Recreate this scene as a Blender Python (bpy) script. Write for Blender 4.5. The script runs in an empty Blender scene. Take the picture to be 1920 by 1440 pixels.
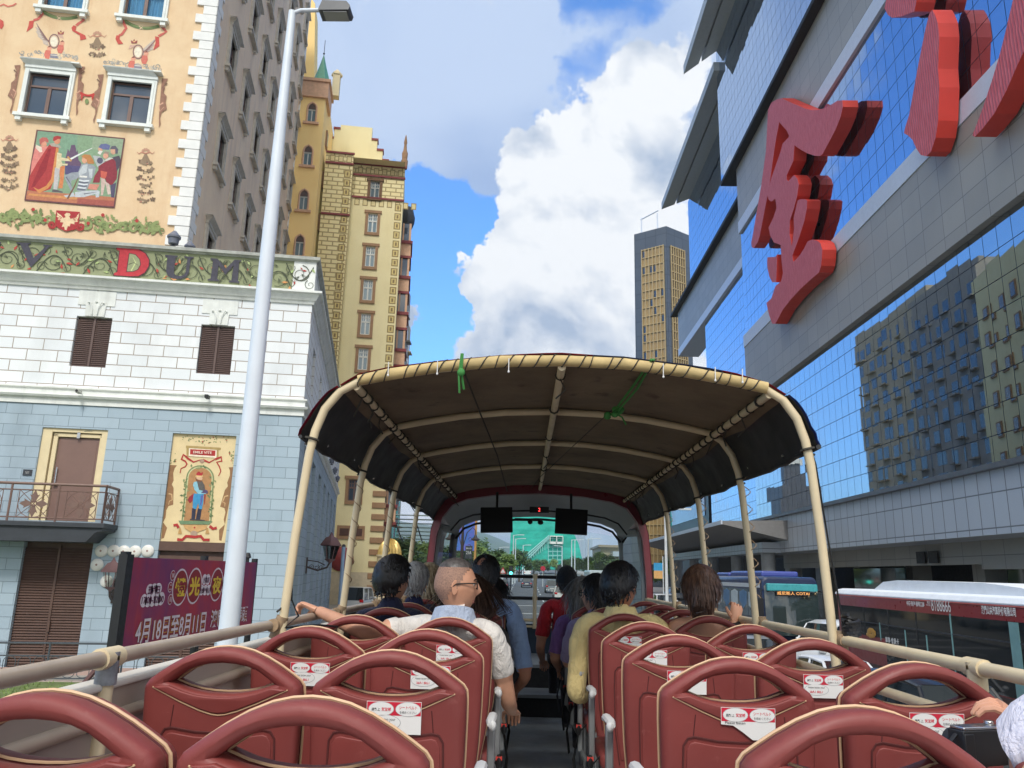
import bpy, bmesh, math, random
from mathutils import Vector, Matrix, noise as mnoise
random.seed(7)
R_ = math.radians
SC = bpy.context.scene
COL = SC.collection
# ---------------------------------------------------------------- camera
FPX = 1480.0
CAM = Vector((-0.15, 0.0, 3.6))
fy_ = Vector(((984-960)/FPX, (1076-720)/FPX, 1)).normalized()
zd_ = Vector((164, -6692, 0)).normalized()
t_ = -fy_.z*FPX/fy_.dot(zd_)
up_ = (zd_*t_/FPX + Vector((0, 0, 1))).normalized()
ex_ = fy_.cross(-up_).normalized()
if ex_.x < 0: ex_ = -ex_
RM = Matrix((ex_, fy_, up_))            # photo-camera axes -> world
cd = bpy.data.cameras.new('camera'); cam = bpy.data.objects.new('camera', cd); COL.objects.link(cam)
cd.sensor_width = 36; cd.lens = 36*FPX/1920; cd.clip_start = 0.05; cd.clip_end = 9000
M3 = Matrix((RM @ Vector((1, 0, 0)), RM @ Vector((0, -1, 0)), RM @ Vector((0, 0, -1)))).transposed()
cam.matrix_world = Matrix.Translation(CAM) @ M3.to_4x4()
SC.camera = cam
# ---------------------------------------------------------------- render / exposure
SC.render.engine = 'CYCLES'
SC.view_settings.view_transform = 'Standard'; SC.view_settings.look = 'None'
SC.view_settings.gamma = 1; SC.view_settings.exposure = 0.86
SC.cycles.max_bounces = 6; SC.cycles.diffuse_bounces = 3; SC.cycles.glossy_bounces = 4
SC.cycles.transparent_max_bounces = 8; SC.cycles.use_denoising = True
# ---------------------------------------------------------------- measuring helpers (photo pixel -> point on a real plane)
def ray(x, y): return RM @ Vector(((x-960)/FPX, (y-720)/FPX, 1))
def onY(x, y, Y): d = ray(x, y); return CAM + d*((Y-CAM.y)/d.y)
def onX(x, y, X): d = ray(x, y); return CAM + d*((X-CAM.x)/d.x)
def onZ(x, y, Z): d = ray(x, y); return CAM + d*((Z-CAM.z)/d.z)
def onP(x, y, p, n): d = ray(x, y); return CAM + d*((p-CAM).dot(n)/d.dot(n))
# ---------------------------------------------------------------- sun + sky
SUN_EL, SUN_AZ = R_(46), R_(182)       # azimuth from +Y towards +X: high behind the bus
sdir = Vector((math.sin(SUN_AZ)*math.cos(SUN_EL), math.cos(SUN_AZ)*math.cos(SUN_EL), math.sin(SUN_EL)))
sl = bpy.data.lights.new('sun', 'SUN'); sl.energy = 1.32; sl.angle = R_(12); sl.color = (1, .97, .92)
so = bpy.data.objects.new('sun', sl); COL.objects.link(so)
so.rotation_euler = sdir.to_track_quat('Z', 'Y').to_euler()
W = bpy.data.worlds.new('World'); SC.world = W; W.use_nodes = True
def make_sky():
    nt = W.node_tree; N = nt.nodes; L = nt.links; N.clear()
    out = N.new('ShaderNodeOutputWorld'); bg = N.new('ShaderNodeBackground'); bg.inputs[1].default_value = 0.15
    sky = N.new('ShaderNodeTexSky'); sky.sky_type = 'NISHITA'; sky.sun_disc = False
    sky.sun_elevation = SUN_EL; sky.sun_rotation = SUN_AZ; sky.air_density = 1.0; sky.dust_density = .6; sky.ozone_density = 2.0
    tc = N.new('ShaderNodeTexCoord')
    def math_(op, a, b=None, c=None, clamp=False):
        n = N.new('ShaderNodeMath'); n.operation = op; n.use_clamp = clamp
        for i, v in enumerate((a, b, c)):
            if v is None: continue
            if isinstance(v, (int, float)): n.inputs[i].default_value = v
            else: L.new(v, n.inputs[i])
        return n.outputs[0]
    def noise_(vec, scale, det=7, rough=.58, dist=0.0):
        n = N.new('ShaderNodeTexNoise'); n.inputs['Scale'].default_value = scale; n.inputs['Detail'].default_value = det
        n.inputs['Roughness'].default_value = rough; n.inputs['Distortion'].default_value = dist
        L.new(vec, n.inputs['Vector']); return n.outputs[0]
    gen0 = tc.outputs['Generated']
    wn = N.new('ShaderNodeTexNoise'); wn.inputs['Scale'].default_value = 4.5; wn.inputs['Detail'].default_value = 6; wn.inputs['Roughness'].default_value = .6; L.new(gen0, wn.inputs['Vector'])
    ws = N.new('ShaderNodeVectorMath'); ws.operation = 'MULTIPLY_ADD'; L.new(wn.outputs['Color'], ws.inputs[0]); ws.inputs[1].default_value = (.30, .30, .30); ws.inputs[2].default_value = (-.15, -.15, -.15)
    wa = N.new('ShaderNodeVectorMath'); wa.operation = 'ADD'; L.new(gen0, wa.inputs[0]); L.new(ws.outputs[0], wa.inputs[1])
    wz = N.new('ShaderNodeVectorMath'); wz.operation = 'NORMALIZE'; L.new(wa.outputs[0], wz.inputs[0]); gen = wz.outputs[0]
    def field(blobs, lim):
        acc = None
        for d, rad, w in blobs:
            d = (ray(*d) if len(d) == 2 else Vector(d)).normalized()
            vm = N.new('ShaderNodeVectorMath'); vm.operation = 'DOT_PRODUCT'; L.new(gen, vm.inputs[0]); vm.inputs[1].default_value = d
            mr = N.new('ShaderNodeMapRange'); mr.interpolation_type = 'SMOOTHSTEP'
            L.new(vm.outputs['Value'], mr.inputs[0]); mr.inputs[1].default_value = math.cos(R_(rad*1.25)); mr.inputs[2].default_value = math.cos(R_(rad*.25))
            mr.inputs[3].default_value = 0; mr.inputs[4].default_value = w
            acc = mr.outputs[0] if acc is None else math_('ADD', acc, mr.outputs[0])
        return math_('MINIMUM', acc, lim)
    def smooth(v, a, b_, c=0, d=1):
        m = N.new('ShaderNodeMapRange'); m.interpolation_type = 'SMOOTHSTEP'; L.new(v, m.inputs[0])
        for i, q in enumerate((a, b_, c, d)): m.inputs[i+1].default_value = q
        return m.outputs[0]
    def mix_(f, a, b_):
        n = N.new('ShaderNodeMix'); n.data_type = 'RGBA'
        for k, v in (('Factor', f), ('A', a), ('B', b_)):
            if isinstance(v, tuple): n.inputs[k].default_value = (*v, 1)
            else: L.new(v, n.inputs[k])
        return n.outputs['Result']
    # high soft veil: over the top of the view; unseen cloud overhead, behind and left added for fill light
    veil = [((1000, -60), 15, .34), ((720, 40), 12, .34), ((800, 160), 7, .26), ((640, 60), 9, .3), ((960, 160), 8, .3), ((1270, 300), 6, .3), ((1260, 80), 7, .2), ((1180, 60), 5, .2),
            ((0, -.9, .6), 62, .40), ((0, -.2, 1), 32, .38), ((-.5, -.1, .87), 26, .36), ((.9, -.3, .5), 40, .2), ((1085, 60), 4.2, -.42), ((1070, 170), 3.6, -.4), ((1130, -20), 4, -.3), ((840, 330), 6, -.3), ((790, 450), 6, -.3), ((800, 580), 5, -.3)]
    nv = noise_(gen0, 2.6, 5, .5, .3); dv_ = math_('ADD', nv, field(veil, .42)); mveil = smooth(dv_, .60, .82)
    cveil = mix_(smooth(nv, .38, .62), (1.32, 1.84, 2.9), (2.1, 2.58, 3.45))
    # crisp cumulus ahead, and a few far scattered heaps
    cum = [((1150, 215), 3.6, .34), ((1200, 190), 3.2, .3), ((1110, 300), 5, .36), ((1020, 330), 4.5, .34), ((1180, 330), 5, .34), ((1060, 430), 7, .38), ((960, 480), 4.6, .34), ((1140, 500), 6, .36), ((920, 560), 4.2, .32), ((1000, 600), 8, .38), ((1150, 640), 7, .36), ((755, 655), 1.6, .34), ((980, 1010), 12, .2), ((1180, 800), 9, .26), ((930, 420), 3.4, .2),
           ((-.8, .45, .35), 16, .16), ((-.75, .6, .16), 9, .2), ((.9, .1, .45), 30, .12), ((0, -.9, .4), 50, .2),
           ((850, 430), 4.4, -.36), ((770, 430), 4, -.3), ((820, 640), 2.6, -.3), ((800, 330), 5, -.30), ((790, 540), 3.6, -.28), ((860, 300), 4, -.22), ((1060, 170), 2.6, -.2), ((800, 610), 2.2, -.2)]
    nz = noise_(gen0, 6.5, 10, .60, .3); dens = math_('ADD', nz, field(cum, .42)); mcum = smooth(dens, .585, .735)
    vm = N.new('ShaderNodeVectorMath'); vm.operation = 'ADD'; L.new(gen0, vm.inputs[0]); vm.inputs[1].default_value = Vector((-.02, -.02, .05))
    nz2 = noise_(vm.outputs[0], 6.5, 5, .5, .3)
    sh = math_('MULTIPLY_ADD', math_('SUBTRACT', nz, nz2), 4.6, .66)
    dv = N.new('ShaderNodeVectorMath'); dv.operation = 'DOT_PRODUCT'; L.new(gen0, dv.inputs[0]); dv.inputs[1].default_value = ray(1060, 400).normalized()
    sh = math_('ADD', sh, smooth(dv.outputs['Value'], math.cos(R_(16)), math.cos(R_(5)), -.22, .20), clamp=True)
    ccum = mix_(sh, (1.62, 2.0, 2.62), (3.65, 3.75, 3.85))
    sk = N.new('ShaderNodeMix'); sk.data_type = 'RGBA'; sk.blend_type = 'MULTIPLY'; sk.inputs['Factor'].default_value = 1
    L.new(sky.outputs[0], sk.inputs['A']); sk.inputs['B'].default_value = (.43, .80, 1.18, 1)
    # unseen veil behind the viewer brightened towards the sun, as added fill light
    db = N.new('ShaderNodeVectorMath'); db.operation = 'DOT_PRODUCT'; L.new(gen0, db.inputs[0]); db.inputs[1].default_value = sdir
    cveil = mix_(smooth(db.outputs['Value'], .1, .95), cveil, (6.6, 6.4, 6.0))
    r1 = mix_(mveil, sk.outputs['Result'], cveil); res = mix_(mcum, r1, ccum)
    class _M: outputs = {'Result': res}
    mx = _M
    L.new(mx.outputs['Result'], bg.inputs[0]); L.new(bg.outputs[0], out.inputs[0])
make_sky()
# ---------------------------------------------------------------- materials
MATS = {}
def srgb(r, g, b):
    f = lambda c: (c/255/12.92 if c/255 <= .04045 else ((c/255+.055)/1.055)**2.4)
    return (f(r), f(g), f(b))
class NT:
    def __init__(s, name):
        s.m = bpy.data.materials.new(name); s.m.use_nodes = True
        s.N = s.m.node_tree.nodes; s.L = s.m.node_tree.links
        s.p = s.N['Principled BSDF']; s.tc = None
    def obj(s):
        if not s.tc: s.tc = s.N.new('ShaderNodeTexCoord')
        return s.tc.outputs['Object']
    def link(s, a, b): s.L.new(a, b)
    def noise(s, scale, det=4, rough=.55, vec=None, dist=0, stretch=None):
        n = s.N.new('ShaderNodeTexNoise'); n.inputs['Scale'].default_value = scale; n.inputs['Detail'].default_value = det
        n.inputs['Roughness'].default_value = rough; n.inputs['Distortion'].default_value = dist
        v = vec or s.obj()
        if stretch:
            mp = s.N.new('ShaderNodeMapping'); mp.inputs['Scale'].default_value = stretch; s.link(v, mp.inputs[0]); v = mp.outputs[0]
        s.link(v, n.inputs['Vector']); return n.outputs[0]
    def mrange(s, v, a, b, c=0, d=1):
        n = s.N.new('ShaderNodeMapRange'); s.link(v, n.inputs[0])
        for i, q in enumerate((a, b, c, d)): n.inputs[i+1].default_value = q
        return n.outputs[0]
    def mix(s, f, a, b, mode='MIX'):
        n = s.N.new('ShaderNodeMix'); n.data_type = 'RGBA'; n.blend_type = mode
        for key, v in (('Factor', f), ('A', a), ('B', b)):
            if isinstance(v, (int, float)): n.inputs[key].default_value = v
            elif isinstance(v, tuple): n.inputs[key].default_value = (*v[:3], 1)
            else: s.link(v, n.inputs[key])
        return n.outputs['Result']
    def bump(s, h, strength=.3, dist=.01):
        n = s.N.new('ShaderNodeBump'); n.inputs['Strength'].default_value = strength; n.inputs['Distance'].default_value = dist
        s.link(h, n.inputs['Height']); s.link(n.outputs[0], s.p.inputs['Normal'])
    def xz(s):
        sp = s.N.new('ShaderNodeSeparateXYZ'); s.link(s.obj(), sp.inputs[0])
        cb = s.N.new('ShaderNodeCombineXYZ'); s.link(sp.outputs[0], cb.inputs[0]); s.link(sp.outputs[2], cb.inputs[1]); return cb.outputs[0]
def mat(name, col, rough=.6, metal=0.0, var=.12, vs=3.0, bump=0.0, bs=40.0, spec=.5, coat=0.0, streak=0.0):
    """plain painted / natural surface: base colour with soft noise variation"""
    if name in MATS: return MATS[name]
    n = NT(name); p = n.p
    p.inputs['Roughness'].default_value = rough; p.inputs['Metallic'].default_value = metal
    p.inputs['Specular IOR Level'].default_value = spec; p.inputs['Coat Weight'].default_value = coat
    if var > 0:
        f = n.mrange(n.noise(vs, 5, .6), .3, .7)
        lo = tuple(c*(1-var) for c in col); hi = tuple(min(1, c*(1+var)) for c in col)
        c = n.mix(f, lo, hi)
        if streak:
            g = n.mrange(n.noise(1.0, 5, .65, stretch=(2.2, 2.2, .12)), .52, .75, 0, streak)
            c = n.mix(g, c, tuple(q*.45 for q in col))
        n.link(c, p.inputs['Base Color'])
        n.link(n.mrange(n.noise(vs*2.3, 3), .3, .7, max(0, rough-.08), min(1, rough+.08)), p.inputs['Roughness'])
    else: p.inputs['Base Color'].default_value = (*col, 1)
    if bump: n.bump(n.noise(bs, 4, .6), bump, .01)
    MATS[name] = n.m; return n.m
def glass(name, tint=(.02, .025, .03), rough=.03, metal=0.0, wob=0.0):
    if name in MATS: return MATS[name]
    n = NT(name); n.p.inputs['Base Color'].default_value = (*tint, 1); n.p.inputs['Roughness'].default_value = rough
    n.p.inputs['Metallic'].default_value = metal; n.p.inputs['Specular IOR Level'].default_value = .9; n.p.inputs['IOR'].default_value = 1.6
    if wob: n.bump(n.noise(.7, 2, .5), wob, .05)
    MATS[name] = n.m; return n.m
def clear_glass(name, tint=(.75, .85, .85), refl=.08):
    """a real see-through pane: mostly transparent with a thin reflection"""
    if name in MATS: return MATS[name]
    n = NT(name); N = n.N; L = n.L
    tr = N.new('ShaderNodeBsdfTransparent'); tr.inputs[0].default_value = (*tint, 1)
    gl = N.new('ShaderNodeBsdfGlossy'); gl.inputs['Roughness'].default_value = .02
    fr = N.new('ShaderNodeFresnel'); fr.inputs[0].default_value = 1.35
    ms = N.new('ShaderNodeMixShader'); L.new(fr.outputs[0], ms.inputs[0]); L.new(tr.outputs[0], ms.inputs[1]); L.new(gl.outputs[0], ms.inputs[2])
    L.new(ms.outputs[0], N['Material Output'].inputs[0]); MATS[name] = n.m; return n.m
def brick(name, c1, c2, mortar, bw, bh, ms=.02, off=.5, rough=.8, bump=.5, squash=1.0, dirt=.25, msm=.1, mb=None):
    """blocks laid in the wall's own x/z plane"""
    if name in MATS: return MATS[name]
    n = NT(name); b = n.N.new('ShaderNodeTexBrick'); n.link(n.xz(), b.inputs['Vector'])
    b.offset = off; b.squash = squash; b.squash_frequency = 2
    b.inputs['Color1'].default_value = (*c1, 1); b.inputs['Color2'].default_value = (*c2, 1); b.inputs['Mortar'].default_value = (*mortar, 1)
    b.inputs['Scale'].default_value = 1; b.inputs['Mortar Size'].default_value = ms; b.inputs['Mortar Smooth'].default_value = msm
    b.inputs['Bias'].default_value = 0; b.inputs['Brick Width'].default_value = bw; b.inputs['Row Height'].default_value = bh
    f = n.mrange(n.noise(.6, 6, .62, stretch=(1, 1, .35)), .5, .72, 0, dirt)
    c = n.mix(f, b.outputs['Color'], tuple(q*.55 for q in c1))
    n.link(c, n.p.inputs['Base Color']); n.p.inputs['Roughness'].default_value = rough
    inv = n.mrange(b.outputs['Fac'], 0, 1, 1, 0); n.bump(inv, bump, .03)
    MATS[name] = n.m; return n.m
# ---------------------------------------------------------------- mesh builder
class MB:
    def __init__(s): s.v = []; s.f = []; s.m = []; s.smooth = []
    def add(s, vs, fs, mi=0, sm=False):
        o = len(s.v); s.v.extend([tuple(p) for p in vs])
        for f in fs: s.f.append([i+o for i in f]); s.m.append(mi); s.smooth.append(sm)
        return s
    def poly(s, pts, mi=0): return s.add(pts, [list(range(len(pts)))], mi)
    def box(s, x0, x1, y0, y1, z0, z1, mi=0):
        if x1 < x0: x0, x1 = x1, x0
        if y1 < y0: y0, y1 = y1, y0
        if z1 < z0: z0, z1 = z1, z0
        return s.add([(x0,y0,z0),(x1,y0,z0),(x1,y1,z0),(x0,y1,z0),(x0,y0,z1),(x1,y0,z1),(x1,y1,z1),(x0,y1,z1)],
                     [[0,3,2,1],[4,5,6,7],[0,1,5,4],[1,2,6,5],[2,3,7,6],[3,0,4,7]], mi)
    def prism(s, pts, vec, mi=0, mside=None):
        """closed polygon (3D points) extruded by vec"""
        n = len(pts); vec = Vector(vec); a = [Vector(p) for p in pts]; b = [p+vec for p in a]
        s.add(a+b, [list(range(n))[::-1], list(range(n, 2*n))], mi)
        s.add(a+b, [[i, (i+1) % n, n+(i+1) % n, n+i] for i in range(n)], mi if mside is None else mside)
        return s
    def tube(s, path, r, n=8, mi=0, closed=False, caps=True, flat=1.0):
        P = [Vector(p) for p in path]; k = len(P); rr = r if isinstance(r, (list, tuple)) else [r]*k
        vs = []; up = None
        for i, p in enumerate(P):
            if closed: t = (P[(i+1) % k]-P[i-1])
            else: t = (P[min(i+1, k-1)]-P[max(i-1, 0)])
            t = t.normalized() if t.length > 1e-9 else Vector((0, 0, 1))
            if up is None:
                up = Vector((0, 0, 1)) if abs(t.z) < .9 else Vector((0, 1, 0))
            a = (up - t*up.dot(t)); a = a.normalized() if a.length > 1e-6 else t.orthogonal().normalized(); up = a; b = t.cross(a)
            for j in range(n):
                q = 2*math.pi*j/n; vs.append(p + a*(math.cos(q)*rr[i]*flat) + b*(math.sin(q)*rr[i]))
        fs = []
        for i in range(k if closed else k-1):
            for j in range(n):
                a0 = i*n+j; a1 = i*n+(j+1) % n; b0 = ((i+1) % k)*n+j; b1 = ((i+1) % k)*n+(j+1) % n
                fs.append([a0, a1, b1, b0])
        if caps and not closed: fs += [list(range(n))[::-1], list(range((k-1)*n, k*n))]
        return s.add(vs, fs, mi, True)
    def lathe(s, prof, c=(0, 0, 0), n=16, mi=0, axis='z'):
        vs = []; fs = []; k = len(prof)
        for (r, h) in prof:
            for j in range(n):
                q = 2*math.pi*j/n; x, y = r*math.cos(q), r*math.sin(q)
                p = {'z': (x, y, h), 'x': (h, x, y), 'y': (x, h, -y)}[axis]; vs.append(Vector(p)+Vector(c))
        for i in range(k-1):
            for j in range(n): fs.append([i*n+j, i*n+(j+1) % n, (i+1)*n+(j+1) % n, (i+1)*n+j])
        if prof[0][0] > 1e-6: fs.append(list(range(n))[::-1])
        if prof[-1][0] > 1e-6: fs.append(list(range((k-1)*n, k*n)))
        return s.add(vs, fs, mi, True)
    def ell(s, c, r, n=12, m=8, mi=0, fn=None):
        vs = []; fs = []
        for i in range(m+1):
            th = math.pi*i/m
            for j in range(n):
                q = 2*math.pi*j/n; d = Vector((math.sin(th)*math.cos(q), math.sin(th)*math.sin(q), math.cos(th)))
                p = Vector((d.x*r[0], d.y*r[1], d.z*r[2]))
                if fn: p = fn(p, d)
                vs.append(p+Vector(c))
        for i in range(m):
            for j in range(n): fs.append([i*n+j, (i+1)*n+j, (i+1)*n+(j+1) % n, i*n+(j+1) % n])
        return s.add(vs, fs, mi, True)
    def xf(s, M, start=0):
        for i in range(start, len(s.v)): s.v[i] = tuple(M @ Vector(s.v[i]))
        return s
    def build(s, name, mats, parent=None, loc=None, rot=None, smooth=None, bevel=0, merge=False):
        me = bpy.data.meshes.new(name); me.from_pydata(s.v, [], s.f)
        mats = mats if isinstance(mats, (list, tuple)) else [mats]
        for m in mats: me.materials.append(m)
        for i, p in enumerate(me.polygons): p.material_index = s.m[i]; p.use_smooth = s.smooth[i] or bool(smooth)
        if merge:
            bm = bmesh.new(); bm.from_mesh(me); bmesh.ops.remove_doubles(bm, verts=bm.verts, dist=1e-4)
            bmesh.ops.recalc_face_normals(bm, faces=bm.faces); bm.to_mesh(me); bm.free()
        me.update()
        if smooth or any(s.smooth): me.set_sharp_from_angle(angle=R_(smooth if isinstance(smooth, (int, float)) and smooth > 1 else 38))
        o = bpy.data.objects.new(name, me); COL.objects.link(o)
        if parent: o.parent = parent
        if loc is not None: o.location = loc
        if rot is not None: o.rotation_euler = rot
        if bevel:
            b = o.modifiers.new('bevel', 'BEVEL'); b.width = bevel; b.segments = 2; b.limit_method = 'ANGLE'; b.angle_limit = R_(40)
        return o
def thing(name, label, cat, loc=(0, 0, 0), rotz=0, group=None):
    o = bpy.data.objects.new(name, None); COL.objects.link(o); o.location = loc; o.rotation_euler = (0, 0, rotz); o.empty_display_size = .2
    o['label'] = label; o['category'] = cat
    if group: o['group'] = group
    return o
def tag(o, label, cat, group=None):
    o['label'] = label; o['category'] = cat
    if group: o['group'] = group
    return o
def struct(o): o['kind'] = 'structure'; return o
def dup(root, loc=None, rotz=None, label=None, group=None):
    r = root.copy(); COL.objects.link(r)
    if loc is not None: r.location = loc
    if rotz is not None: r.rotation_euler = (0, 0, rotz)
    if label: r['label'] = label
    if group: r['group'] = group
    for ch in list(root.children):
        c = ch.copy(); COL.objects.link(c); c.parent = r
        for g in list(ch.children):
            d = g.copy(); COL.objects.link(d); d.parent = c
    return r
TXT = {}
def text_polys(body, size=1.0, bold=0.0, align='CENTER'):
    """built-in font outline -> (verts, faces) in the x/y plane"""
    k = (body, bold, align)
    if k not in TXT:
        cu = bpy.data.curves.new('t', 'FONT'); cu.body = body; cu.size = 1; cu.align_x = align; cu.align_y = 'CENTER'; cu.resolution_u = 3; cu.offset = bold; cu.fill_mode = 'FRONT'
        o = bpy.data.objects.new('t', cu); COL.objects.link(o)
        dg = bpy.context.evaluated_depsgraph_get(); dg.update(); me = bpy.data.meshes.new_from_object(o.evaluated_get(dg))
        TXT[k] = ([v.co.copy() for v in me.vertices], [list(p.vertices) for p in me.polygons])
        bpy.data.objects.remove(o); bpy.data.curves.remove(cu); bpy.data.meshes.remove(me)
    v, f = TXT[k]; return [p*size for p in v], f
def fit_text(mb, body, w, h, M, mi=0, bold=0.0):
    """text stretched into a w x h box centred at the origin of M (text x,y -> M x,y)"""
    v, f = text_polys(body, 1, bold)
    if not v: return
    x0 = min(p.x for p in v); x1 = max(p.x for p in v); y0 = min(p.y for p in v); y1 = max(p.y for p in v)
    sx = w/max(1e-6, x1-x0); sy = h/max(1e-6, y1-y0)
    mb.add([M @ Vector(((p.x-(x0+x1)/2)*sx, (p.y-(y0+y1)/2)*sy, 0)) for p in v], f, mi)
def wall_holes(mb, x0, x1, z0, z1, holes, y=0.0, depth=.3, mi=0, mr=None):
    """front wall in the x/z plane facing -y with rectangular openings and their reveals"""
    xs = sorted({x0, x1, *[h[0] for h in holes], *[h[1] for h in holes]}); zs = sorted({z0, z1, *[h[2] for h in holes], *[h[3] for h in holes]})
    xs = [q for q in xs if x0 <= q <= x1]; zs = [q for q in zs if z0 <= q <= z1]
    for a, b in zip(xs, xs[1:]):
        for c, d in zip(zs, zs[1:]):
            mx_, mz_ = (a+b)/2, (c+d)/2
            if any(h[0] < mx_ < h[1] and h[2] < mz_ < h[3] for h in holes): continue
            mb.poly([(a, y, c), (b, y, c), (b, y, d), (a, y, d)], mi)
    mr = mi if mr is None else mr
    for h in holes:
        a, b, c, d = h[:4]; e = y+depth
        mb.poly([(a, y, c), (a, e, c), (b, e, c), (b, y, c)], mr); mb.poly([(a, y, d), (b, y, d), (b, e, d), (a, e, d)], mr)
        mb.poly([(a, y, c), (a, y, d), (a, e, d), (a, e, c)], mr); mb.poly([(b, y, c), (b, e, c), (b, e, d), (b, y, d)], mr)
def arc(cx, cy, r, a0, a1, n=8): return [(cx+r*math.cos(R_(a0+(a1-a0)*i/n)), cy+r*math.sin(R_(a0+(a1-a0)*i/n))) for i in range(n+1)]
# ================================================================ GROUND (the avenue climbs very gently beyond the crossing)
def gz(y): return 0 if y < 30 else (.0138*(y-30) if y < 520 else .0138*490)
YS = [-300, -40, 0, 30]+[30+20*i for i in range(1, 25)]+[560, 900, 2000, 6000]
def strip(name, x0, x1, y0, y1, dz, m, kind='structure'):
    ys = [y0]+[y for y in YS if y0 < y < y1]+[y1]; f = lambda x, y: x(y) if callable(x) else x
    b = MB(); b.add([(f(x, y), y, gz(y)+dz) for y in ys for x in (x0, x1)], [[2*i, 2*i+1, 2*i+3, 2*i+2] for i in range(len(ys)-1)]); o = b.build(name, m); o['kind'] = kind; return o
m_asph = mat('asphalt', (.115, .117, .12), .85, var=.22, vs=.7, bump=.4, bs=60)
m_pave = brick('paving', srgb(150, 146, 138), srgb(138, 134, 128), srgb(100, 96, 92), .6, .6, .02)
m_pav2 = mat('pavement_stone', srgb(150, 146, 138), .85, var=.12, vs=2)
strip('ground', -3000, 3000, -300, 6000, -.05, mat('distant_ground', (.10, .12, .07), .95, var=.3, vs=.05))
strip('road', -5.4, 19.2, -60, 700, -.02, m_asph)
for x0, x1 in ((-5.65, -5.4), (19.2, 19.45)):
    b = MB(); ys = [-60]+[y for y in YS if -60 < y < 560]+[560]
    for a, c in zip(ys, ys[1:]): b.add([(x0, a, gz(a)-.02), (x1, a, gz(a)-.02), (x1, c, gz(c)-.02), (x0, c, gz(c)-.02), (x0, a, gz(a)+.12), (x1, a, gz(a)+.12), (x1, c, gz(c)+.12), (x0, c, gz(c)+.12)], [[4, 5, 6, 7], [0, 4, 7, 3], [1, 2, 6, 5]])
    o = b.build('kerb', mat('kerb_stone', (.36, .35, .33), .85)); o['kind'] = 'structure'
strip('pavement', -40, -5.65, -60, 560, .10, m_pav2); strip('pavement', 19.45, 30, -60, 560, .10, m_pav2)
m_line = mat('road_paint', (.72, .72, .70), .6, var=.15, vs=6)
for i, x in enumerate((-2.1, 1.9, 5.9, 9.6, 13.3)):
    b = MB()
    for k in range(44):
        y = 6+k*9.0
        if 44 < y < 64: continue
        b.poly([(x-.075, y, gz(y)-.012), (x+.075, y, gz(y)-.012), (x+.075, y+3.4, gz(y+3.4)-.012), (x-.075, y+3.4, gz(y+3.4)-.012)])
    o = b.build('lane_marking', m_line); o['kind'] = 'structure'
for y in (46, 50.5, 55, 59.5, 66, 78, 92):
    b = MB(); b.poly([(-5.2, y, gz(y)-.012), (13, y, gz(y)-.012), (13, y+.5, gz(y+.5)-.012), (-5.2, y+.5, gz(y+.5)-.012)]); o = b.build('stop_line', m_line); o['kind'] = 'structure'
b = MB(); b.box(-2.6, -2.45, 70, 300, 0, .01); 
# ================================================================ LEFT SIDE: white theatre block, painted orange block, yellow towers
LU = Vector((math.cos(R_(9)), math.sin(R_(9)), 0)); LV = Vector((-LU.y, LU.x, 0))
A_ = onZ(100, 1265, .1); K_ = onP(583, 600, A_, LV); K0 = Vector((K_.x, K_.y, 0))
def Lp(x, y, vo=0.0, uo=0.0):
    p = onP(x, y, K0+LV*vo, LV)-K0; return (p.dot(LU)-uo, p.z)
zA = lambda x, y: (x/6, y/6)
zB = lambda x, y: (40+x/8.4727, 230+y/8.4727)
zC = lambda x, y: (x/6, 360+y/6)
zD = lambda x, y: (300+x/6, 440+y/6)
zE = lambda x, y: (290+x/5.76, 790+y/5.76)
zF = lambda x, y: (x/6.26, 780+y/6.26)
def cmat(name, rgb, **k): return mat(name, srgb(*rgb), **k)
class Paint:
    """mural paint: coloured shapes, each a few mm in front of the one before, on a wall's x/z plane"""
    def __init__(s, zf, vo, uo=0, y0=0.0): s.zf, s.vo, s.uo = zf, vo, uo; s.mb = MB(); s.cols = []; s.n = 0; s.y0 = y0
    def ci(s, c):
        if c not in s.cols: s.cols.append(c)
        return s.cols.index(c)
    def w(s, p): u, z = Lp(*s.zf(*p), s.vo, s.uo); return u, z
    def poly(s, pts, c, world=False):
        s.n += 1; y = s.y0-.003-.00012*s.n
        q = [(p if world else s.w(p)) for p in pts]; s.mb.poly([(u, y, z) for u, z in q], s.ci(c))
    def ellipse(s, cx, cy, rx, ry, c, n=14): s.poly([(cx+rx*math.cos(2*math.pi*i/n), cy+ry*math.sin(2*math.pi*i/n)) for i in range(n)], c)
    def stroke(s, pts, w, c, world=False, taper=True):
        q = [Vector(p if world else s.w(p)) for p in pts]; s.n += 1; y = s.y0-.003-.00012*s.n; k = len(q); vs = []
        for i in range(k):
            t = (q[min(i+1, k-1)]-q[max(i-1, 0)]); t = t.normalized() if t.length > 1e-9 else Vector((1, 0)); n = Vector((-t.y, t.x))
            ww = w*(1-.65*i/(k-1) if taper else 1)/2
            for sg in (1, -1): p = q[i]+n*ww*sg; vs.append((p.x, y, p.y))
        s.mb.add(vs, [[2*i, 2*i+1, 2*i+3, 2*i+2] for i in range(k-1)], s.ci(c))
    def build(s, name, parent, **k): return s.mb.build(name, [cmat('paint_%d_%d_%d' % c, c, rough=.85, var=.14, vs=9) for c in s.cols], parent, **k)
def bez(p0, p1, p2, n=10): return [tuple((1-t)**2*a+2*t*(1-t)*b+t*t*c for a, b, c in zip(p0, p1, p2)) for t in [i/n for i in range(n+1)]]
def spiral(cx, cy, r0, r1, a0, turns, n=22): return [(cx+(r0+(r1-r0)*i/n)*math.cos(a0+turns*2*math.pi*i/n), cy+(r0+(r1-r0)*i/n)*math.sin(a0+turns*2*math.pi*i/n)) for i in range(n+1)]
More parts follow.
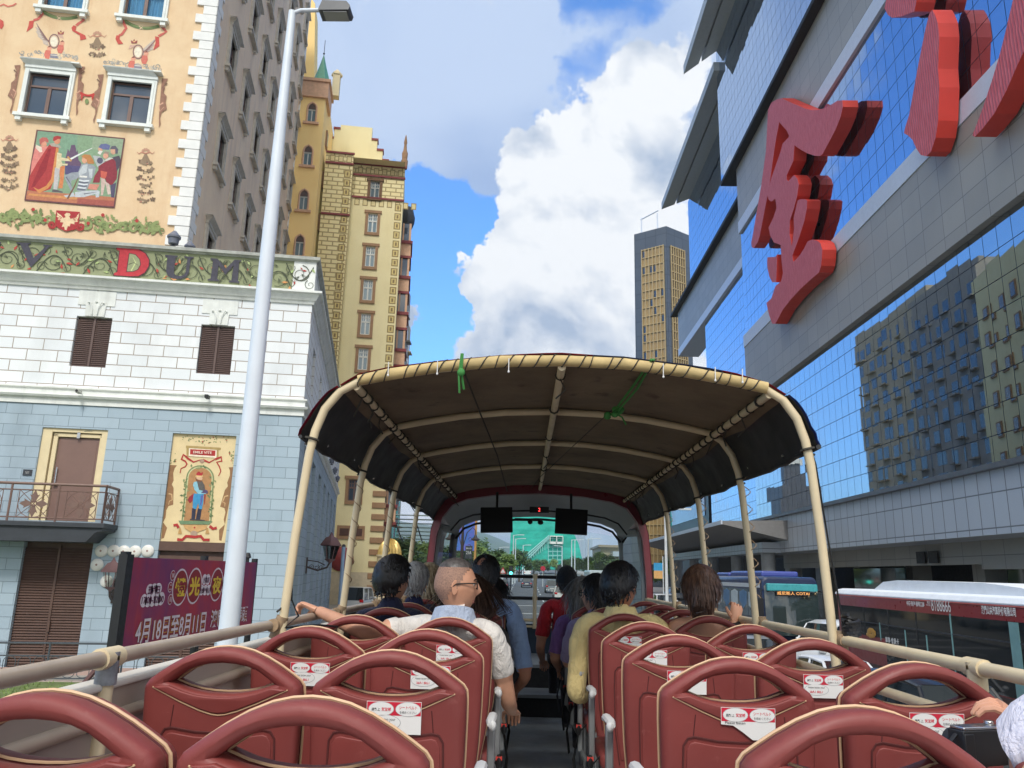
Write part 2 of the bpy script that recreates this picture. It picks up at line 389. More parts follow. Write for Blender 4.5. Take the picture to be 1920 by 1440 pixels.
m_white = cmat('white_moulding', (228, 230, 224), rough=.7, var=.08, streak=.35)
m_blk = brick('white_block_wall', srgb(238, 240, 240), srgb(228, 232, 234), srgb(160, 144, 130), 1.0, .40, .014, bump=.7, dirt=.34, squash=1.0)
m_blue = brick('blue_grey_block_wall', srgb(170, 187, 198), srgb(160, 178, 190), srgb(122, 136, 146), .82, .37, .009, bump=.5, dirt=.42)
m_brown = cmat('brown_metal', (104, 76, 66), rough=.5, var=.1)
m_lou = cmat('louver_brown', (96, 76, 70), rough=.55, var=.08)
m_iron = cmat('wrought_iron', (70, 58, 54), rough=.5, var=.15)
m_cream = cmat('cream_render', (226, 208, 168), rough=.8, var=.06)
m_dark = cmat('dark_painted', (52, 56, 62), rough=.6, var=.15)
m_black = mat('black_metal', (.012, .012, .013), .5, var=.1)
m_chrome = mat('steel', (.55, .55, .55), .3, 1.0, var=.05)
WB = thing('white_theatre', 'white and blue-grey block building with a green lettered frieze along its top', 'building', K0, R_(9))
def louver(mb, x0, x1, z0, z1, y, pitch, mi=0, mid=True):
    n = int((z1-z0)/pitch)
    for i in range(n):
        z = z0+i*pitch
        mb.add([(x0, y, z), (x1, y, z), (x1, y+pitch*.7, z+pitch*.8), (x0, y+pitch*.7, z+pitch*.8)], [[0, 1, 2, 3]], mi)
        mb.add([(x0, y, z), (x1, y, z), (x1, y, z-pitch*.18), (x0, y, z-pitch*.18)], [[0, 3, 2, 1]], mi)
    if mid: mb.box((x0+x1)/2-.035, (x0+x1)/2+.035, y-.02, y+.05, z0, z1, mi)
def white_building():
    X0 = -17
    holes = [(-8.07, -6.87, 10.28, 12.11), (-3.83, -2.65, 10.27, 12.09)]
    b = MB(); wall_holes(b, X0, 0, 9.52, 13.1, holes, 0, .28); b.build('upper_wall', m_blk, WB)
    lo = [(-8.59, -6.47, 4.95, 8.08), (-8.57, -6.42, .12, 4.25), (-4.34, -2.2, .12, 8.08)]
    b = MB(); wall_holes(b, X0, 0, 0, 8.9, lo, 0, .3); b.build('lower_wall', m_blue, WB)
    b = MB(); b.box(X0, .05, -.12, -.002, 0, .32); b.build('plinth', cmat('plinth_pink', (176, 150, 140), rough=.8), WB)
    # mouldings
    def mould(name, prof, m):   # prof: (out, z) closed, swept along front then along the side
        b = MB(); a2 = R_(2); L = 33
        for x0, x1, fn in ((X0, 0, 0), (0, L, 1)):
            vs = []; n = len(prof)
            for q, xx in enumerate((x0, x1)):
                for o, z in prof:
                    if fn == 0: vs.append((xx+(o if q else 0), -o, z))
                    else: vs.append((math.cos(a2)*o - math.sin(a2)*xx, -(o if q == 0 else 0)+math.cos(a2)*xx, z))
            b.add(vs, [[i, (i+1) % n, n+(i+1) % n, n+i] for i in range(n)]); b.poly([vs[i] for i in range(n)]); b.poly([vs[n+i] for i in range(n)])
        return b.build(name, m, WB)
    mould('cornice', [(0, 13.1), (.06, 13.1), (.1, 13.2), (.14, 13.22), (.26, 13.42), (.36, 13.46), (.36, 13.54), (.05, 13.56), (0, 13.56)], m_white)
    mould('string_course', [(0, 8.9), (.05, 8.9), (.05, 9.1), (.16, 9.13), (.2, 9.2), (.06, 9.24), (.06, 9.42), (.13, 9.45), (.13, 9.5), (0, 9.53)], m_white)
    mould('parapet_cap', [(-.3, 14.76), (.04, 14.76), (.08, 14.8), (.16, 14.82), (.16, 14.94), (-.3, 14.96)], cmat('weathered_stone', (172, 174, 166), rough=.85, var=.2, streak=.5))
    # frieze band and end pier
    b = MB(); b.box(X0, -.78, -.001, .3, 13.56, 14.76); fr = b.build('frieze', cmat('olive_frieze', (146, 152, 116), rough=.85, var=.1, vs=2, streak=.12), WB)
    b = MB(); b.box(-.78, .03, -.03, .3, 13.56, 14.76); b.build('parapet_pier', m_white, WB)
    P = Paint(zC, 0, 0, -.002)
    dk = (74, 80, 62); rnd = random.Random(5)
    leafc = [(176, 72, 62), (206, 146, 92), (186, 200, 140), (172, 190, 128), (176, 72, 62)]
    # scrolling stems: a wandering main vine with spirals and leaves
    for bx in [x*.78-14.6 for x in range(19)]:
        zc = 14.16; up = 1 if int((bx+20)/.78) % 2 else -1
        P.stroke([(q[0], q[1]) for q in bez((bx-.5, zc-.5*up), (bx, zc+.75*up), (bx+.5, zc-.4*up), 14)], .035, dk, True, False)
        P.stroke(spiral(bx+.05, zc-.1*up, .36, .05, rnd.uniform(0, 6), 1.5*up), .03, dk, True)
        P.stroke(spiral(bx+.42, zc+.3*up, .2, .03, rnd.uniform(0, 6), -1.4*up, 16), .025, dk, True)
        P.stroke(spiral(bx-.3, zc+.32*up, .17, .03, rnd.uniform(0, 6), 1.3*up, 16), .022, dk, True)
        for _ in range(5):
            lx, lz, a, l = bx+rnd.uniform(-.45, .45), zc+rnd.uniform(-.48, .48), rnd.uniform(0, 6.3), rnd.uniform(.12, .26)
            d = Vector((math.cos(a), math.sin(a))); n = Vector((-d.y, d.x)); c = Vector((lx, lz))
            P.poly([tuple(c), tuple(c+d*l*.4+n*l*.28), tuple(c+d*l+n*l*.1), tuple(c+d*l*.5-n*l*.12)], rnd.choice(leafc), True)
        for _ in range(3):
            lx, lz, a = bx+rnd.uniform(-.4, .4), zc+rnd.uniform(-.45, .45), rnd.uniform(0, 6.3)
            for k in range(4):
                aa = a+k*.22; P.stroke([(lx, lz), (lx+.13*math.cos(aa), lz+.13*math.sin(aa)), (lx+.26*math.cos(aa+.1), lz+.26*math.sin(aa+.1))], .016, dk, True)
    P.n = 330; ink = (74, 72, 82); red = (186, 58, 66)
    P.poly([(190, 570), (350, 575), (352, 590), (322, 595), (385, 745), (520, 620), (490, 610), (495, 597), (598, 605), (590, 618), (556, 624), (440, 765), (362, 845), (345, 845), (232, 590), (192, 583)], ink)
    P.poly([(0, 565), (20, 570), (15, 588), (-20, 610), (-90, 760), (-40, 600)], ink)
    D = [(1318, 632), (1560, 650), (1640, 700), (1680, 770), (1675, 840), (1630, 910), (1560, 950), (1470, 952), (1285, 940), (1290, 915), (1325, 905), (1352, 668), (1320, 655)]
    P.poly([(x+(-9 if x < 1450 else 9), y+(-7 if y < 790 else 7)) for x, y in D], (88, 50, 60)); P.poly(D, red)
    P.poly([(1455, 690), (1530, 705), (1580, 760), (1590, 820), (1560, 880), (1500, 905), (1425, 905), (1432, 840)], (88, 50, 60)); P.poly([(1462, 698), (1525, 712), (1572, 762), (1581, 820), (1553, 874), (1498, 897), (1433, 897)], (150, 156, 118))
    P.stroke([(1480, 890), (1530, 800), (1500, 740)], .05, (196, 206, 146)); P.stroke([(1450, 820), (1510, 800), (1560, 830)], .03, dk)
    P.zf = zD
    P.poly([(60, 232), (205, 242), (203, 256), (178, 264), (160, 440), (185, 466), (240, 470), (275, 455), (292, 420), (312, 272), (275, 262), (277, 247), (385, 254), (383, 268), (350, 278), (325, 440), (300, 480), (250, 502), (150, 500), (95, 470), (72, 420), (85, 262), (62, 250)], ink)
    P.poly([(570, 268), (650, 275), (745, 385), (842, 287), (918, 293), (916, 307), (893, 312), (880, 520), (897, 536), (893, 548), (775, 540), (778, 526), (805, 518), (832, 350), (742, 452), (735, 452), (662, 350), (645, 500), (670, 516), (667, 530), (536, 520), (540, 506), (572, 496), (600, 300), (572, 284)], ink)
    P.build('frieze_lettering', WB)
    # louvred shutters in the two openings, sills and carved keystones
    for h in holes:
        b = MB(); louver(b, h[0]+.03, h[1]-.03, h[2]+.04, h[3]-.04, .08, .072); b.box(h[0], h[1], .2, .24, h[2], h[3]); b.build('louver_shutter', m_lou, WB)
        b = MB(); c = (h[0]+h[1])/2; z = h[3]
        b.box(c-.62, c+.62, -.03, -.001, z+.42, z+.95); b.prism([(c-.32, -.05, z+.01), (c+.32, -.05, z+.01), (c+.34, -.05, z+.42), (c-.34, -.05, z+.42)], (0, .049, 0))
        for sg in (-1, 1):
            b.tube([(c+sg*.08, -.09, z+.06), (c+sg*.1, -.1, z+.3), (c+sg*.2, -.1, z+.52), (c+sg*.27, -.09, z+.5)], [.022, .02, .018, .014], 6)
            b.ell((c+sg*.24, -.07, z+.52), (.035, .03, .03), 8, 5)
        b.ell((c, -.06, z+.55), (.05, .03, .03), 8, 5); b.build('keystone', m_white, WB, smooth=40)
    # balcony door
    b = MB(); b.box(-8.59, -6.47, .29, .3, 4.95, 8.08); b.box(-8.59, -8.28, .06, .29, 4.95, 8.08); b.box(-6.68, -6.47, .06, .29, 4.95, 8.08); b.box(-8.28, -6.68, .06, .29, 7.95, 8.08)
    b.box(-8.24, -8.1, .12, .28, 4.95, 7.9); b.box(-6.74, -6.7, .12, .28, 4.95, 7.9); b.box(-8.24, -6.7, .12, .28, 7.8, 7.92); b.build('door_surround', m_cream, WB, bevel=.012)
    b = MB(); b.box(-8.08, -6.75, .2, .26, 4.97, 7.78); b.box(-8.0, -6.83, .19, .2, 5.05, 7.68); dr = b.build('balcony_door', cmat('door_brown', (126, 98, 88), rough=.45, var=.05), WB, bevel=.01)
    b = MB(); b.tube([(-7.98, .12, 6.2), (-7.98, .12, 6.75)], .02, 6); b.box(-8.03, -7.9, .1, .2, 6.12, 6.2); b.build('handle', m_chrome, dr)
    b = MB(); b.box(-7.48, -7.38, .06, .14, 7.76, 7.98); b.tube([(-7.43, .1, 7.97), (-7.0, .02, 8.06)], .012, 5); b.build('door_closer', m_chrome, dr)
    # roller doors
    b = MB(); louver(b, -8.57, -6.42, .34, 4.15, .14, .085); b.box(-8.57, -6.42, .25, .3, .3, 4.25); b.box(-7.5, -7.43, .08, .16, 1.4, 1.75); b.build('slatted_door', cmat('slat_brown', (92, 68, 58), rough=.55), WB)
    b = MB(); louver(b, -4.34, -2.2, .34, 3.72, .14, .085); b.box(-4.34, -2.2, .25, .3, .3, 4.38); b.box(-4.34, -2.2, .02, .25, 4.08, 4.38); b.box(-4.34, -2.2, .1, .25, 3.72, 3.92); b.build('slatted_door', cmat('slat_brown', (92, 68, 58)), WB)
    # painted figure panel
    b = MB(); b.box(-4.34, -2.2, .1, .3, 4.385, 8.08); b.build('mural_panel', cmat('mural_cream', (226, 204, 158), rough=.85, var=.06), WB)
    P = Paint(zE, .1, 0, .1)
    och = (178, 132, 88); grn = (112, 130, 84); rd = (176, 54, 52); br = (150, 112, 78)
    for sx in (0, 1):
        f = (lambda x, y: (x, y)) if sx == 0 else (lambda x, y: (985-x+ (y-650)*-.31, y+22))
        P.poly([f(*p) for p in [(160, 470), (240, 475), (215, 510), (200, 560), (205, 640), (185, 680), (205, 720), (200, 900), (150, 915), (125, 960), (118, 1040), (90, 1090), (135, 1150), (100, 1260), (72, 1270), (100, 1000)]], br)
        P.stroke([f(*p) for p in [(150, 780), (185, 790), (190, 850), (160, 860), (150, 900)]], .05, (206, 170, 124))
    rnd = random.Random(3)
    for i in range(70):
        s = rnd.random(); x, y = (270+540*s, 180+20*s+rnd.uniform(-35, 60-50*abs(s-.5)*2)) if i < 42 else ((205+rnd.uniform(-35, 55), 290+rnd.uniform(0, 170)) if i < 56 else (835+rnd.uniform(-40, 25), 310+rnd.uniform(0, 150)))
        a = rnd.uniform(0, 6.3); l = rnd.uniform(14, 30); P.poly([(x, y), (x+l*.5*math.cos(a+.5), y+l*.5*math.sin(a+.5)), (x+l*math.cos(a), y+l*math.sin(a)), (x+l*.5*math.cos(a-.5), y+l*.5*math.sin(a-.5))], rd if rnd.random() < .22 else rnd.choice([grn, (92, 112, 74), (134, 146, 96)]))
    P.poly([(340, 262), (715, 285), (715, 305), (690, 310), (690, 400), (345, 380), (345, 290), (338, 285)], (176, 150, 96))
    P.poly([(372, 290), (672, 310), (668, 396), (368, 376)], (238, 222, 200)); P.poly([(385, 300), (658, 316), (654, 376), (382, 358)], rd)
    for pts in ([(350, 390), (310, 360), (290, 410), (330, 430), (350, 460), (330, 490), (285, 510), (275, 560)], [(655, 410), (720, 385), (725, 430), (670, 440), (700, 490), (715, 540), (690, 590)], [(350, 395), (420, 440), (500, 415)], [(520, 415), (590, 445), (660, 405)]): P.stroke(pts, .075, rd)
    P.ellipse(512, 430, 26, 22, (170, 140, 120))
    # niche with wreath
    def archpts(m): return [(318-m*.9, 1075), (372-m, 600)]+[(492+(120+m)*math.cos(R_(a)), 610+(105+m)*math.sin(R_(a))) for a in range(185, 360, 12)]+[(612+m, 620), (585+m, 1075)]
    P.poly(archpts(30), (124, 138, 96)); P.poly(archpts(16), (198, 196, 150)); P.poly(archpts(4), och)
    for i in range(64):
        s = (i//2)/32; sd = i % 2
        x = (350-30*s if sd == 0 else 640-40*s)+rnd.uniform(-28, 14) if s > .1 else 380+rnd.uniform(0, 230); y = 560+480*s if s > .1 else 490+rnd.uniform(-20, 20)
        a = rnd.uniform(0, 6.3); l = rnd.uniform(26, 44); P.poly([(x, y), (x+l*.5*math.cos(a+.6), y+l*.5*math.sin(a+.6)), (x+l*math.cos(a), y+l*math.sin(a)), (x+l*.5*math.cos(a-.6), y+l*.5*math.sin(a-.6))], rnd.choice([grn, (96, 116, 80), (140, 150, 104)]))
    # standing man in old costume
    P.poly([(430, 775), (375, 815), (358, 850), (380, 885), (420, 850), (440, 800)], (150, 48, 56))
    P.poly([(405, 940), (448, 945), (436, 1060), (398, 1055)], (52, 54, 72)); P.poly([(468, 940), (512, 935), (492, 1060), (446, 1060)], (48, 50, 68)); P.poly([(385, 1052), (540, 1066), (545, 1075), (380, 1068)], (66, 62, 66))
    P.poly([(425, 780), (530, 785), (528, 860), (512, 950), (480, 945), (472, 880), (448, 950), (412, 935), (415, 840)], (66, 146, 192)); P.poly([(500, 800), (526, 800), (505, 920), (492, 900)], (92, 100, 160))
    P.poly([(452, 650), (510, 640), (540, 690), (545, 760), (520, 790), (460, 780)], (96, 92, 88)); P.poly([(425, 655), (458, 650), (480, 740), (560, 760), (555, 785), (470, 785), (432, 740), (415, 690)], (140, 190, 204)); P.poly([(540, 735), (575, 750), (575, 780), (500, 775)], (86, 76, 110)); P.stroke([(545, 790), (540, 900)], .05, (150, 50, 56))
    P.ellipse(484, 615, 34, 34, (216, 176, 140)); P.poly([(440, 610), (470, 630), (515, 640), (500, 655), (450, 645)], (124, 80, 56)); P.poly([(440, 600), (525, 598), (515, 575), (450, 578)], (220, 190, 130)); P.poly([(450, 585), (515, 588), (525, 545), (500, 560), (480, 540), (455, 560)], (176, 52, 56))
    P.poly([(258, 1072), (628, 1080), (600, 1100), (590, 1115), (280, 1110)], (112, 138, 104)); P.poly([(310, 1118), (570, 1120), (555, 1165), (470, 1195), (390, 1195), (330, 1160)], (206, 162, 108)); P.ellipse(425, 1215, 38, 34, (176, 150, 130)); P.ellipse(432, 1148, 10, 10, rd)
    for pts in ([(245, 1275), (300, 1280), (340, 1240), (400, 1245), (430, 1250), (500, 1240), (530, 1280), (595, 1280)], [(205, 1125), (240, 1115), (260, 1150)], [(595, 1130), (630, 1160), (672, 1150)]): P.stroke(pts, .09, rd, taper=False)
    for x in (275, 570): P.poly([(x-6, 1150), (x+6, 1150), (x+22, 1215), (x-22, 1215)], (190, 150, 96))
    mp = P.build('mural_painting', WB)
    b = MB(); o, s = (520, 338), .1
    fit_text(b, 'EMILE VITE', 0.62, .085, Matrix.Translation(Vector((P.w(o)[0], -.05+.1, P.w(o)[1]))) @ Matrix.Rotation(R_(90), 4, 'X'), 0, .02); b.build('mural_lettering', cmat('pale_letter', (236, 214, 196)), WB)
    # side wall along the street
    b = MB(); sh = [(1.9+i*4.55, 4.0+i*4.55, 1.1, 8.15) for i in range(7)]
    wall_holes(b, 0, 33, 9.52, 13.1, [(2.2+i*4.55, 3.4+i*4.55, 10.3, 12.1) for i in range(7)], 0, .25); b.build('side_upper_wall', m_blk, WB, rot=(0, 0, R_(92)))
    b = MB(); wall_holes(b, 0, 33, 0, 8.9, sh, 0, .45); b.build('side_lower_wall', m_blue, WB, rot=(0, 0, R_(92)))
    b = MB(); b.box(0, 33, .001, .3, 13.56, 14.76); b.build('side_parapet', m_white, WB, rot=(0, 0, R_(92)))
    for i, h in enumerate(sh):
        b = MB(); b.box(h[0], h[1], .4, .45, h[2], h[3]); louver(b, h[0], h[1], h[2], h[2]+2.3, .36, .09, mid=False)
        for xx in (h[0]+.02, (h[0]+h[1])/2-.05, h[1]-.1): b.box(xx, xx+.08, .32, .4, h[2], h[3])
        b.build('side_window', cmat('dark_window', (58, 54, 56), rough=.3), WB, rot=(0, 0, R_(92)))
        b = MB(); louver(b, 2.2+i*4.55, 3.4+i*4.55, 10.3, 12.1, .1, .08); b.box(2.2+i*4.55, 3.4+i*4.55, .2, .24, 10.3, 12.1); b.build('louver_shutter', m_lou, WB, rot=(0, 0, R_(92)))
    # roof and back
    b = MB(); b.poly([(X0, .3, 14.5), (0, .3, 14.5), (-1.15, 33, 14.5), (X0, 33, 14.5)]); b.poly([(X0, 33, 0), (-1.15, 33, 0), (-1.15, 33, 14.7), (X0, 33, 14.7)]); b.build('roof', cmat('roof_grey', (130, 130, 128)), WB)
    # balcony
    zt = Lp(100, 908, -1.15)[1]
    b = MB(); b.prism([(-13, -1.2, 4.84), (-5.95, -1.2, 4.84), (-5.78, -1.2, 4.78), (-5.78, -1.2, 4.62), (-6.0, -1.2, 4.55), (-6.25, -1.2, 4.25), (-13, -1.2, 4.22)], (0, 1.2, 0)); b.box(-13, -5.72, -1.28, 0, 4.7, 4.86); b.build('balcony', m_dark, WB, bevel=.02)
    for (x0, y0, x1, y1) in ((-13, -1.15, -5.85, -1.15), (-5.85, -1.15, -5.85, 0)):
        b = MB(); a = Vector((x0, y0, 0)); c = Vector((x1, y1, 0)); L = (c-a).length; d = (c-a)/L; n = max(1, round(L/1.35)); w = L/n
        at = lambda s, z: tuple(a+d*s+Vector((0, 0, z)))
        b.tube([at(0, zt), at(L, zt)], .045, 8); b.tube([at(0, zt-.2), at(L, zt-.2)], .018, 6); b.tube([at(0, 4.98), at(L, 4.98)], .022, 6)
        for i in range(n+1): b.tube([at(min(i*w, L), 4.86), at(min(i*w, L), zt)], .035, 6)
        z0, z1 = 4.98, zt-.2; zc = (z0+z1)/2; h = (z1-z0)/2
        for i in range(n):
            s0 = i*w; sc = s0+w/2; hw = min(.47, w*.4)
            for sx in (-hw, hw): b.tube([at(sc+sx, z0), at(sc+sx, z1)], .014, 5)
            b.tube([at(sc-hw, z0), at(sc+hw, z1)], .011, 5); b.tube([at(sc-hw, z1), at(sc+hw, z0)], .011, 5)
            b.tube([at(sc+hw*math.cos(q*.3927), zc+h*math.sin(q*.3927)) for q in range(16)], .012, 5, closed=True)
            b.tube([at(sc+hw*.22*math.cos(q*.785), zc+h*.22*math.sin(q*.785)) for q in range(8)], .012, 5, closed=True)
            for q in range(4):
                cx, cz = sc+hw*.5*math.cos(q*math.pi/2), zc+h*.5*math.sin(q*math.pi/2); ux, uz = math.cos(q*math.pi/2), math.sin(q*math.pi/2)
                pts = [(.24, 0), (.05, .1), (.08, .17), (-.05, .1), (-.2, .04), (-.2, -.04), (-.05, -.1), (.08, -.17), (.05, -.1)]
                pp = [Vector(at(cx+(p*ux-r*uz)*.85*hw/.47, cz+(p*uz+r*ux)*.85*h/.4)) for p, r in pts]; nn = Vector((-d.y, d.x, 0))*.02
                b.prism(pp, nn)
        b.build('balcony_railing', cmat('railing_bronze', (118, 92, 82), rough=.5), WB)
white_building()
WM = Matrix.Translation(K0) @ Matrix.Rotation(R_(9), 4, 'Z')
def onwall(x, z, y=0): return WM @ Vector((x, y, z))
# wall lanterns, plates, camera, plaque: lifted off the wall, so things of their own
def lantern(label, loc, rotz, s=1.0, heads=1, long=.5):
    t = thing('wall_lantern', label, 'lantern', loc, rotz, 'wall lanterns on the white building')
    b = MB(); b.box(-.08*s, .08*s, -.06, 0, -.45*s, .15*s); b.tube([(0, -.03, -.2*s), (0, -long*.5, -.32*s), (0, -long*.9, -.2*s), (0, -long, 0)], .035*s, 6); b.tube([(0, -.03, .05*s), (0, -long*.5, .0), (0, -long*.8, -.12*s)], .02*s, 6)
    for k in range(3): b.tube(spiral(0, 0, .12*s, .02*s, k*2, 1.2, 10) and [(0, -long*(.25+.2*k)+q[0], -.2*s+q[1]) for q in spiral(0, 0, .1*s, .02*s, k*2, 1.2, 10)], .012*s, 5)
    b.build('bracket', m_iron, t)
    for k in range(heads):
        ox = (k-(heads-1)/2)*.62*s
        b = MB(); c = (ox, -long, 0)
        if heads > 1: b.tube([(0, -long, 0), c], .03*s, 6)
        for i in range(4):
            q = math.pi/4+i*math.pi/2; dx, dy = math.cos(q), math.sin(q)
            b.tube([(ox+dx*.14*s, -long+dy*.14*s, .1*s), (ox+dx*.24*s, -long+dy*.24*s, .62*s)], .016*s, 5)
        b.lathe([(.02, -.05*s), (.06*s, 0), (.18*s, .08*s), (.2*s, .11*s)], c, 4); b.lathe([(.38*s, .6*s), (.38*s, .64*s), (.2*s, .9*s), (.1*s, .94*s), (.06*s, 1.0*s), (.02, 1.1*s)], c, 4)
        b.xf(Matrix.Identity(4)); b.build('lamp_frame', cmat('lantern_brown', (112, 84, 84), rough=.5), t)
        b = MB(); b.lathe([(.17*s, .11*s), (.31*s, .6*s)], c, 4); b.build('lamp_glass', clear_glass('lantern_glass', (.8, .82, .8)), t)
    return t
u_, z_ = Lp(208, 1092, -.5)
lantern('dark iron wall lantern beside the round white plates and the slatted door', onwall(u_, z_-.25), R_(9), .95)
m_plate = cmat('white_ceramic', (224, 222, 216), rough=.35, var=.05)
for i, (px, py) in enumerate([(190, 1033), (213, 1033), (232, 1034), (253, 1034), (277, 1033), (182, 1059), (231, 1062), (200, 1090)]):
    u_, z_ = Lp(px, py, -.03)
    b = MB(); b.lathe([(0, -.1), (.13, -.1), (.17, -.08), (.2, -.05), (.2, 0)], (0, 0, 0), 18, 0, 'y'); b.lathe([(0, -.105), (.035, -.105), (.035, -.1)], (0, 0, 0), 8, 1, 'y')
    o = b.build('wall_plate', [m_plate, cmat('plate_mark', (150, 120, 110))], smooth=40); o.location = onwall(u_, z_, 0); o.rotation_euler = (0, 0, R_(9))
    tag(o, ['leftmost of the five round white plates in the top row on the blue-grey wall', 'second round white plate from the left in the row above the lantern', 'middle plate of the row of five round white plates', 'fourth round white plate from the left in the row of five',
            'rightmost round white plate of the top row of five', 'round white plate left of the lantern head', 'round white plate partly hidden behind the lantern roof', 'lowest round white plate, at the left of the lantern bracket'][i], 'plate', 'round white plates on the blue-grey wall')
u_, z_ = Lp(52, 886); b = MB(); b.box(-.14, .14, -.03, 0, -.1, .1); fit_text(b, 'EXIT', .12, .03, Matrix.Translation(Vector((0, -.032, .015))) @ Matrix.Rotation(R_(90), 4, 'X'), 1); fit_text(b, 'ONLY', .1, .022, Matrix.Translation(Vector((0, -.032, -.03))) @ Matrix.Rotation(R_(90), 4, 'X'), 1)
o = b.build('wall_plaque', [m_dark, m_plate]); o.location = onwall(u_, z_); o.rotation_euler = (0, 0, R_(9)); tag(o, 'small dark plaque on the blue-grey wall left of the balcony door', 'plaque')
def cctv(label, x, z, y, m, rz):
    t = thing('security_camera', label, 'camera', onwall(x, z, y), R_(9)+rz, 'security cameras on the building')
    b = MB(); b.tube([(0, 0, .0), (0, -.18, -.02)], .025, 6); b.box(-.06, .06, -.42, -.1, -.1, .02); b.build('housing', m, t, bevel=.012)
    b = MB(); b.lathe([(.045, -.44), (.045, -.42)], (0, 0, -.04), 10, 0, 'y'); b.build('lens', m_black, t)
u_, z_ = Lp(432, 1006); cctv('white security camera beside the painted figure panel', u_, z_, 0, m_plate, .6)
u_, z_ = Lp(392, 745, -.1); cctv('small black camera on the white string course', u_, z_, -.1, m_black, 0)
u_, z_ = Lp(153, 735, -.1); cctv('small pale grey box camera on the white string course', u_, z_, -.1, cmat('pale_grey_plastic', (190, 190, 180)), 0)
# floodlights on the parapet and along the side
def flood(label, loc, rz, s=1.0, grp='grey floodlights on the parapet'):
    t = thing('floodlight', label, 'floodlight', loc, rz, grp)
    b = MB(); b.lathe([(.09*s, 0), (.1*s, .04*s), (.07*s, .06*s)], (0, 0, 0), 10); b.tube([(0, 0, .05*s), (0, 0, .2*s)], .03*s, 6); b.build('stand', m_dark, t)
    b = MB(); b.lathe([(.1*s, -.12*s), (.15*s, -.1*s), (.17*s, .08*s), (.21*s, .1*s), (.21*s, .16*s), (.12*s, .26*s), (.05*s, .34*s), (0, .35*s)], (0, 0, .22*s), 14); b.build('lamp_head', cmat('flood_grey', (112, 116, 128), rough=.45), t)
u_, z_ = Lp(324, 460, -.08); flood('grey capped floodlight standing on the parapet above the letter U', onwall(u_, 14.93, -.05), 0, 1.15)
u_, z_ = Lp(358, 460, .6); flood('smaller grey floodlight further back on the parapet', onwall(u_, 14.9, .5), .5, .95)
SM = WM @ Matrix.Rotation(R_(92), 4, 'Z')
for i in range(5):
    p = SM @ Vector((8+i*4.55, -.25, 9.35)); flood(['first', 'second', 'third', 'fourth', 'fifth'][i]+' of the dark floodlights along the street side string course of the white building', p, 0, .8, 'floodlights along the street side')
p = SM @ Vector((7.5, 0, 3.9)); lantern('double black wall lantern on the street side of the white building', p, R_(101), 1.15, 2, 1.0)
# ---------------------------------------------------------------- painted orange block behind
OV, OU = 7.0, -6.72
def Lo(x, y): return Lp(x, y, OV, OU)
m_or = None
def stucco(name, c1, c2, c3, sc=.5, streak=.3):
    n = NT(name); f = n.mrange(n.noise(sc, 7, .65), .35, .68); c = n.mix(f, c1, c2)
    g = n.mrange(n.noise(.9, 6, .7, stretch=(1.4, 1.4, .22)), .5, .74, 0, streak); c = n.mix(g, c, c3)
    n.link(c, n.p.inputs['Base Color']); n.p.inputs['Roughness'].default_value = .9; n.bump(n.noise(14, 5, .6), .15, .02); return n.m
m_or = stucco('orange_stucco', srgb(232, 206, 168), srgb(220, 188, 148), srgb(200, 160, 122), .6, .45)
m_gb = stucco('weathered_stucco', srgb(242, 218, 186), srgb(228, 202, 174), srgb(196, 174, 160), .35, .6)
m_quo = cmat('quoin_white', (232, 232, 228), rough=.8, var=.05)
m_sash = cmat('sash_brown', (110, 84, 74), rough=.5, var=.05)
m_pane = glass('window_pane', (.05, .075, .11), .03)
m_curt = cmat('curtain_blue', (140, 196, 228), rough=.9, var=.1)
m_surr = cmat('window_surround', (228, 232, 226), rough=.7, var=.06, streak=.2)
OB = thing('painted_hotel', 'tall orange stucco block covered in wall paintings, with white corner quoins', 'building', K0+LV*OV+LU*OU, R_(9))
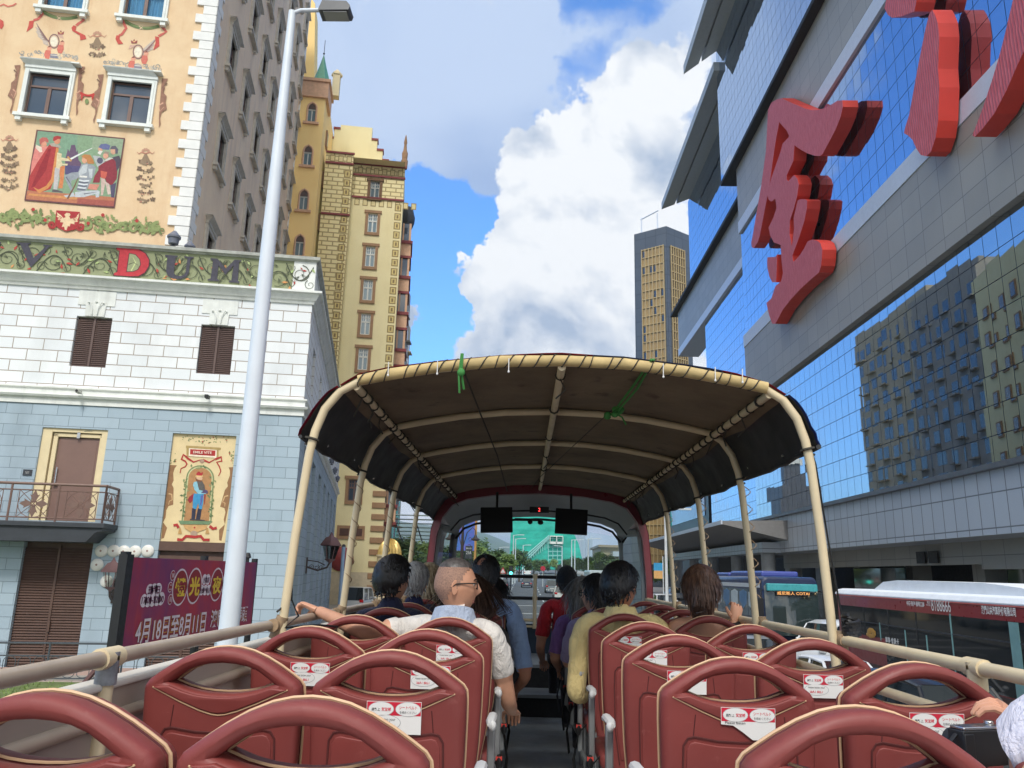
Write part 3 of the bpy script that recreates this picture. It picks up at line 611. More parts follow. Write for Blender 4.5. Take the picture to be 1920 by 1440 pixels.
def classic_window(parent, x0, x1, z0, z1, name='window', curtain=False, mull=True, surr=None, sash=None, y=0.0, rot=None, hood=True):
    """opening x0..x1 z0..z1: moulded surround with hood and sill; sash and panes are its sub-parts"""
    b = MB(); w = .2
    b.box(x0-w, x0, y-.12, y+.25, z0, z1+w); b.box(x1, x1+w, y-.12, y+.25, z0, z1+w); b.box(x0, x1, y-.12, y+.25, z1, z1+w)
    b.box(x0-w*.55, x0-.0, y-.16, y-.12, z0, z1+w*.5); b.box(x1, x1+w*.55, y-.16, y-.12, z0, z1+w*.5)
    if hood:
        b.box(x0-w-.02, x1+w+.02, y-.17, y, z1+w, z1+w+.14)
        b.prism([(x0-w-.02, y-.17, z1+w+.14), (x0-w-.2, y-.36, z1+w+.3), (x0-w-.2, y-.36, z1+w+.36), (x0-w-.2, y, z1+w+.38), (x0-w-.02, y, z1+w+.14)], (x1-x0+2*w+.04, 0, 0))
        b.box(x0-w-.2, x1+w+.2, y-.36, y, z1+w+.3, z1+w+.37)
    b.box(x0-w-.12, x1+w+.12, y-.26, y+.2, z0-.16, z0)
    for xx in (x0-w-.02, x1-.04): b.box(xx, xx+.24, y-.2, y, z0-.36, z0-.16)
    f = b.build(name, surr or m_surr, parent, rot=rot)
    b = MB(); t = .07; h = (z1-z0)
    for a, c in ((x0, x0+t), (x1-t, x1)): b.box(a, c, y+.12, y+.2, z0, z1)
    for a, c in ((z0, z0+t), (z1-t, z1)): b.box(x0+t, x1-t, y+.12, y+.2, a, c)
    if mull: b.box((x0+x1)/2-.08, (x0+x1)/2+.08, y+.11, y+.2, z0+t, z0+h*.72)
    b.box(x0+t, x1-t, y+.11, y+.2, z0+h*.72-.05, z0+h*.72+.05); b.build('sash', sash or m_sash, f)
    if curtain:
        b = MB(); n = 40; q = [(x0+(x1-x0)*i/n, y+.36+.035*math.sin(i*1.9)+.02*math.sin(i*.7)) for i in range(n+1)]
        b.add([(p[0], p[1], z) for z in (z0, z1) for p in q], [[i, i+1, n+2+i, n+1+i] for i in range(n)], 0, True); b.build('curtain', m_curt, f)
        b = MB(); b.poly([(x0, y+.17, z0), (x1, y+.17, z0), (x1, y+.17, z1), (x0, y+.17, z1)]); b.build('pane', clear_glass('hotel_glass', (.8, .9, .95)), f)
    else:
        b = MB(); b.box(x0, x1, y+.16, y+.18, z0, z1); b.build('pane', m_pane, f)
    return f
def orange_block():
    # two window columns measured on the photo, repeated upward each storey
    xl0, z0 = Lo(*zA(255, 1290)); xr0, _ = Lo(*zA(722, 1335)); _, z1 = Lo(*zA(330, 815))
    xl1, _ = Lo(*zA(1195, 1380)); xr1, _ = Lo(*zA(1655, 1420))
    _, zz = Lo(*zA(500, 60)); pitch = 5.75
    cols = [((xl0+xr0)/2, (xr0-xl0)/2), ((xl1+xr1)/2, (xr1-xl1)/2)]
    cols.append((cols[0][0]*2-cols[1][0]-.3, cols[0][1]))
    holes = [(c-h, c+h, z0+k*pitch, z1+k*pitch) for c, h in cols[:2] for k in range(0, 5)]
    b = MB(); wall_holes(b, -13.5, 0, 13, 62, holes, 0, .3); b.build('front_wall', m_or, OB)
    b = MB(); b.poly([(x, .55, z) for x, z in ((-13.5, 13), (-.3, 13), (-.3, 62), (-13.5, 62))]); b.build('dark_interior', m_black, OB)
    for i, h in enumerate(holes): classic_window(OB, *h, curtain=(i % 5) > 0)
    b = MB(); n = int((62-13.6)/.52)
    for i in range(n):
        z = 13.9+i*.98
        if z > 61: break
        w = .62; L = .95 if i % 2 == 0 else .62
        zz0 = z; 
        b.box(-.95, .06, -.09, -.001, z, z+.47); b.box(-.62, .05, -.08, -.001, z+.5, z+.96)
        b.box(-.001, .06, -.09, .95, z, z+.47); b.box(-.001, .05, -.08, .62, z+.5, z+.96)
    b.build('quoins', m_quo, OB, bevel=.015)
    # street side
    rot = (0, 0, R_(92)); sh = []
    for k in range(-1, 7):
        for i in range(7):
            s0 = 3.15+i*4.6; zb = z0+k*pitch
            if zb > 58: continue
            sh.append((s0, s0+1.75, zb, zb+(z1-z0)))
    b = MB(); wall_holes(b, 0, 33.4, 13, 62, sh, 0, .3); b.build('side_wall', m_gb, OB, rot=rot)
    b = MB(); b.poly([(s, .5, z) for s, z in ((.3, 13), (33, 13), (33, 62), (.3, 62))]); b.build('dark_interior', m_black, OB, rot=rot)
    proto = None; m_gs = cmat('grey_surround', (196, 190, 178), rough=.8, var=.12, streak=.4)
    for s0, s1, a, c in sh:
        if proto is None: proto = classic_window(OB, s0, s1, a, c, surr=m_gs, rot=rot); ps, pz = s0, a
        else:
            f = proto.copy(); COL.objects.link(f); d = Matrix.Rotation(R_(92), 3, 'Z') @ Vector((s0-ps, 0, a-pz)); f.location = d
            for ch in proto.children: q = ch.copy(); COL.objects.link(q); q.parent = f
    b = MB()
    for i in range(50):
        z = 13.9+i*.98
        b.box(32.5, 33.46, -.09, -.001, z, z+.47); b.box(32.9, 33.45, -.08, -.001, z+.5, z+.96)
    b.build('quoins', m_quo, OB, rot=rot)
    b = MB(); b.poly([(-13.5, 0, 62), (0, 0, 62), (-1.2, 33.4, 62), (-13.5, 33.4, 62)]); b.poly([(-13.5, 33.4, 0), (-1.2, 33.4, 0), (-1.2, 33.4, 62), (-13.5, 33.4, 62)]); b.build('roof', m_gb, OB)
    # ------------ wall paintings
    P = Paint(zA, OV, OU); plum = (134, 104, 100); pink = (206, 116, 100); red = (196, 84, 74); olv = (126, 142, 92); gry = (166, 162, 154); brn = (150, 112, 92); wht = (222, 216, 200)
    def scrolls(pts, c, w=.09):
        for cx, cy, r, t, a in pts: P.stroke(spiral(cx, cy, r, r*.15, a, t, 16), w, c)
    rnd = random.Random(2)
    for ox, oy, fl in ((565, 610, 1), (1500, 715, -1)):        # cresting over the two hoods
        for i in range(26):
            s = rnd.uniform(-330, 330); y = oy+40-rnd.uniform(0, 1)*(95 if abs(s) > 110 else 30)*(1-abs(s)/520)+(s*.1); P.stroke(spiral(ox+s, y, rnd.uniform(16, 34), 4, rnd.uniform(0, 6), rnd.choice((1.1, -1.1)), 9), .045, rnd.choice([gry, (146, 146, 144), (188, 182, 168)]))
        cx, cy = (610, 465) if fl == 1 else (1555, 585)
        wing = [(cx-70, cy+10), (cx-200, cy-215), (cx-185, cy-150), (cx-215, cy-165), (cx-190, cy-110), (cx-212, cy-118), (cx-175, cy-60), (cx-195, cy-66), (cx-130, cy-10), (cx-120, cy+30), (cx-60, cy+55)] if fl == 1 else [(cx+40, cy-20), (cx+190, cy-150), (cx+170, cy-90), (cx+185, cy-80), (cx+160, cy-50), (cx+180, cy-30), (cx+120, cy-10), (cx+110, cy+15), (cx+50, cy+30)]
        P.poly(wing, (196, 180, 166))
        for k in range(7): P.stroke([(cx-fl*60, cy+10-k*3), (cx-fl*(200-k*12), cy-200+k*30 if fl == 1 else cy-140+k*22)], .055, plum)
        P.ellipse(cx, cy, 62, 84, plum); P.ellipse(cx, cy, 50, 70, (206, 178, 150)); P.ellipse(cx-2, cy+2, 42, 58, (232, 222, 200))
        P.poly([(cx+20*fl, cy-80), (cx+90*fl, cy-75), (cx+110*fl, cy-30), (cx+70*fl, cy-40)], (206, 170, 150))
        kx, ky = (685, 365) if fl == 1 else (1510, 465)
        P.poly([(kx-30, ky+25), (kx-38, ky-12), (kx-15, ky+2), (kx, ky-26), (kx+15, ky+2), (kx+38, ky-12), (kx+30, ky+25)], (150, 80, 76)); P.ellipse(kx, ky+5, 15, 9, (214, 170, 120))
        for sx, dy in ((-70, 130), (75, 90)):                      # two cherubs
            bx, by = cx+sx, cy+dy-(0 if sx < 0 else 20); P.poly([(bx-26, by-30), (bx+30, by-34), (bx+34, by+20), (bx+10, by+70), (bx-30, by+62), (bx-44, by+20)], pink); P.ellipse(bx+16, by-52, 26, 26, (224, 160, 134)); P.poly([(bx-6, by-60), (bx+18, by-84), (bx+42, by-58), (bx+30, by-64)], (126, 84, 70))
        P.poly([(cx-45, cy+140), (cx+35, cy+146), (cx+45, cy+195), (cx-45, cy+186)], (130, 128, 140)); P.poly([(cx-40, cy+150), (cx+36, cy+156), (cx+36, cy+164), (cx-40, cy+158)], wht)
    # swags and ribbons under the upper sills
    for pts in ([(480, 130), (600, 205), (720, 215), (870, 190)], [(1400, 235), (1530, 320), (1640, 330), (1790, 295)]):
        q = bez(pts[0], ((pts[1][0]+pts[2][0])/2, pts[1][1]+45), pts[3], 12); P.stroke(q, .17, (110, 128, 84), taper=False); P.stroke([(a, b-8) for a, b in q], .05, (150, 164, 110)); m = q[6]; P.stroke([(m[0]-26, m[1]-22), (m[0]+26, m[1]+22)], .05, (222, 190, 160)); P.stroke([(m[0]-26, m[1]+22), (m[0]+26, m[1]-22)], .05, (222, 190, 160))
    for pts in ([(450, 100), (480, 160), (430, 215), (380, 230)], [(915, 170), (940, 230), (880, 270), (860, 290)], [(1375, 220), (1420, 320), (1370, 390), (1340, 400)], [(1800, 270), (1870, 360), (1820, 390), (1785, 410)]): P.stroke(pts, .13, (200, 104, 92), taper=False)
    for pts in ([(330, 240), (385, 230), (372, 310), (298, 362), (322, 290)], [(830, 285), (862, 300), (850, 345), (960, 400), (972, 440), (905, 455), (900, 400), (815, 350), (805, 315)], [(1310, 400), (1352, 400), (1345, 440), (1388, 495), (1330, 500), (1300, 440)], [(1745, 410), (1790, 420), (1795, 520), (1725, 568), (1752, 480)], [(0, 215), (40, 240), (45, 290), (20, 330), (0, 320)]): P.poly(pts, red)
    P.stroke([(0, 70), (40, 50), (90, 75), (150, 62), (185, 40)], .08, pink, taper=False)
    # hanging bell ornament, and the tall drops beside the mural
    def drop(cx, cy, n, s=1.0):
        P.poly([(cx-14*s, cy+50*s), (cx+14*s, cy+50*s), (cx+60*s, cy+140*s), (cx-60*s, cy+140*s)], (146, 124, 100))
        for sg in (-1, 1): P.stroke([(cx, cy+40*s), (cx+sg*50*s, cy+25*s), (cx+sg*80*s, cy+45*s), (cx+sg*105*s, cy+20*s)], .06, (196, 136, 116))
        for k in range(4): P.ellipse(cx+(k-1.5)*22*s, cy+(8 if k in (0, 3) else -6)*s, 15*s, 17*s, (190, 146, 122))
        for r in range(n):
            for k in range(7):
                a = rnd.uniform(0, 6.3); rr = rnd.uniform(10, 30)*s; x = cx+(k-3)*30*s*(.7+.3*((r*37) % 3)/2); y = cy+(165+r*88-abs(k-3)*8+rnd.uniform(-14, 14))*s; P.poly([(x+rr*1.3*math.cos(a+q*.785)*(1 if q % 2 else .55), y+rr*1.3*math.sin(a+q*.785)*(1 if q % 2 else .55)) for q in range(8)], rnd.choice([(138, 118, 94), (120, 100, 82), (150, 128, 104)]))
            for k in range(4): P.ellipse(cx+rnd.uniform(-70, 70)*s, cy+(170+r*88)*s+rnd.uniform(-20, 20), 8*s, 8*s, rnd.choice([(186, 130, 112), (206, 186, 150), (96, 84, 72)]))
    drop(1095, 375, 2)
    drop(1640, 1690, 6, .95); drop(110, 1545, 6, .95)
    # carved side brackets painted by the lower windows, and the little swag between them
    for f in (lambda x, y: (x, y), lambda x, y: (1060-x+(y-1000)*-.26, y-30+45), lambda x, y: (x+935, y+105), lambda x, y: (1990-x+(y-1000)*-.26, y+150)):
        P.poly([f(*p) for p in [(235, 735), (165, 740), (175, 775), (190, 800), (170, 850), (185, 890), (130, 935), (125, 1000), (90, 1080), (140, 1120), (140, 1180), (115, 1250), (125, 1290), (160, 1150)]], brn); P.stroke([f(*p) for p in [(150, 1010), (185, 1040), (160, 1110), (130, 1060)]], .07, (206, 160, 134)); P.stroke([f(*p) for p in [(160, 790), (200, 830), (170, 900)]], .06, (120, 90, 76))
    P.stroke(bez((905, 1045), (985, 1105), (1065, 1060), 8), .11, (190, 66, 60), taper=False); P.poly([(910, 1060), (940, 1080), (922, 1150)], (190, 66, 60)); P.poly([(1030, 1085), (1065, 1075), (1040, 1140)], (190, 66, 60)); P.ellipse(980, 1145, 22, 30, olv)
    # the framed scene: a kneeling man in armour before a robed ruler
    P.zf = zB
    P.poly([(248, 118), (1652, 252), (1485, 1360), (52, 1242)], (108, 70, 72)); P.poly([(268, 138), (1630, 270), (1468, 1336), (78, 1222)], (134, 160, 128))
    P.poly([(268, 138), (900, 200), (880, 620), (230, 560)], (126, 158, 132)); P.poly([(1150, 232), (1630, 270), (1590, 520), (1120, 420)], (148, 166, 138))
    P.poly([(100, 1085), (1490, 1190), (1468, 1336), (78, 1222)], (184, 118, 88)); P.poly([(130, 1130), (900, 1190), (880, 1230), (110, 1160)], (206, 146, 92)); P.poly([(900, 1210), (1480, 1250), (1468, 1336), (890, 1290)], (166, 92, 80))
    P.poly([(720, 830), (700, 600), (745, 420), (770, 470), (800, 360), (860, 360), (885, 480), (900, 430), (915, 600), (960, 650), (930, 820)], (106, 84, 108)); P.poly([(700, 680), (950, 700), (920, 820), (700, 830)], (86, 80, 118))
    P.poly([(230, 380), (440, 380), (340, 560), (150, 830), (170, 640)], (216, 134, 124)); P.poly([(240, 355), (330, 400), (340, 470), (300, 480), (235, 410)], (226, 210, 190)); P.ellipse(365, 350, 45, 52, (214, 150, 124)); P.poly([(292, 270), (340, 240), (410, 245), (440, 290), (432, 330), (380, 300), (330, 330), (315, 375), (298, 340)], (184, 100, 92))
    P.poly([(450, 355), (600, 380), (590, 480), (560, 700), (520, 930), (470, 1060), (330, 1110), (110, 1080), (140, 850), (260, 640)], (172, 62, 62)); P.poly([(300, 700), (440, 420), (480, 420), (400, 760), (220, 1020), (160, 1040)], (148, 46, 52)); P.poly([(560, 400), (600, 420), (585, 520), (560, 720), (525, 940), (430, 1050), (290, 1130), (195, 1030), (280, 1070), (400, 1010), (480, 900), (520, 660)], (206, 140, 84))
    P.poly([(600, 700), (700, 690), (680, 900), (660, 1050), (590, 1050), (620, 900)], (206, 130, 84)); P.poly([(540, 720), (620, 720), (600, 900), (575, 1070), (515, 1060), (525, 900)], (190, 186, 184)); P.poly([(500, 1065), (580, 1075), (670, 1105), (660, 1120), (495, 1105)], (96, 88, 92))
    P.poly([(575, 480), (650, 500), (640, 560), (770, 580), (780, 620), (640, 610), (660, 660), (745, 660), (735, 690), (660, 680), (600, 740), (555, 720)], (214, 200, 160)); P.ellipse(575, 300, 50, 50, (206, 140, 110)); P.poly([(450, 340), (520, 330), (620, 370), (640, 410), (480, 380)], (170, 160, 146)); P.poly([(505, 290), (520, 230), (580, 215), (640, 230), (635, 270), (590, 265), (530, 300)], (168, 62, 60))
    P.stroke([(760, 600), (950, 500), (1130, 412)], .1, (222, 224, 220)); P.stroke([(740, 545), (800, 620)], .08, (196, 150, 90), taper=False)
    st = (150, 156, 162); sl_ = (190, 196, 198); sd = (104, 108, 120)
    P.poly([(960, 670), (1050, 650), (1160, 690), (1190, 720), (1160, 840), (1130, 890), (1110, 940), (1040, 1080), (960, 1100), (880, 1080), (930, 900), (905, 800)], st); P.poly([(690, 850), (800, 800), (910, 790), (930, 880), (800, 930), (800, 1010), (840, 1090), (800, 1110), (740, 980), (700, 900)], st); P.poly([(680, 1165), (760, 1150), (830, 1110), (860, 1180), (720, 1195)], sl_)
    P.poly([(860, 1110), (1000, 1090), (1220, 1080), (1250, 1100), (1240, 1190), (1190, 1195), (1180, 1140), (1000, 1190), (860, 1190)], sl_); P.poly([(985, 680), (1060, 670), (1040, 800), (930, 850), (915, 800)], sl_); P.poly([(1070, 740), (1140, 740), (1130, 890), (1090, 880)], sl_)
    for k in range(6): P.stroke([(925-k*6, 920+k*28), (1000, 935+k*28), (1085-k*12, 930+k*28)], .07, sd if k % 2 else (214, 218, 220), taper=False)
    P.stroke([(930, 860), (1050, 870)], .09, (222, 220, 212), taper=False); P.stroke([(740, 1215), (850, 1020), (910, 880)], .08, (120, 84, 66)); P.stroke([(720, 870), (800, 1000)], .06, sd); P.stroke([(1000, 1140), (1200, 1110)], .05, sd)
    P.ellipse(1010, 600, 44, 56, (214, 160, 130)); P.poly([(955, 545), (1010, 510), (1100, 520), (1150, 600), (1165, 660), (1060, 660), (1040, 590)], (186, 128, 76))
    P.poly([(1140, 530), (1250, 540), (1320, 600), (1350, 690), (1220, 720), (1180, 640)], (176, 180, 178)); P.ellipse(1255, 610, 48, 50, (92, 90, 108))
    P.poly([(1230, 760), (1230, 700), (1320, 640), (1420, 580), (1540, 600), (1530, 780), (1520, 900), (1440, 1010), (1360, 960), (1330, 890), (1260, 870), (1250, 960), (1140, 960), (1170, 850)], (140, 56, 66)); P.poly([(1440, 560), (1560, 530), (1585, 600), (1560, 720), (1520, 780), (1500, 620)], (84, 74, 86)); P.poly([(1420, 1000), (1510, 960), (1480, 1200), (1430, 1190)], (86, 80, 104))
    P.poly([(1265, 770), (1370, 790), (1360, 860), (1330, 900), (1270, 880)], (196, 96, 80)); P.poly([(1275, 890), (1330, 900), (1340, 960), (1300, 1160), (1270, 1160)], (206, 180, 168)); P.poly([(1335, 940), (1400, 980), (1430, 1140), (1380, 1150)], (206, 184, 172)); P.poly([(1090, 980), (1250, 990), (1200, 1080), (1060, 1060)], (206, 140, 120))
    P.ellipse(1345, 535, 42, 46, (216, 160, 136)); P.poly([(1305, 500), (1340, 460), (1400, 480), (1395, 560), (1370, 500)], (150, 136, 120)); P.ellipse(1465, 460, 44, 54, (206, 160, 134)); P.poly([(1415, 430), (1440, 380), (1500, 375), (1545, 430), (1535, 500), (1500, 500), (1495, 430)], (96, 92, 104)); P.ellipse(1260, 430, 36, 44, (206, 160, 134)); P.poly([(1230, 400), (1270, 350), (1350, 340), (1420, 370), (1400, 440), (1300, 430)], (104, 110, 150)); P.poly([(1215, 490), (1250, 450), (1300, 460), (1260, 520)], (220, 214, 204)); P.poly([(1320, 610), (1400, 560), (1470, 570), (1360, 620)], (206, 200, 190))
    # acanthus band with the eagle shield
    P.zf = zC; gr = (140, 152, 98); gd = (116, 130, 82)
    yl = lambda x: 285+x*.066
    for i in range(120):
        x = rnd.uniform(-40, 1800)
        if 620 < x < 915: continue
        y = yl(x)+rnd.uniform(-68, 62)*(1 if abs(x-770) > 260 else 1.1); a = rnd.uniform(0, 6.3); l = rnd.uniform(46, 95); w = l*.4; d = (math.cos(a), math.sin(a))
        P.poly([(x, y), (x+d[0]*l*.3-d[1]*w, y+d[1]*l*.3+d[0]*w), (x+d[0]*l*.55-d[1]*w*.4, y+d[1]*l*.55+d[0]*w*.4), (x+d[0]*l*.8-d[1]*w*.7, y+d[1]*l*.8+d[0]*w*.7), (x+d[0]*l, y+d[1]*l), (x+d[0]*l*.6+d[1]*w*.4, y+d[1]*l*.6-d[0]*w*.4)], gr if rnd.random() < .75 else gd)
    for cx in list(range(40, 600, 130))+list(range(990, 1780, 130)): P.stroke(spiral(cx, yl(cx)+rnd.uniform(-30, 40), 58, 14, rnd.uniform(0, 6), rnd.choice((1.2, -1.2)), 14), .17, gr); P.stroke(spiral(cx+60, yl(cx)+rnd.uniform(-40, 40), 36, 8, rnd.uniform(0, 6), 1.1, 12), .1, gd)
    for x, y in ((380, 203), (515, 322), (998, 358), (1162, 265), (1545, 330)): P.ellipse(x, y, 20, 20, (176, 62, 58))
    for sg, cx, cy in ((1, 590, 372), (-1, 912, 395)): P.stroke(spiral(cx, cy, 42, 10, 0 if sg > 0 else 3.1, 1.2*sg, 14), .13, (166, 58, 56), taper=False)
    P.poly([(640, 212), (905, 230), (890, 370), (850, 430), (745, 450), (660, 410), (625, 360)], (168, 54, 56))
    cr = (226, 200, 160)
    P.poly([(755, 240), (790, 245), (800, 265), (785, 280), (800, 310), (860, 290), (895, 245), (890, 290), (875, 320), (880, 340), (840, 350), (845, 370), (800, 360), (790, 395), (770, 390), (755, 435), (735, 430), (728, 395), (700, 400), (720, 350), (680, 345), (690, 330), (655, 315), (668, 300), (640, 280), (655, 270), (645, 235), (690, 265), (720, 300), (745, 290), (730, 262)], cr)
    for k in range(4): P.stroke([(705-k*10, 300+k*12), (660+k*4, 270+k*22)], .035, (168, 54, 56)); P.stroke([(825+k*8, 310+k*10), (880-k*8, 280+k*22)], .035, (168, 54, 56))
    P.build('wall_painting', OB)
orange_block()
# ---------------------------------------------------------------- deep yellow tower and pale yellow gabled block
m_dy = stucco('deep_yellow_stucco', srgb(255, 222, 152), srgb(252, 214, 140), srgb(236, 194, 130), .3, .2)
m_py = stucco('pale_yellow_stucco', srgb(238, 226, 178), srgb(230, 216, 166), srgb(206, 190, 144), .3, .25)
m_pb = brick('painted_yellow_brick', srgb(238, 224, 172), srgb(232, 216, 160), srgb(172, 154, 108), 1.0, .44, .06, bump=.1, dirt=.15)
m_mar = cmat('maroon_trim', (134, 62, 62), rough=.7)
m_tan = cmat('tan_surround', (158, 124, 92), rough=.8, var=.1)
m_pk = cmat('pinkish_surround', (214, 172, 140), rough=.8)
m_wsash = cmat('white_sash', (216, 218, 210), rough=.6)
m_pane2 = glass('pale_pane', (.16, .24, .27), .06)
def yellow_tower():
    v = 40.0; x0, x1 = -7.9, -5.55
    T = thing('yellow_tower', 'narrow deep yellow tower with arched windows and a small green spire', 'building', K0+LV*v, R_(9))
    za = [Lp(480+p[0]/3, 80+p[1]/3, v)[1] for p in ((278, 690), (255, 940), (235, 1185))]; pitch = 4.4; zs = [44.0+0.3-k*pitch for k in range(10)]
    zb = [Lp(480+310/3, 80+446/3, v)[1]-k*((Lp(480+310/3, 80+446/3, v)[1]-Lp(480+265/3, 80+940/3, v)[1])/2) for k in range(10)]
    xc = Lp(480+312/3, 80+420/3, v)[0]; hw = .42
    holes = [(xc-hw, xc+hw, z, z+1.45) for z in zb if z > 1]
    b = MB(); wall_holes(b, x0, x1, 0, 48.2, holes, 0, .3); b.poly([(x1, 0, 0), (x1, 9, 0), (x1, 9, 48.2), (x1, 0, 48.2)]); b.poly([(x0, 0, 48.2), (x1, 0, 48.2), (x1, 9, 48.2), (x0, 9, 48.2)]); b.build('wall', m_dy, T)
    b = MB(); b.box(x0-.05, x1+.25, -.25, 3, 47.0, 48.6); b.box(x0-.1, x1+.4, -.4, 3.2, 48.6, 48.9); b.build('parapet', m_pk, T)
    for h in holes:
        b = MB(); q = [(h[1], h[2])]+[(h[1], h[3]-.1)]+[(xc+hw*math.cos(R_(a)), h[3]-.1+.62*math.sin(R_(a))**.85) for a in range(20, 90, 14)]+[(xc, h[3]+.6)]+[(xc-hw*math.cos(R_(a)), h[3]-.1+.62*math.sin(R_(a))**.85) for a in range(76, 0, -14)]+[(h[0], h[3]-.1), (h[0], h[2])]
        b.tube([(x, -.04, z) for x, z in q], .09, 6); b.box(h[0]-.3, h[1]+.3, -.22, 0, h[2]-.28, h[2]-.05)
        f = b.build('window', m_pk, T); 
        b = MB(); b.poly([(x, -.02, z) for x, z in q if z >= h[3]-.2]); b.build('arch_head', cmat('dark_arch', (92, 76, 70)), f)
        b = MB(); b.box(h[0], h[1], .12, .16, h[2], h[3]); b.build('pane', m_pane2, f)
        b = MB(); b.box(h[0], h[1], .05, .12, h[3]-.22, h[3]-.1); b.box(xc-.04, xc+.04, .05, .12, h[2], h[3]-.2); b.box(h[0], h[0]+.08, .05, .12, h[2], h[3]-.2); b.box(h[1]-.08, h[1], .05, .12, h[2], h[3]-.2); b.build('sash', m_wsash, f)
    for k in range(10):
        for yy in (2.5, 5.5):
            b = MB(); z = 43.5-k*4.4-(0 if yy < 4 else 1.8); b.box(x1, x1+.16, yy, yy+.9, z, z+1.7); f = b.build('window', m_tan, T); b = MB(); b.box(x1+.1, x1+.18, yy+.2, yy+.7, z+.2, z+1.5); b.build('pane', m_pane2, f)
    sx = Lp(480+360/3, 80+200/3, v)[0]
    b = MB(); b.lathe([(1.05, 48.9), (.95, 49.1), (.35, 51.2), (.06, 52.4), (.05, 52.5)], (sx, 1.2, 0), 6); b.build('spire', cmat('green_tile', (96, 160, 130), rough=.5), T)
    b = MB(); b.tube([(sx, 1.2, 52.4), (sx, 1.2, 54.2)], .03, 5); b.ell((sx, 1.2, 52.7), (.1, .1, .1), 8, 5); b.build('finial', m_dark, T)
    b = MB(); b.box(sx+.9, sx+1.6, 2.2, 3, 48.9, 51.3); b.lathe([(.55, 51.3), (.55, 51.5), (.1, 52.0)], (sx+1.25, 2.6, 0), 6); b.build('chimney', m_cream, T)
    b = MB(); b.prism([(x0-2, 6, 48), (x0+.6, 6, 48), (x0-.4, 6, 62), (x0-2, 6, 64)], (0, 3, 0)); b.build('upper_gable', m_dy, T)
yellow_tower()
def tile_window(T, x0, x1, z0, z1, y=0.0, dark=False):
    b = MB(); w = .26
    for a, c in ((x0-w, x0), (x1, x1+w)): b.box(a, c, y-.1, y+.2, z0-.02, z1+.05)
    b.box(x0-w-.12, x1+w+.12, y-.14, y+.2, z1+.05, z1+.32); b.box(x0-w, x1+w, y-.14, y+.2, z0-.3, z0-.02)
    f = b.build('window', m_tan, T)
    b = MB(); xm = (x0+x1)/2; zm = z0+(z1-z0)*.62
    for a, c in ((x0, x0+.09), (xm-.07, xm+.07), (x1-.09, x1)): b.box(a, c, y+.08, y+.14, z0, z1)
    b.box(x0, x1, y+.07, y+.14, zm-.07, zm+.07); b.box(x0, x1, y+.07, y+.14, z0, z0+.09); b.box(x0, x1, y+.07, y+.14, z1-.09, z1)
    for q in (.25, .75): b.box(x0+(x1-x0)*q-.025, x0+(x1-x0)*q+.025, y+.08, y+.13, zm, z1)
    b.box(x0, x1, y+.08, y+.13, (zm+z1)/2-.025, (zm+z1)/2+.025); b.build('sash', m_sash if dark else m_wsash, f)
    b = MB(); b.box(x0, x1, y+.12, y+.15, z0, z1); b.build('pane', m_pane if dark else m_pane2, f)
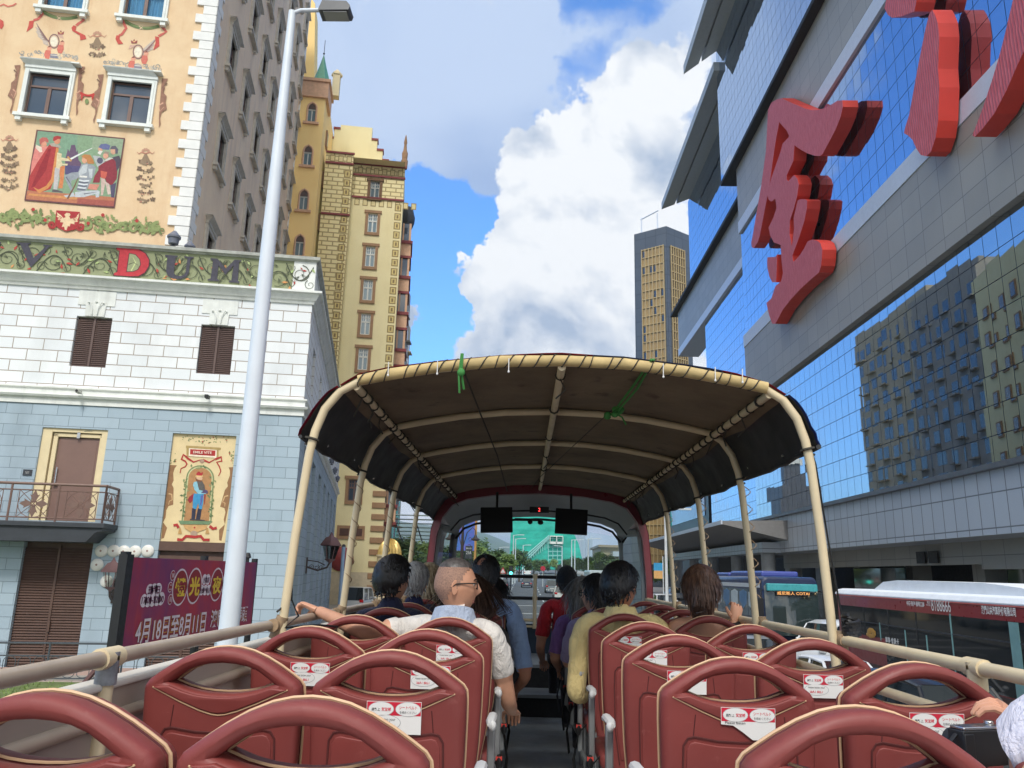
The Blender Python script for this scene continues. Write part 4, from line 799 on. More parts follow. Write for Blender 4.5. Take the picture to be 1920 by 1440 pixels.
def yellow_block():
    v = 42.0; T = thing('gabled_block', 'pale yellow block with painted brickwork, tan windows and a stepped gable', 'building', K0+LV*v, R_(9))
    z4 = lambda x, y: (480+x/3, 80+y/3)
    x0, x1, x2 = -5.3, -2.7, 2.25; y2 = 1.2
    b = MB(); b.poly([(x0, 0, 0), (x1, 0, 0), (x1, 0, 42.6), (x0, 0, 42.6)]); b.poly([(x1, 0, 0), (x1, y2, 0), (x1, y2, 42.6), (x1, 0, 42.6)]); b.build('brick_bay', m_pb, T)
    zt = 42.3; wz = []
    for p, q in (((625, 870), (625, 778)), ((620, 1065), (620, 960)), ((608, 1258), (608, 1145)), ((597, 1440), (597, 1340))):
        a = Lp(*z4(*p), v+y2)[1]; c = Lp(*z4(*q), v+y2)[1]; wz.append((a, c))
    pit = (wz[1][0]-wz[3][0])/2; xa = Lp(*z4(630, 1000), v+y2)[0]; xb = Lp(*z4(682, 1010), v+y2)[0]
    rows = [wz[0], wz[1], wz[2]]+[(wz[2][0]-pit*k, wz[2][1]-pit*k) for k in range(1, 7)]
    holes = [(xa, xb, a, c) for a, c in rows if a > 9]
    zl = Lp(*(600+200/4.235, 800+600/4.235), v+y2)[1]
    low = (Lp(600+225/4.235, 800+500/4.235, v+y2)[0], Lp(600+318/4.235, 800+500/4.235, v+y2)[0], Lp(600+270/4.235, 800+590/4.235, v+y2)[1], Lp(600+270/4.235, 800+420/4.235, v+y2)[1])
    holes = [h for h in holes if h[2] > low[3]+.8]+[low]
    zb_ = Lp(*z4(700, 880), v+y2)[1]
    b = MB(); wall_holes(b, x1, x2, 0, zb_, holes, y2, .25); b.build('front_wall', m_py, T)
    b = MB(); wall_holes(b, x1, x2, zb_, zt, [(xa, xb, *rows[0])], y2, .25); b.build('brick_storey', m_pb, T)
    for i, h in enumerate(holes+[(xa, xb, *rows[0])]): tile_window(T, *h, y2, dark=(h == low))
    b = MB(); b.poly([(x1, y2+.3, 0), (x2, y2+.3, 0), (x2, y2+.3, 42), (x1, y2+.3, 42)]); b.poly([(x2, y2, 0), (x2, 30, 0), (x2, 30, zt), (x2, y2, zt)]); b.poly([(x0, 0, zt), (x2, 0, zt), (x2, 30, zt), (x0, 30, zt)]); b.build('side_wall', m_py, T)
    # trims
    b = MB()
    for a, c, y, z in ((x0, x1+.1, 0, 42.6), (x0, x1+.08, 0, 41.5), (x0, x1+.08, 0, 36.2), (x1, x2+.15, y2, 42.3), (x1, x2+.1, y2, 41.1), (x1, x2+.1, y2, zb_)): b = MB(); b.box(a, c, y-.14, y-.001, z-.08, z+.1); b.build('maroon_string', m_mar, T)
    P = Paint(z4, 0, 0, 0)
    for side, y, xs, za, zc in ((0, -.004, x1-.75, 4, 41), (1, y2-.004, x2-.75, 11, zb_-1)):
        P.y0 = y; P.n = 0
        z = za
        while z < zc:
            P.poly([(xs, z), (xs+.62, z), (xs+.62, z+.75), (xs, z+.75)], (150, 130, 84), True); P.n -= 1; P.y0 -= .002; P.poly([(xs+.1, z+.1), (xs+.52, z+.1), (xs+.52, z+.65), (xs+.1, z+.65)], (214, 194, 130), True); P.n -= 1; P.y0 -= .002; P.poly([(xs+.22, z+.2), (xs+.4, z+.2), (xs+.4, z+.55), (xs+.22, z+.55)], (140, 118, 78), True); P.n -= 1; P.y0 = y
            z += .95
    P.n = 0
    for z0_, n_, xs, y in ((41.55, 3, x0+.4, 0), (41.2, 6, x1+.4, y2), (zb_-.95, 8, x1+.3, y2)):
        P.y0 = y-.002
        for k in range(n_):
            P.poly([(xs+k*.78, z0_+.1), (xs+.5+k*.78, z0_+.1), (xs+.5+k*.78, z0_+.8), (xs+k*.78, z0_+.8)], (156, 136, 92), True); P.n -= 1; P.y0 -= .002; P.poly([(xs+.08+k*.78, z0_+.2), (xs+.42+k*.78, z0_+.2), (xs+.42+k*.78, z0_+.7), (xs+.08+k*.78, z0_+.7)], (220, 204, 150), True); P.n -= 1; P.y0 += .002
    P.build('painted_border', T)
    # stepped gable
    b = MB(); m = MB(); gx = Lp(*z4(560, 470), v+6)[0]; top = Lp(*z4(560, 470), v+6)[1]; half0 = 1.5
    xl, xr = Lp(*z4(478, 460), v+6)[0], Lp(*z4(655, 480), v+6)[0]; bot = 41.8; st = (top-44.2)/4.0
    b.prism([(xl, 6, bot), (xr, 6, bot), (xr, 6, top), (xl, 6, top)], (0, .8, 0))
    for k in range(4):
        z = top-.3-(k+1)*st*.92
        b.box(xr+k*.62, xr+(k+1)*.62, 6, 6.8, bot, z); m.box(xr+k*.62, xr+(k+1)*.62+.1, 5.9, 6.9, z, z+.22)
        b.box(xl-(k+1)*.62, xl-k*.62, 6, 6.8, bot, z+.9); m.box(xl-(k+1)*.62-.1, xl-k*.62, 5.9, 6.9, z+.9, z+1.12)
    b.build('stepped_gable', m_py, T); m.build('gable_coping', m_mar, T)
    b = MB(); b.lathe([(.3, 42.3), (.34, 43.2), (.25, 43.3), (.3, 44), (.18, 44.3), (.12, 45), (.18, 45.1), (.04, 46)], (x2-.1, y2+.2, 0), 8); b.build('corner_finial', m_tan, T)
    # oriel bay on the street side
    for k in range(8):
        b = MB(); mm = MB(); pn = MB(); z = 34.2-k*3.75
        b.box(x2, x2+1.0, 4, 7.4, z, z+1.3); mm.box(x2, x2+1.15, 3.85, 7.55, z+1.3, z+1.6); mm.box(x2, x2+1.1, 3.9, 7.5, z-.25, z); pn.box(x2, x2+.85, 4.1, 7.3, z+1.6, z+3.5)
        for yy in (4.0, 5.1, 6.2, 7.25): b.box(x2+.85, x2+.95, yy, yy+.12, z+1.6, z+3.5)
        b.box(x2+.1, x2+.25, 3.98, 4.08, z+1.6, z+3.5); b.box(x2+.75, x2+.95, 3.98, 4.08, z+1.6, z+3.5)
        f = b.build('oriel', m_pk, T); mm.build('oriel_trim', m_mar, f); pn.build('oriel_pane', m_pane, f)
    b = MB(); b.lathe([(.2, 3.6), (.9, 5.4), (1.0, 5.6)], (x2+.1, 5.7, 0), 10); b.build('oriel_corbel', m_pk, T)
    b = MB(); b.lathe([(.5, 37.8), (.7, 38.4), (.75, 39), (.5, 40), (.3, 40.2)], (x2+.5, 5.5, 0), 8); b.build('oriel_crown', m_dark, T)
    # rusticated quoins low on the corner and the small paired windows
    b = MB()
    for k in range(11): z = .8+k*1.02; b.box(x2-1.1, x2+.05, y2-.13, y2-.001, z, z+.5); b.box(x2-.001, x2+.12, y2-.12, y2+1, z, z+.5)
    b.build('corner_quoins', m_tan, T, bevel=.04)
    u0, zz0 = Lp(600+130/4.235, 800+890/4.235, v+y2); u1, zz1 = Lp(600+358/4.235, 800+790/4.235, v+y2)
    b = MB(); b.box(u0, u1, y2-.12, y2-.001, zz0, zz1); f = b.build('window', m_tan, T)
    for a in (.1, .58): b = MB(); w = u1-u0; b.box(u0+w*a, u0+w*(a+.33), y2-.16, y2-.12, zz0+.3, zz1-.25); b.build('pane', cmat('dark_brown_shutter', (84, 56, 46)), f)
    b = MB(); b.box(x1, x2+.02, y2-.06, y2-.001, 0, 3.4); b.build('stone_base', cmat('beige_stone', (202, 188, 160), rough=.85), T)
yellow_block()
# ================================================================ RIGHT SIDE: mirror-glass complex with red characters
RX = 20.0
def mirror(name, tint, rough=.015):
    n = NT(name); n.p.inputs['Base Color'].default_value = (*tint, 1); n.p.inputs['Metallic'].default_value = 1; n.p.inputs['Roughness'].default_value = rough; return n.m
m_mir = mirror('blue_mirror_glass', (.37, .48, .63)); m_mir2 = mirror('dark_mirror_glass', (.10, .13, .18))
m_mul = cmat('mullion', (74, 92, 116), rough=.4, var=.05)
def tiles(name, c1, c2, joint, w, h, rough=.5, ms=.02, dirt=.2, axis='yz'):
    n = NT(name); b = n.N.new('ShaderNodeTexBrick'); sp = n.N.new('ShaderNodeSeparateXYZ'); n.link(n.obj(), sp.inputs[0]); cb = n.N.new('ShaderNodeCombineXYZ')
    n.link(sp.outputs[1 if axis == 'yz' else 0], cb.inputs[0]); n.link(sp.outputs[2], cb.inputs[1]); n.link(cb.outputs[0], b.inputs['Vector'])
    b.offset = 0; b.inputs['Scale'].default_value = 1; b.inputs['Brick Width'].default_value = w; b.inputs['Row Height'].default_value = h; b.inputs['Mortar Size'].default_value = ms; b.inputs['Bias'].default_value = 0
    b.inputs['Color1'].default_value = (*c1, 1); b.inputs['Color2'].default_value = (*c2, 1); b.inputs['Mortar'].default_value = (*joint, 1)
    f = n.mrange(n.noise(.35, 6, .65, stretch=(1, 1, .4)), .45, .75, 0, dirt); n.link(n.mix(f, b.outputs['Color'], tuple(q*.6 for q in c1)), n.p.inputs['Base Color'])
    n.p.inputs['Roughness'].default_value = rough; return n.m
m_gp = tiles('grey_stone_panels', srgb(168, 165, 156), srgb(158, 155, 147), srgb(116, 116, 112), 1.9, 1.25, .45)
m_fp = tiles('pale_metal_panels', srgb(192, 200, 208), srgb(184, 192, 201), srgb(110, 116, 122), 1.05, 1.5, .35, .03, .12)
m_strip = cmat('white_metal_strip', (206, 214, 226), rough=.4, var=.04)
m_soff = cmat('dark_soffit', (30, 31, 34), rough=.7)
GB = thing('mirror_glass_building', 'huge blue mirror-glass building with grey stone bands and big red characters on its front', 'building', (RX, 0, 0))
rg = random.Random(11)
def curtain(name, x, y0, y1, z0, z1, pw=1.07, ph=1.32, wob=.0024, parent=GB, m=None):
    """facade of separate mirror panes, each a hair out of true, with thin joints between"""
    b = MB(); ny = max(1, round((y1-y0)/pw)); nz = max(1, round((z1-z0)/ph)); dy = (y1-y0)/ny; dz = (z1-z0)/nz; g_ = .018
    for i in range(ny):
        for k in range(nz):
            a, c = rg.gauss(0, wob), rg.gauss(0, wob); e = rg.gauss(0, wob*.5)
            q = []
            for (sy, sz) in ((1, 0), (0, 0), (0, 1), (1, 1)): q.append((x+(sy-.5)*a*dy+(sz-.5)*c*dz, y0+(i+sy)*dy+(g_ if sy == 0 else -g_), z0+(k+sz)*dz+(g_ if sz == 0 else -g_)))
            b.poly(q, 0)
    b.poly([(x+.06, y1, z0), (x+.06, y0, z0), (x+.06, y0, z1), (x+.06, y1, z1)], 1)
    return b.build(name, [m or m_mir, m_mul], parent)
def slab(name, x0, x1, y0, y1, z0, z1, m): b = MB(); b.box(x0, x1, y0, y1, z0, z1); return b.build(name, m, GB)
YE = 71.4; YN = 8.0
# near block (x relative to RX)
slab('fascia', 0, 6, YN, YE-.8, 5.72, 8.45, m_fp); slab('fascia_cap', -.35, 1.0, YN, YE-.5, 8.45, 8.68, cmat('cap_grey', (92, 96, 100), rough=.4))
curtain('glass_wall', .4, YN, YE, 8.68, 19.35, wob=.0017, m=mirror('grey_mirror_glass', (.45, .50, .54)))
slab('stone_band', 0, 2, YN, YE, 19.35, 24.68, m_gp); slab('white_strip', -.06, 2, YN, YE+.03, 24.68, 25.82, m_strip)
curtain('glass_wall', .15, YN+10, YE, 25.82, 36.15)
slab('white_strip', -.06, 2, YN+10, YE+.03, 36.15, 37.35, m_strip); slab('stone_band', 0, 2, YN+10, YE, 37.35, 43.0, m_gp)
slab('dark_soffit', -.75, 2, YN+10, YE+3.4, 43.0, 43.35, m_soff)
curtain('glass_wall', -.7, YN+20, YE+3.2, 43.35, 58.6); 
b = MB(); b.box(-.65, 2, YN+20, YE+3.15, 43.36, 58.5); b.build('block_core', m_mul, GB)
b = MB(); b.box(.5, 30, YN, YE-.1, 8.7, 19.3); b.box(.25, 30, YN+9, YE-.1, 25.8, 43); b.box(1.99, 30, YN, YE-.1, 19.3, 25.8); b.build('block_core', m_mul, GB)
# far block, set back
FX = 2.5
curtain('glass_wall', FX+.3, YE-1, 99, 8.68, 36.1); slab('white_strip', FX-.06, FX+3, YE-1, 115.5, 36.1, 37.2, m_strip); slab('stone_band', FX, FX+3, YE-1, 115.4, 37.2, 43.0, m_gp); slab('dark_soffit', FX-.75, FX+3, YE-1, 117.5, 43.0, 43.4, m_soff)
curtain('glass_wall', FX-.5, YE+1, 103.5, 43.4, 55.6); b = MB(); b.box(FX+.4, 30, YE-1, 98.9, 8.7, 36.1); b.box(FX-.4, 30, YE+1, 103.4, 43.4, 55.5); b.build('block_core', m_mul, GB)
# roof overhangs with a slot along the middle
def eave(x0, x1, y0, y1, z0, z1, skew):
    b = MB(); xm = (x0+x1)/2
    for a, c in ((x0, xm-.12), (xm+.12, x1)):
        f = lambda x: skew*(1-(x-x0)/(x1-x0))
        v = [(a, y0, z0), (c, y0, z0), (c, y1+f(c), z0), (a, y1+f(a), z0)]; b.prism(v, (0, 0, z1-z0))
    b.box(xm-.13, xm+.13, y0, y1, z0+.35, z1, 0); return b.build('roof_eave', cmat('eave_metal', (168, 172, 170), rough=.45, var=.06), GB)
b = eave(-3.4, -.6, YN+20, 74.2, 58.6, 59.7, 4.2); b2 = eave(-1.3, FX-.4, YE+2, 102.5, 55.6, 56.6, 3.5)
# shaded forecourt below the fascia
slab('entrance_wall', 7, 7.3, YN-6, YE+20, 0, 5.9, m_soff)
b = MB(); b.box(2.2, 2.5, YN-4, 40, 4.35, 5.72); o = b.build('soffit_band', m_gp, GB)
for i in range(7):
    for k in range(1): b = MB(); y = 27.2+i*1.55 if i < 5 else 44+(i-5)*1.4; b.box(2.1, 2.2, y, y+.95, 4.7, 5.35); b.build('vent_opening', m_black, GB)
slab('soffit_band', 2.3, 2.6, 40, YE-.8, 4.6, 5.72, m_gp)
for y0, y1 in ((30, 41), (52, 60)): b = MB(); b.box(4, 4.1, y0, y1, 0, 4.6); b.build('entrance_glass', glass('entrance_glass', (.03, .05, .05), .05), GB)
for i in range(9): b = MB(); b.box(5.0, 6.2, 12+i*8.2, 13.2+i*8.2, 0, 5.7); b.build('pillar', m_gp, GB)
lampm = NT('ceiling_lamp'); lampm.p.inputs['Emission Color'].default_value = (1, .75, .4, 1); lampm.p.inputs['Emission Strength'].default_value = 6
for i in range(7): b = MB(); b.lathe([(.001, 5.66), (.12, 5.66), (.12, 5.715)], (1.2+(i % 2)*.9, 23.5+i*1.3, 0), 10); b.build('ceiling_lamp', lampm.m, GB)
# ---------------------------------------------------------------- red characters
n = NT('sign_face'); f = n.mrange(n.noise(1.6, 6, .7, stretch=(1, 6, .8)), .42, .62); w = n.N.new('ShaderNodeTexWave'); n.link(n.obj(), w.inputs['Vector']); w.bands_direction = 'Y'; w.inputs['Scale'].default_value = 1.6; w.inputs['Distortion'].default_value = 2.2; w.inputs['Detail'].default_value = 3
c = n.mix(f, srgb(224, 112, 120), srgb(206, 84, 92)); c = n.mix(n.mrange(w.outputs['Fac'], .7, 1.0, 0, .6), c, srgb(120, 44, 52)); n.link(c, n.p.inputs['Base Color']); n.p.inputs['Roughness'].default_value = .6; n.bump(w.outputs['Fac'], .4, .05)
m_sf = n.m; m_ss = cmat('sign_red_side', (222, 66, 52), rough=.5, var=.06, vs=.6)
def character(label, zf, polys, xf=18.92, th=.95, dupy=0):
    t = thing('sign_character', label, 'sign', (xf, 54 if len(polys) > 4 else 40, 25), 0, 'red characters on the glass building')
    for i, pl in enumerate(polys):
        b = MB(); pts = [onX(*zf(x, y), xf) for x, y in pl]; o = t.location
        pts = [Vector((.004*i, p.y-o.y, p.z-o.z)) for p in pts]
        A = sum(pts[j].y*pts[(j+1) % len(pts)].z-pts[(j+1) % len(pts)].y*pts[j].z for j in range(len(pts)))
        if A > 0: pts = pts[::-1]
        n_ = len(pts); bk = [p+Vector((th-.008*i, 0, 0)) for p in pts]
        b.poly([tuple(p) for p in pts], 0)
        b.poly([tuple(p) for p in bk[::-1]], 1)
        for j in range(n_): b.poly([tuple(pts[j]), tuple(bk[j]), tuple(bk[(j+1) % n_]), tuple(pts[(j+1) % n_])], 1)
        b.build('stroke', [m_sf, m_ss], t)
    b = MB()
    for pl in polys[:6]:
        p = onX(*zf(sum(q[0] for q in pl)/len(pl), sum(q[1] for q in pl)/len(pl)), xf); o = t.location
        b.tube([(th-.05, p.y-o.y, p.z-o.z), (th+.28, p.y-o.y, p.z-o.z)], .12, 6)
    b.build('bracket', m_soff, t)
z1_ = lambda x, y: (1400+x/6.5458, 170+y/6.5458)
CA = [(265, 230), (300, 150), (370, 105), (430, 92), (490, 120), (560, 152), (640, 185), (720, 220), (800, 238), (880, 235), (960, 212), (1040, 170), (1110, 125), (1175, 118), (1180, 200), (1150, 330), (1090, 480), (1000, 650), (930, 780), (895, 803), (840, 800), (760, 775), (680, 735), (620, 695), (585, 665), (555, 620), (525, 565), (490, 490), (400, 385), (320, 310)]
CB = [(262, 228), (330, 310), (400, 382), (355, 620), (320, 860), (290, 1080), (262, 1250), (225, 1440), (160, 1780), (135, 1860), (85, 1932), (65, 1925), (55, 1870), (80, 1740), (130, 1440), (175, 1180), (235, 740)]
CC = [(525, 560), (585, 668), (572, 860), (490, 1040), (488, 1090), (510, 1110), (580, 1035), (622, 1080), (638, 1150), (618, 1290), (580, 1440), (530, 1590), (525, 1760), (548, 1870), (430, 1900), (330, 1860), (285, 1770), (268, 1680), (325, 1560), (365, 1440), (350, 1325), (300, 1362), (270, 1340), (250, 1270), (292, 1100), (410, 760), (440, 650)]
CD = [(622, 1348), (660, 1332), (720, 1335), (742, 1352), (735, 1450), (705, 1600), (645, 1790), (590, 1940), (556, 2028), (535, 1990), (560, 1860), (578, 1700), (575, 1560)]
CE = [(412, 1860), (545, 1860), (565, 2080), (575, 2100), (640, 2030), (700, 1940), (745, 1850), (800, 1828), (860, 1840), (900, 1870), (925, 1950), (920, 2060), (910, 2150), (885, 2230), (780, 2320), (660, 2430), (540, 2560), (440, 2690), (350, 2862), (310, 2860), (275, 2760), (255, 2680), (240, 2605), (300, 2550), (350, 2400), (420, 2340), (442, 2240), (425, 2080)]
CF = [(252, 2045), (300, 2042), (350, 2040), (372, 2010), (368, 2140), (358, 2352), (310, 2350), (275, 2280), (255, 2190), (248, 2120)]
character('large red channel character with a peaked roof stroke, the one seen whole', z1_, [CA, CB, CC, CD, CE, CF])
z3_ = lambda x, y: (1640+x/4.6464, y/4.6464)
G = [(140, -260), (110, -40), (85, 70), (115, 130), (150, 155), (240, 140), (345, 100), (362, 20), (380, -120), (370, -260)]
H = [(500, 85), (520, 120), (550, 200), (562, 320), (552, 600), (562, 760), (552, 1050), (530, 1200), (490, 1320), (450, 1362), (400, 1350), (360, 1290), (330, 1220), (290, 1180), (255, 1160), (262, 1120), (300, 1000), (340, 780), (380, 560), (440, 260), (475, 120)]
I = [(1260, -380), (1205, -10), (1120, 350), (1080, 500), (1020, 700), (940, 940), (880, 1100), (848, 1180), (870, 1192), (930, 1130), (1040, 990), (1150, 780), (1240, 570), (1301, 440), (1400, 180), (1520, -380)]
character('second red channel character, cut off by the top edge of the photo', z3_, [G, H, I])
# ---------------------------------------------------------------- gold tower behind
T = thing('gold_tower', 'dark grey hotel tower with gold window grids on two faces, behind the glass building', 'building', (27.4, 150, 0), 0)
m_tw = tiles('tower_panel', srgb(96, 104, 114), srgb(88, 96, 106), srgb(66, 72, 80), 2.4, 3.0, .3, .06, .2)
m_tw2 = tiles('tower_panel_x', srgb(80, 88, 98), srgb(72, 80, 90), srgb(54, 60, 68), 2.4, 3.0, .3, .06, .2, 'xz')
m_gold = cmat('gold_window', (160, 136, 92), rough=.35, var=.15, vs=.4); m_goldd = cmat('gold_frame', (178, 156, 112), rough=.4)
def tower_face(rot, L, x0, x1, dark):
    b = MB(); b.poly([(0, 0, 0), (L, 0, 0), (L, 0, 73.5), (0, 0, 73.5)] if L > 0 else [(L, 0, 0), (0, 0, 0), (0, 0, 73.5), (L, 0, 73.5)]); b.build('wall', m_tw2, T, rot=(0, 0, rot))
    b = MB(); b.poly([(x0, -.05, 6), (x1, -.05, 6), (x1, -.05, 69.5), (x0, -.05, 69.5)]); fr = b.build('gold_field', mat('gold_dark', srgb(92, 74, 50), .4) if dark else m_gold, T, rot=(0, 0, rot))
    b = MB(); n = 6
    for i in range(n+1): x = x0+(x1-x0)*i/n; b.box(x-.09, x+.09, -.3, -.06, 6, 69.5)
    for k in range(36): z = 6+k*1.81; b.box(x0, x1, -.26, -.06, z-.08, z+.08)
    b.build('grid', m_goldd, fr)
    b = MB(); rr = random.Random(4)
    for k in range(35):
        for i in range(n):
            if dark or rr.random() < (.5 if i == 0 else .08): x = x0+(x1-x0)*(i+.12)/n; z = 6+k*1.81; b.poly([(x, -.07, z+.2), (x+(x1-x0)*.76/n, -.07, z+.2), (x+(x1-x0)*.76/n, -.07, z+1.5), (x, -.07, z+1.5)])
    b.build('dark_panes', glass('dark_pane', (.02, .02, .02), .08), fr)
tower_face(R_(-36), -7.4, -5.6, -.7, False); tower_face(R_(38), 7.0, 1.1, 5.2, True)
b = MB(); a = Vector((0, 0, 0)); p1 = Vector((-7.4*math.cos(R_(-36)), -7.4*math.sin(R_(-36)), 0)); p2 = Vector((7*math.cos(R_(38)), 7*math.sin(R_(38)), 0)); p3 = p1+p2
for z in (73.5,): b.poly([(q.x, q.y, z) for q in (a, p2, p3, p1)])
for u, w in ((p1, p3), (p3, p2)): b.poly([(u.x, u.y, 0), (w.x, w.y, 0), (w.x, w.y, 73.5), (u.x, u.y, 73.5)])
b.build('roof', m_tw, T)
b = MB()
for q in (p1*.75, p1*.25): b.tube([(q.x, q.y+.4, 73.5), (q.x, q.y+.4, 77)], .16, 6)
b.tube([(p1.x*.78, p1.y*.78+.4, 76.6), (p1.x*.22, p1.y*.22+.4, 77.6)], .16, 6); b.build('roof_frame', m_strip, T)
# low dark wing and forecourt canopy
T = thing('dark_wing', 'low dark glass wing beyond the forecourt canopy', 'building', (24.5, 108, 0))
b = MB(); b.box(0, 30, 0, 30, 0, 26); b.build('wall', tiles('dark_panels', srgb(58, 60, 66), srgb(50, 52, 58), srgb(36, 38, 42), 2.2, 1.8, .35), T)
b = MB(); b.box(-.1, -.02, 2, 28, 12, 20); b.build('window_strip', m_mir2, T)
T = thing('forecourt_canopy', 'wide flat grey entrance canopy with a white edge, carried on round pillars', 'canopy', (15, 62, 0))
b = MB(); y1 = 44; b.prism([(0, 0, 7.7), (5.2, 0, 6.55), (5.2, 0, 8.1), (.1, 0, 7.95)], (0, y1, 0)); b.build('roof', cmat('canopy_grey', (138, 136, 134), rough=.55, var=.08), T)
b = MB(); b.box(-.12, 0, -.1, y1+.1, 7.68, 7.98); b.build('white_edge', m_strip, T)
b = MB(); b.box(3.6, 5.0, 2, y1, 5.7, 6.5); b.build('beam', m_fp, T)
for i in range(5): b = MB(); b.lathe([(.55, 0), (.55, 5.7)], (4.3, 3+i*9.5, 0), 16); b.build('pillar', cmat('pillar_grey', (150, 154, 156), rough=.5), T)
# ================================================================ THE OPEN-TOP BUS WE SIT ON
DK = 2.3
m_tube = cmat('cream_tube', (212, 194, 158), rough=.45, var=.08, vs=6, streak=.25)
m_rail = cmat('worn_rail', (170, 154, 136), rough=.38, var=.12, vs=5)
m_pad = cmat('yellow_padding', (192, 168, 116), rough=.75, var=.28, vs=9)
m_rope = mat('dark_rope', (.05, .045, .035), .9)
m_rust = cmat('galvanised', (120, 122, 126), rough=.5, var=.35, vs=30)
n = NT('tarpaulin'); f = n.mrange(n.noise(2.2, 6, .65), .35, .7); c = n.mix(f, srgb(122, 106, 84), srgb(94, 80, 62)); g_ = n.mrange(n.noise(7, 4, .6), .62, .72, 0, .6); n.link(n.mix(g_, c, srgb(56, 48, 38)), n.p.inputs['Base Color']); n.p.inputs['Roughness'].default_value = .85; n.bump(n.noise(9, 4, .6), .25, .02); m_tarp = n.m
m_flap = mat('black_tarpaulin', (.02, .021, .022), .6, var=.3, vs=3, bump=.3, bs=5)
m_tarpred = cmat('red_canvas', (176, 40, 66), rough=.8)
m_tarpblu = cmat('blue_canvas', (80, 96, 170), rough=.8)
m_mar2 = cmat('bus_maroon', (110, 26, 38), rough=.35, var=.08, coat=.3)
m_liner = cmat('grey_liner', (168, 172, 172), rough=.8, var=.06)
m_vinyl = mat('grey_vinyl', (.42, .46, .47), .65, var=.22, vs=4, bump=.3, bs=90)
m_navy = mat('navy_panel', (.012, .03, .055), .45, var=.15)
BUS = thing('tour_bus', 'open-top tour bus deck with cream railings, a patched brown canopy and a maroon front windscreen', 'bus', (0, 0, 0))
b = MB(); b.box(-1.22, 1.22, -1.6, 8.0, DK-.1, DK); b.box(-1.22, -.32, 8.0, 9.75, DK-.1, DK); b.box(.32, 1.22, 8.0, 9.75, DK-.1, DK); b.build('deck', m_vinyl, BUS)
b = MB()
for i, (y, z) in enumerate(((7.9, DK+.2), (8.35, DK+.42))): b.box(-.32, .32, y, 9.75, DK-.05, z-.03)
b.build('step_riser', mat('dark_riser', (.02, .021, .023), .7, var=.3, vs=30), BUS)
for y, z in ((7.88, DK+.2), (8.33, DK+.42)): b = MB(); b.box(-.33, .33, y, 9.75, z-.03, z); b.build('step_tread', cmat('pale_tread', (150, 156, 160), rough=.5), BUS)
b = MB(); b.box(-1.15, 1.15, 9.5, 9.56, DK, DK+.74); b.build('front_bulkhead', m_navy, BUS)
m_side = cmat('beige_panel', (160, 146, 132), rough=.55, var=.06)
for sx, top in ((-1, 3.285), (1, 2.72)):
    b = MB(); b.box(sx*1.22, sx*1.27, -1.6, 9.7, 1.0, top); b.build('side_panel', m_side, BUS)
    b = MB(); b.box(sx*1.21, sx*1.285, -1.6, 9.7, top, top+.018); b.build('panel_cap', cmat('cap_cream', (206, 200, 188), rough=.6), BUS, bevel=.006)
    b = MB(); b.box(sx*1.23, sx*1.275, -1.6, 9.7, .35, 1.0); b.build('lower_side', m_mar2, BUS)
# rails: upper and lower tube each side, with posts
def rail_side(sx, m, posts):
    x = 1.175 if sx > 0 else -1.215
    b = MB(); b.tube([(x, -1.6, 3.365), (x, 3, 3.365), (x, 9.4, 3.362)], .0205, 12); b.build('guard_rail', m, BUS)
    b = MB(); b.tube([(x, -1.6, 3.215), (x, 9.4, 3.212)], .018, 10); b.build('guard_rail', m, BUS)
    for y in posts:
        b = MB(); b.tube([(x, y, DK), (x, y, 3.37)], .021, 12); b.build('rail_post', m_tube, BUS)
        b = MB(); b.tube([(x, y-.045, 3.365), (x, y+.045, 3.365)], .027, 14, 1); b.tube([(x, y, 3.30), (x, y, 3.38)], .027, 14); b.build('rail_joint', [m_rust if sx < 0 else m_tube, m_tube], BUS); b = MB(); b.tube([(x, y, 3.19), (x, y, 3.24)], .025, 12); b.tube([(x, y-.05, 3.215), (x, y+.05, 3.215)], .024, 12); b.build('rail_joint', [m_rust if sx < 0 else m_tube, m_tube], BUS)
rail_side(-1, m_rail, [.9, 2.12]); rail_side(1, m_tube, [.9, 2.46])
HY = [3.47, 4.6, 5.75, 7.05]
def hoop_path(y, full=True):
    half = [(1.175, 3.3), (1.148, 3.75), (1.118, 4.1), (1.10, 4.2), (1.065, 4.30), (1.0, 4.385), (.92, 4.43), (.78, 4.46), (.55, 4.50), (.28, 4.53), (0, 4.54)]
    return [(-x, y, z) for x, z in half]+[(x-.03*max(0, (x-.9)/.27), y, z) for x, z in half[::-1][1:]]
for i, y in enumerate(HY):
    p = hoop_path(y)
    b = MB(); b.tube([(-1.17, y, DK+.6)]+p+[(1.17, y, DK+.6)], .0195 if i == 0 else .020, 12); h = b.build('canopy_hoop', m_tube, BUS)
    for sx in (-1, 1):
        b = MB(); xs_ = 1.175 if sx > 0 else 1.2; b.tube([(sx*xs_, y, 3.31), (sx*1.172, y, 3.40)], .026, 12); b.tube([(sx*xs_, y-.05, 3.365), (sx*xs_, y+.05, 3.365)], .027, 12)
        if i > 0:
            for k in range(7): z = 3.5+k*.1; xx = 1.165-(z-3.3)*.062; b.tube([(sx*(xx+.0215*math.cos(q*.8)), y+.0215*math.sin(q*.8), z+q*.012) for q in range(9)], .003, 4)
        b.build('hoop_socket', cmat('rusty_socket', (150, 126, 98), rough=.7, var=.35, vs=25), h)
b = MB(); b.tube([(-1.19, 3.44, 3.42), (-1.15, 3.5, 3.47), (-1.12, 3.52, 3.40), (-1.16, 3.46, 3.355), (-1.05, 3.6, 3.36), (-1.0, 3.75, 3.345)], .005, 5); b.tube([(-1.15, 3.5, 3.47), (-1.16, 3.52, 3.53), (-1.18, 3.53, 3.56)], .004, 5); b.build('loose_cable', m_black, BUS)
b = MB(); rr = random.Random(12)
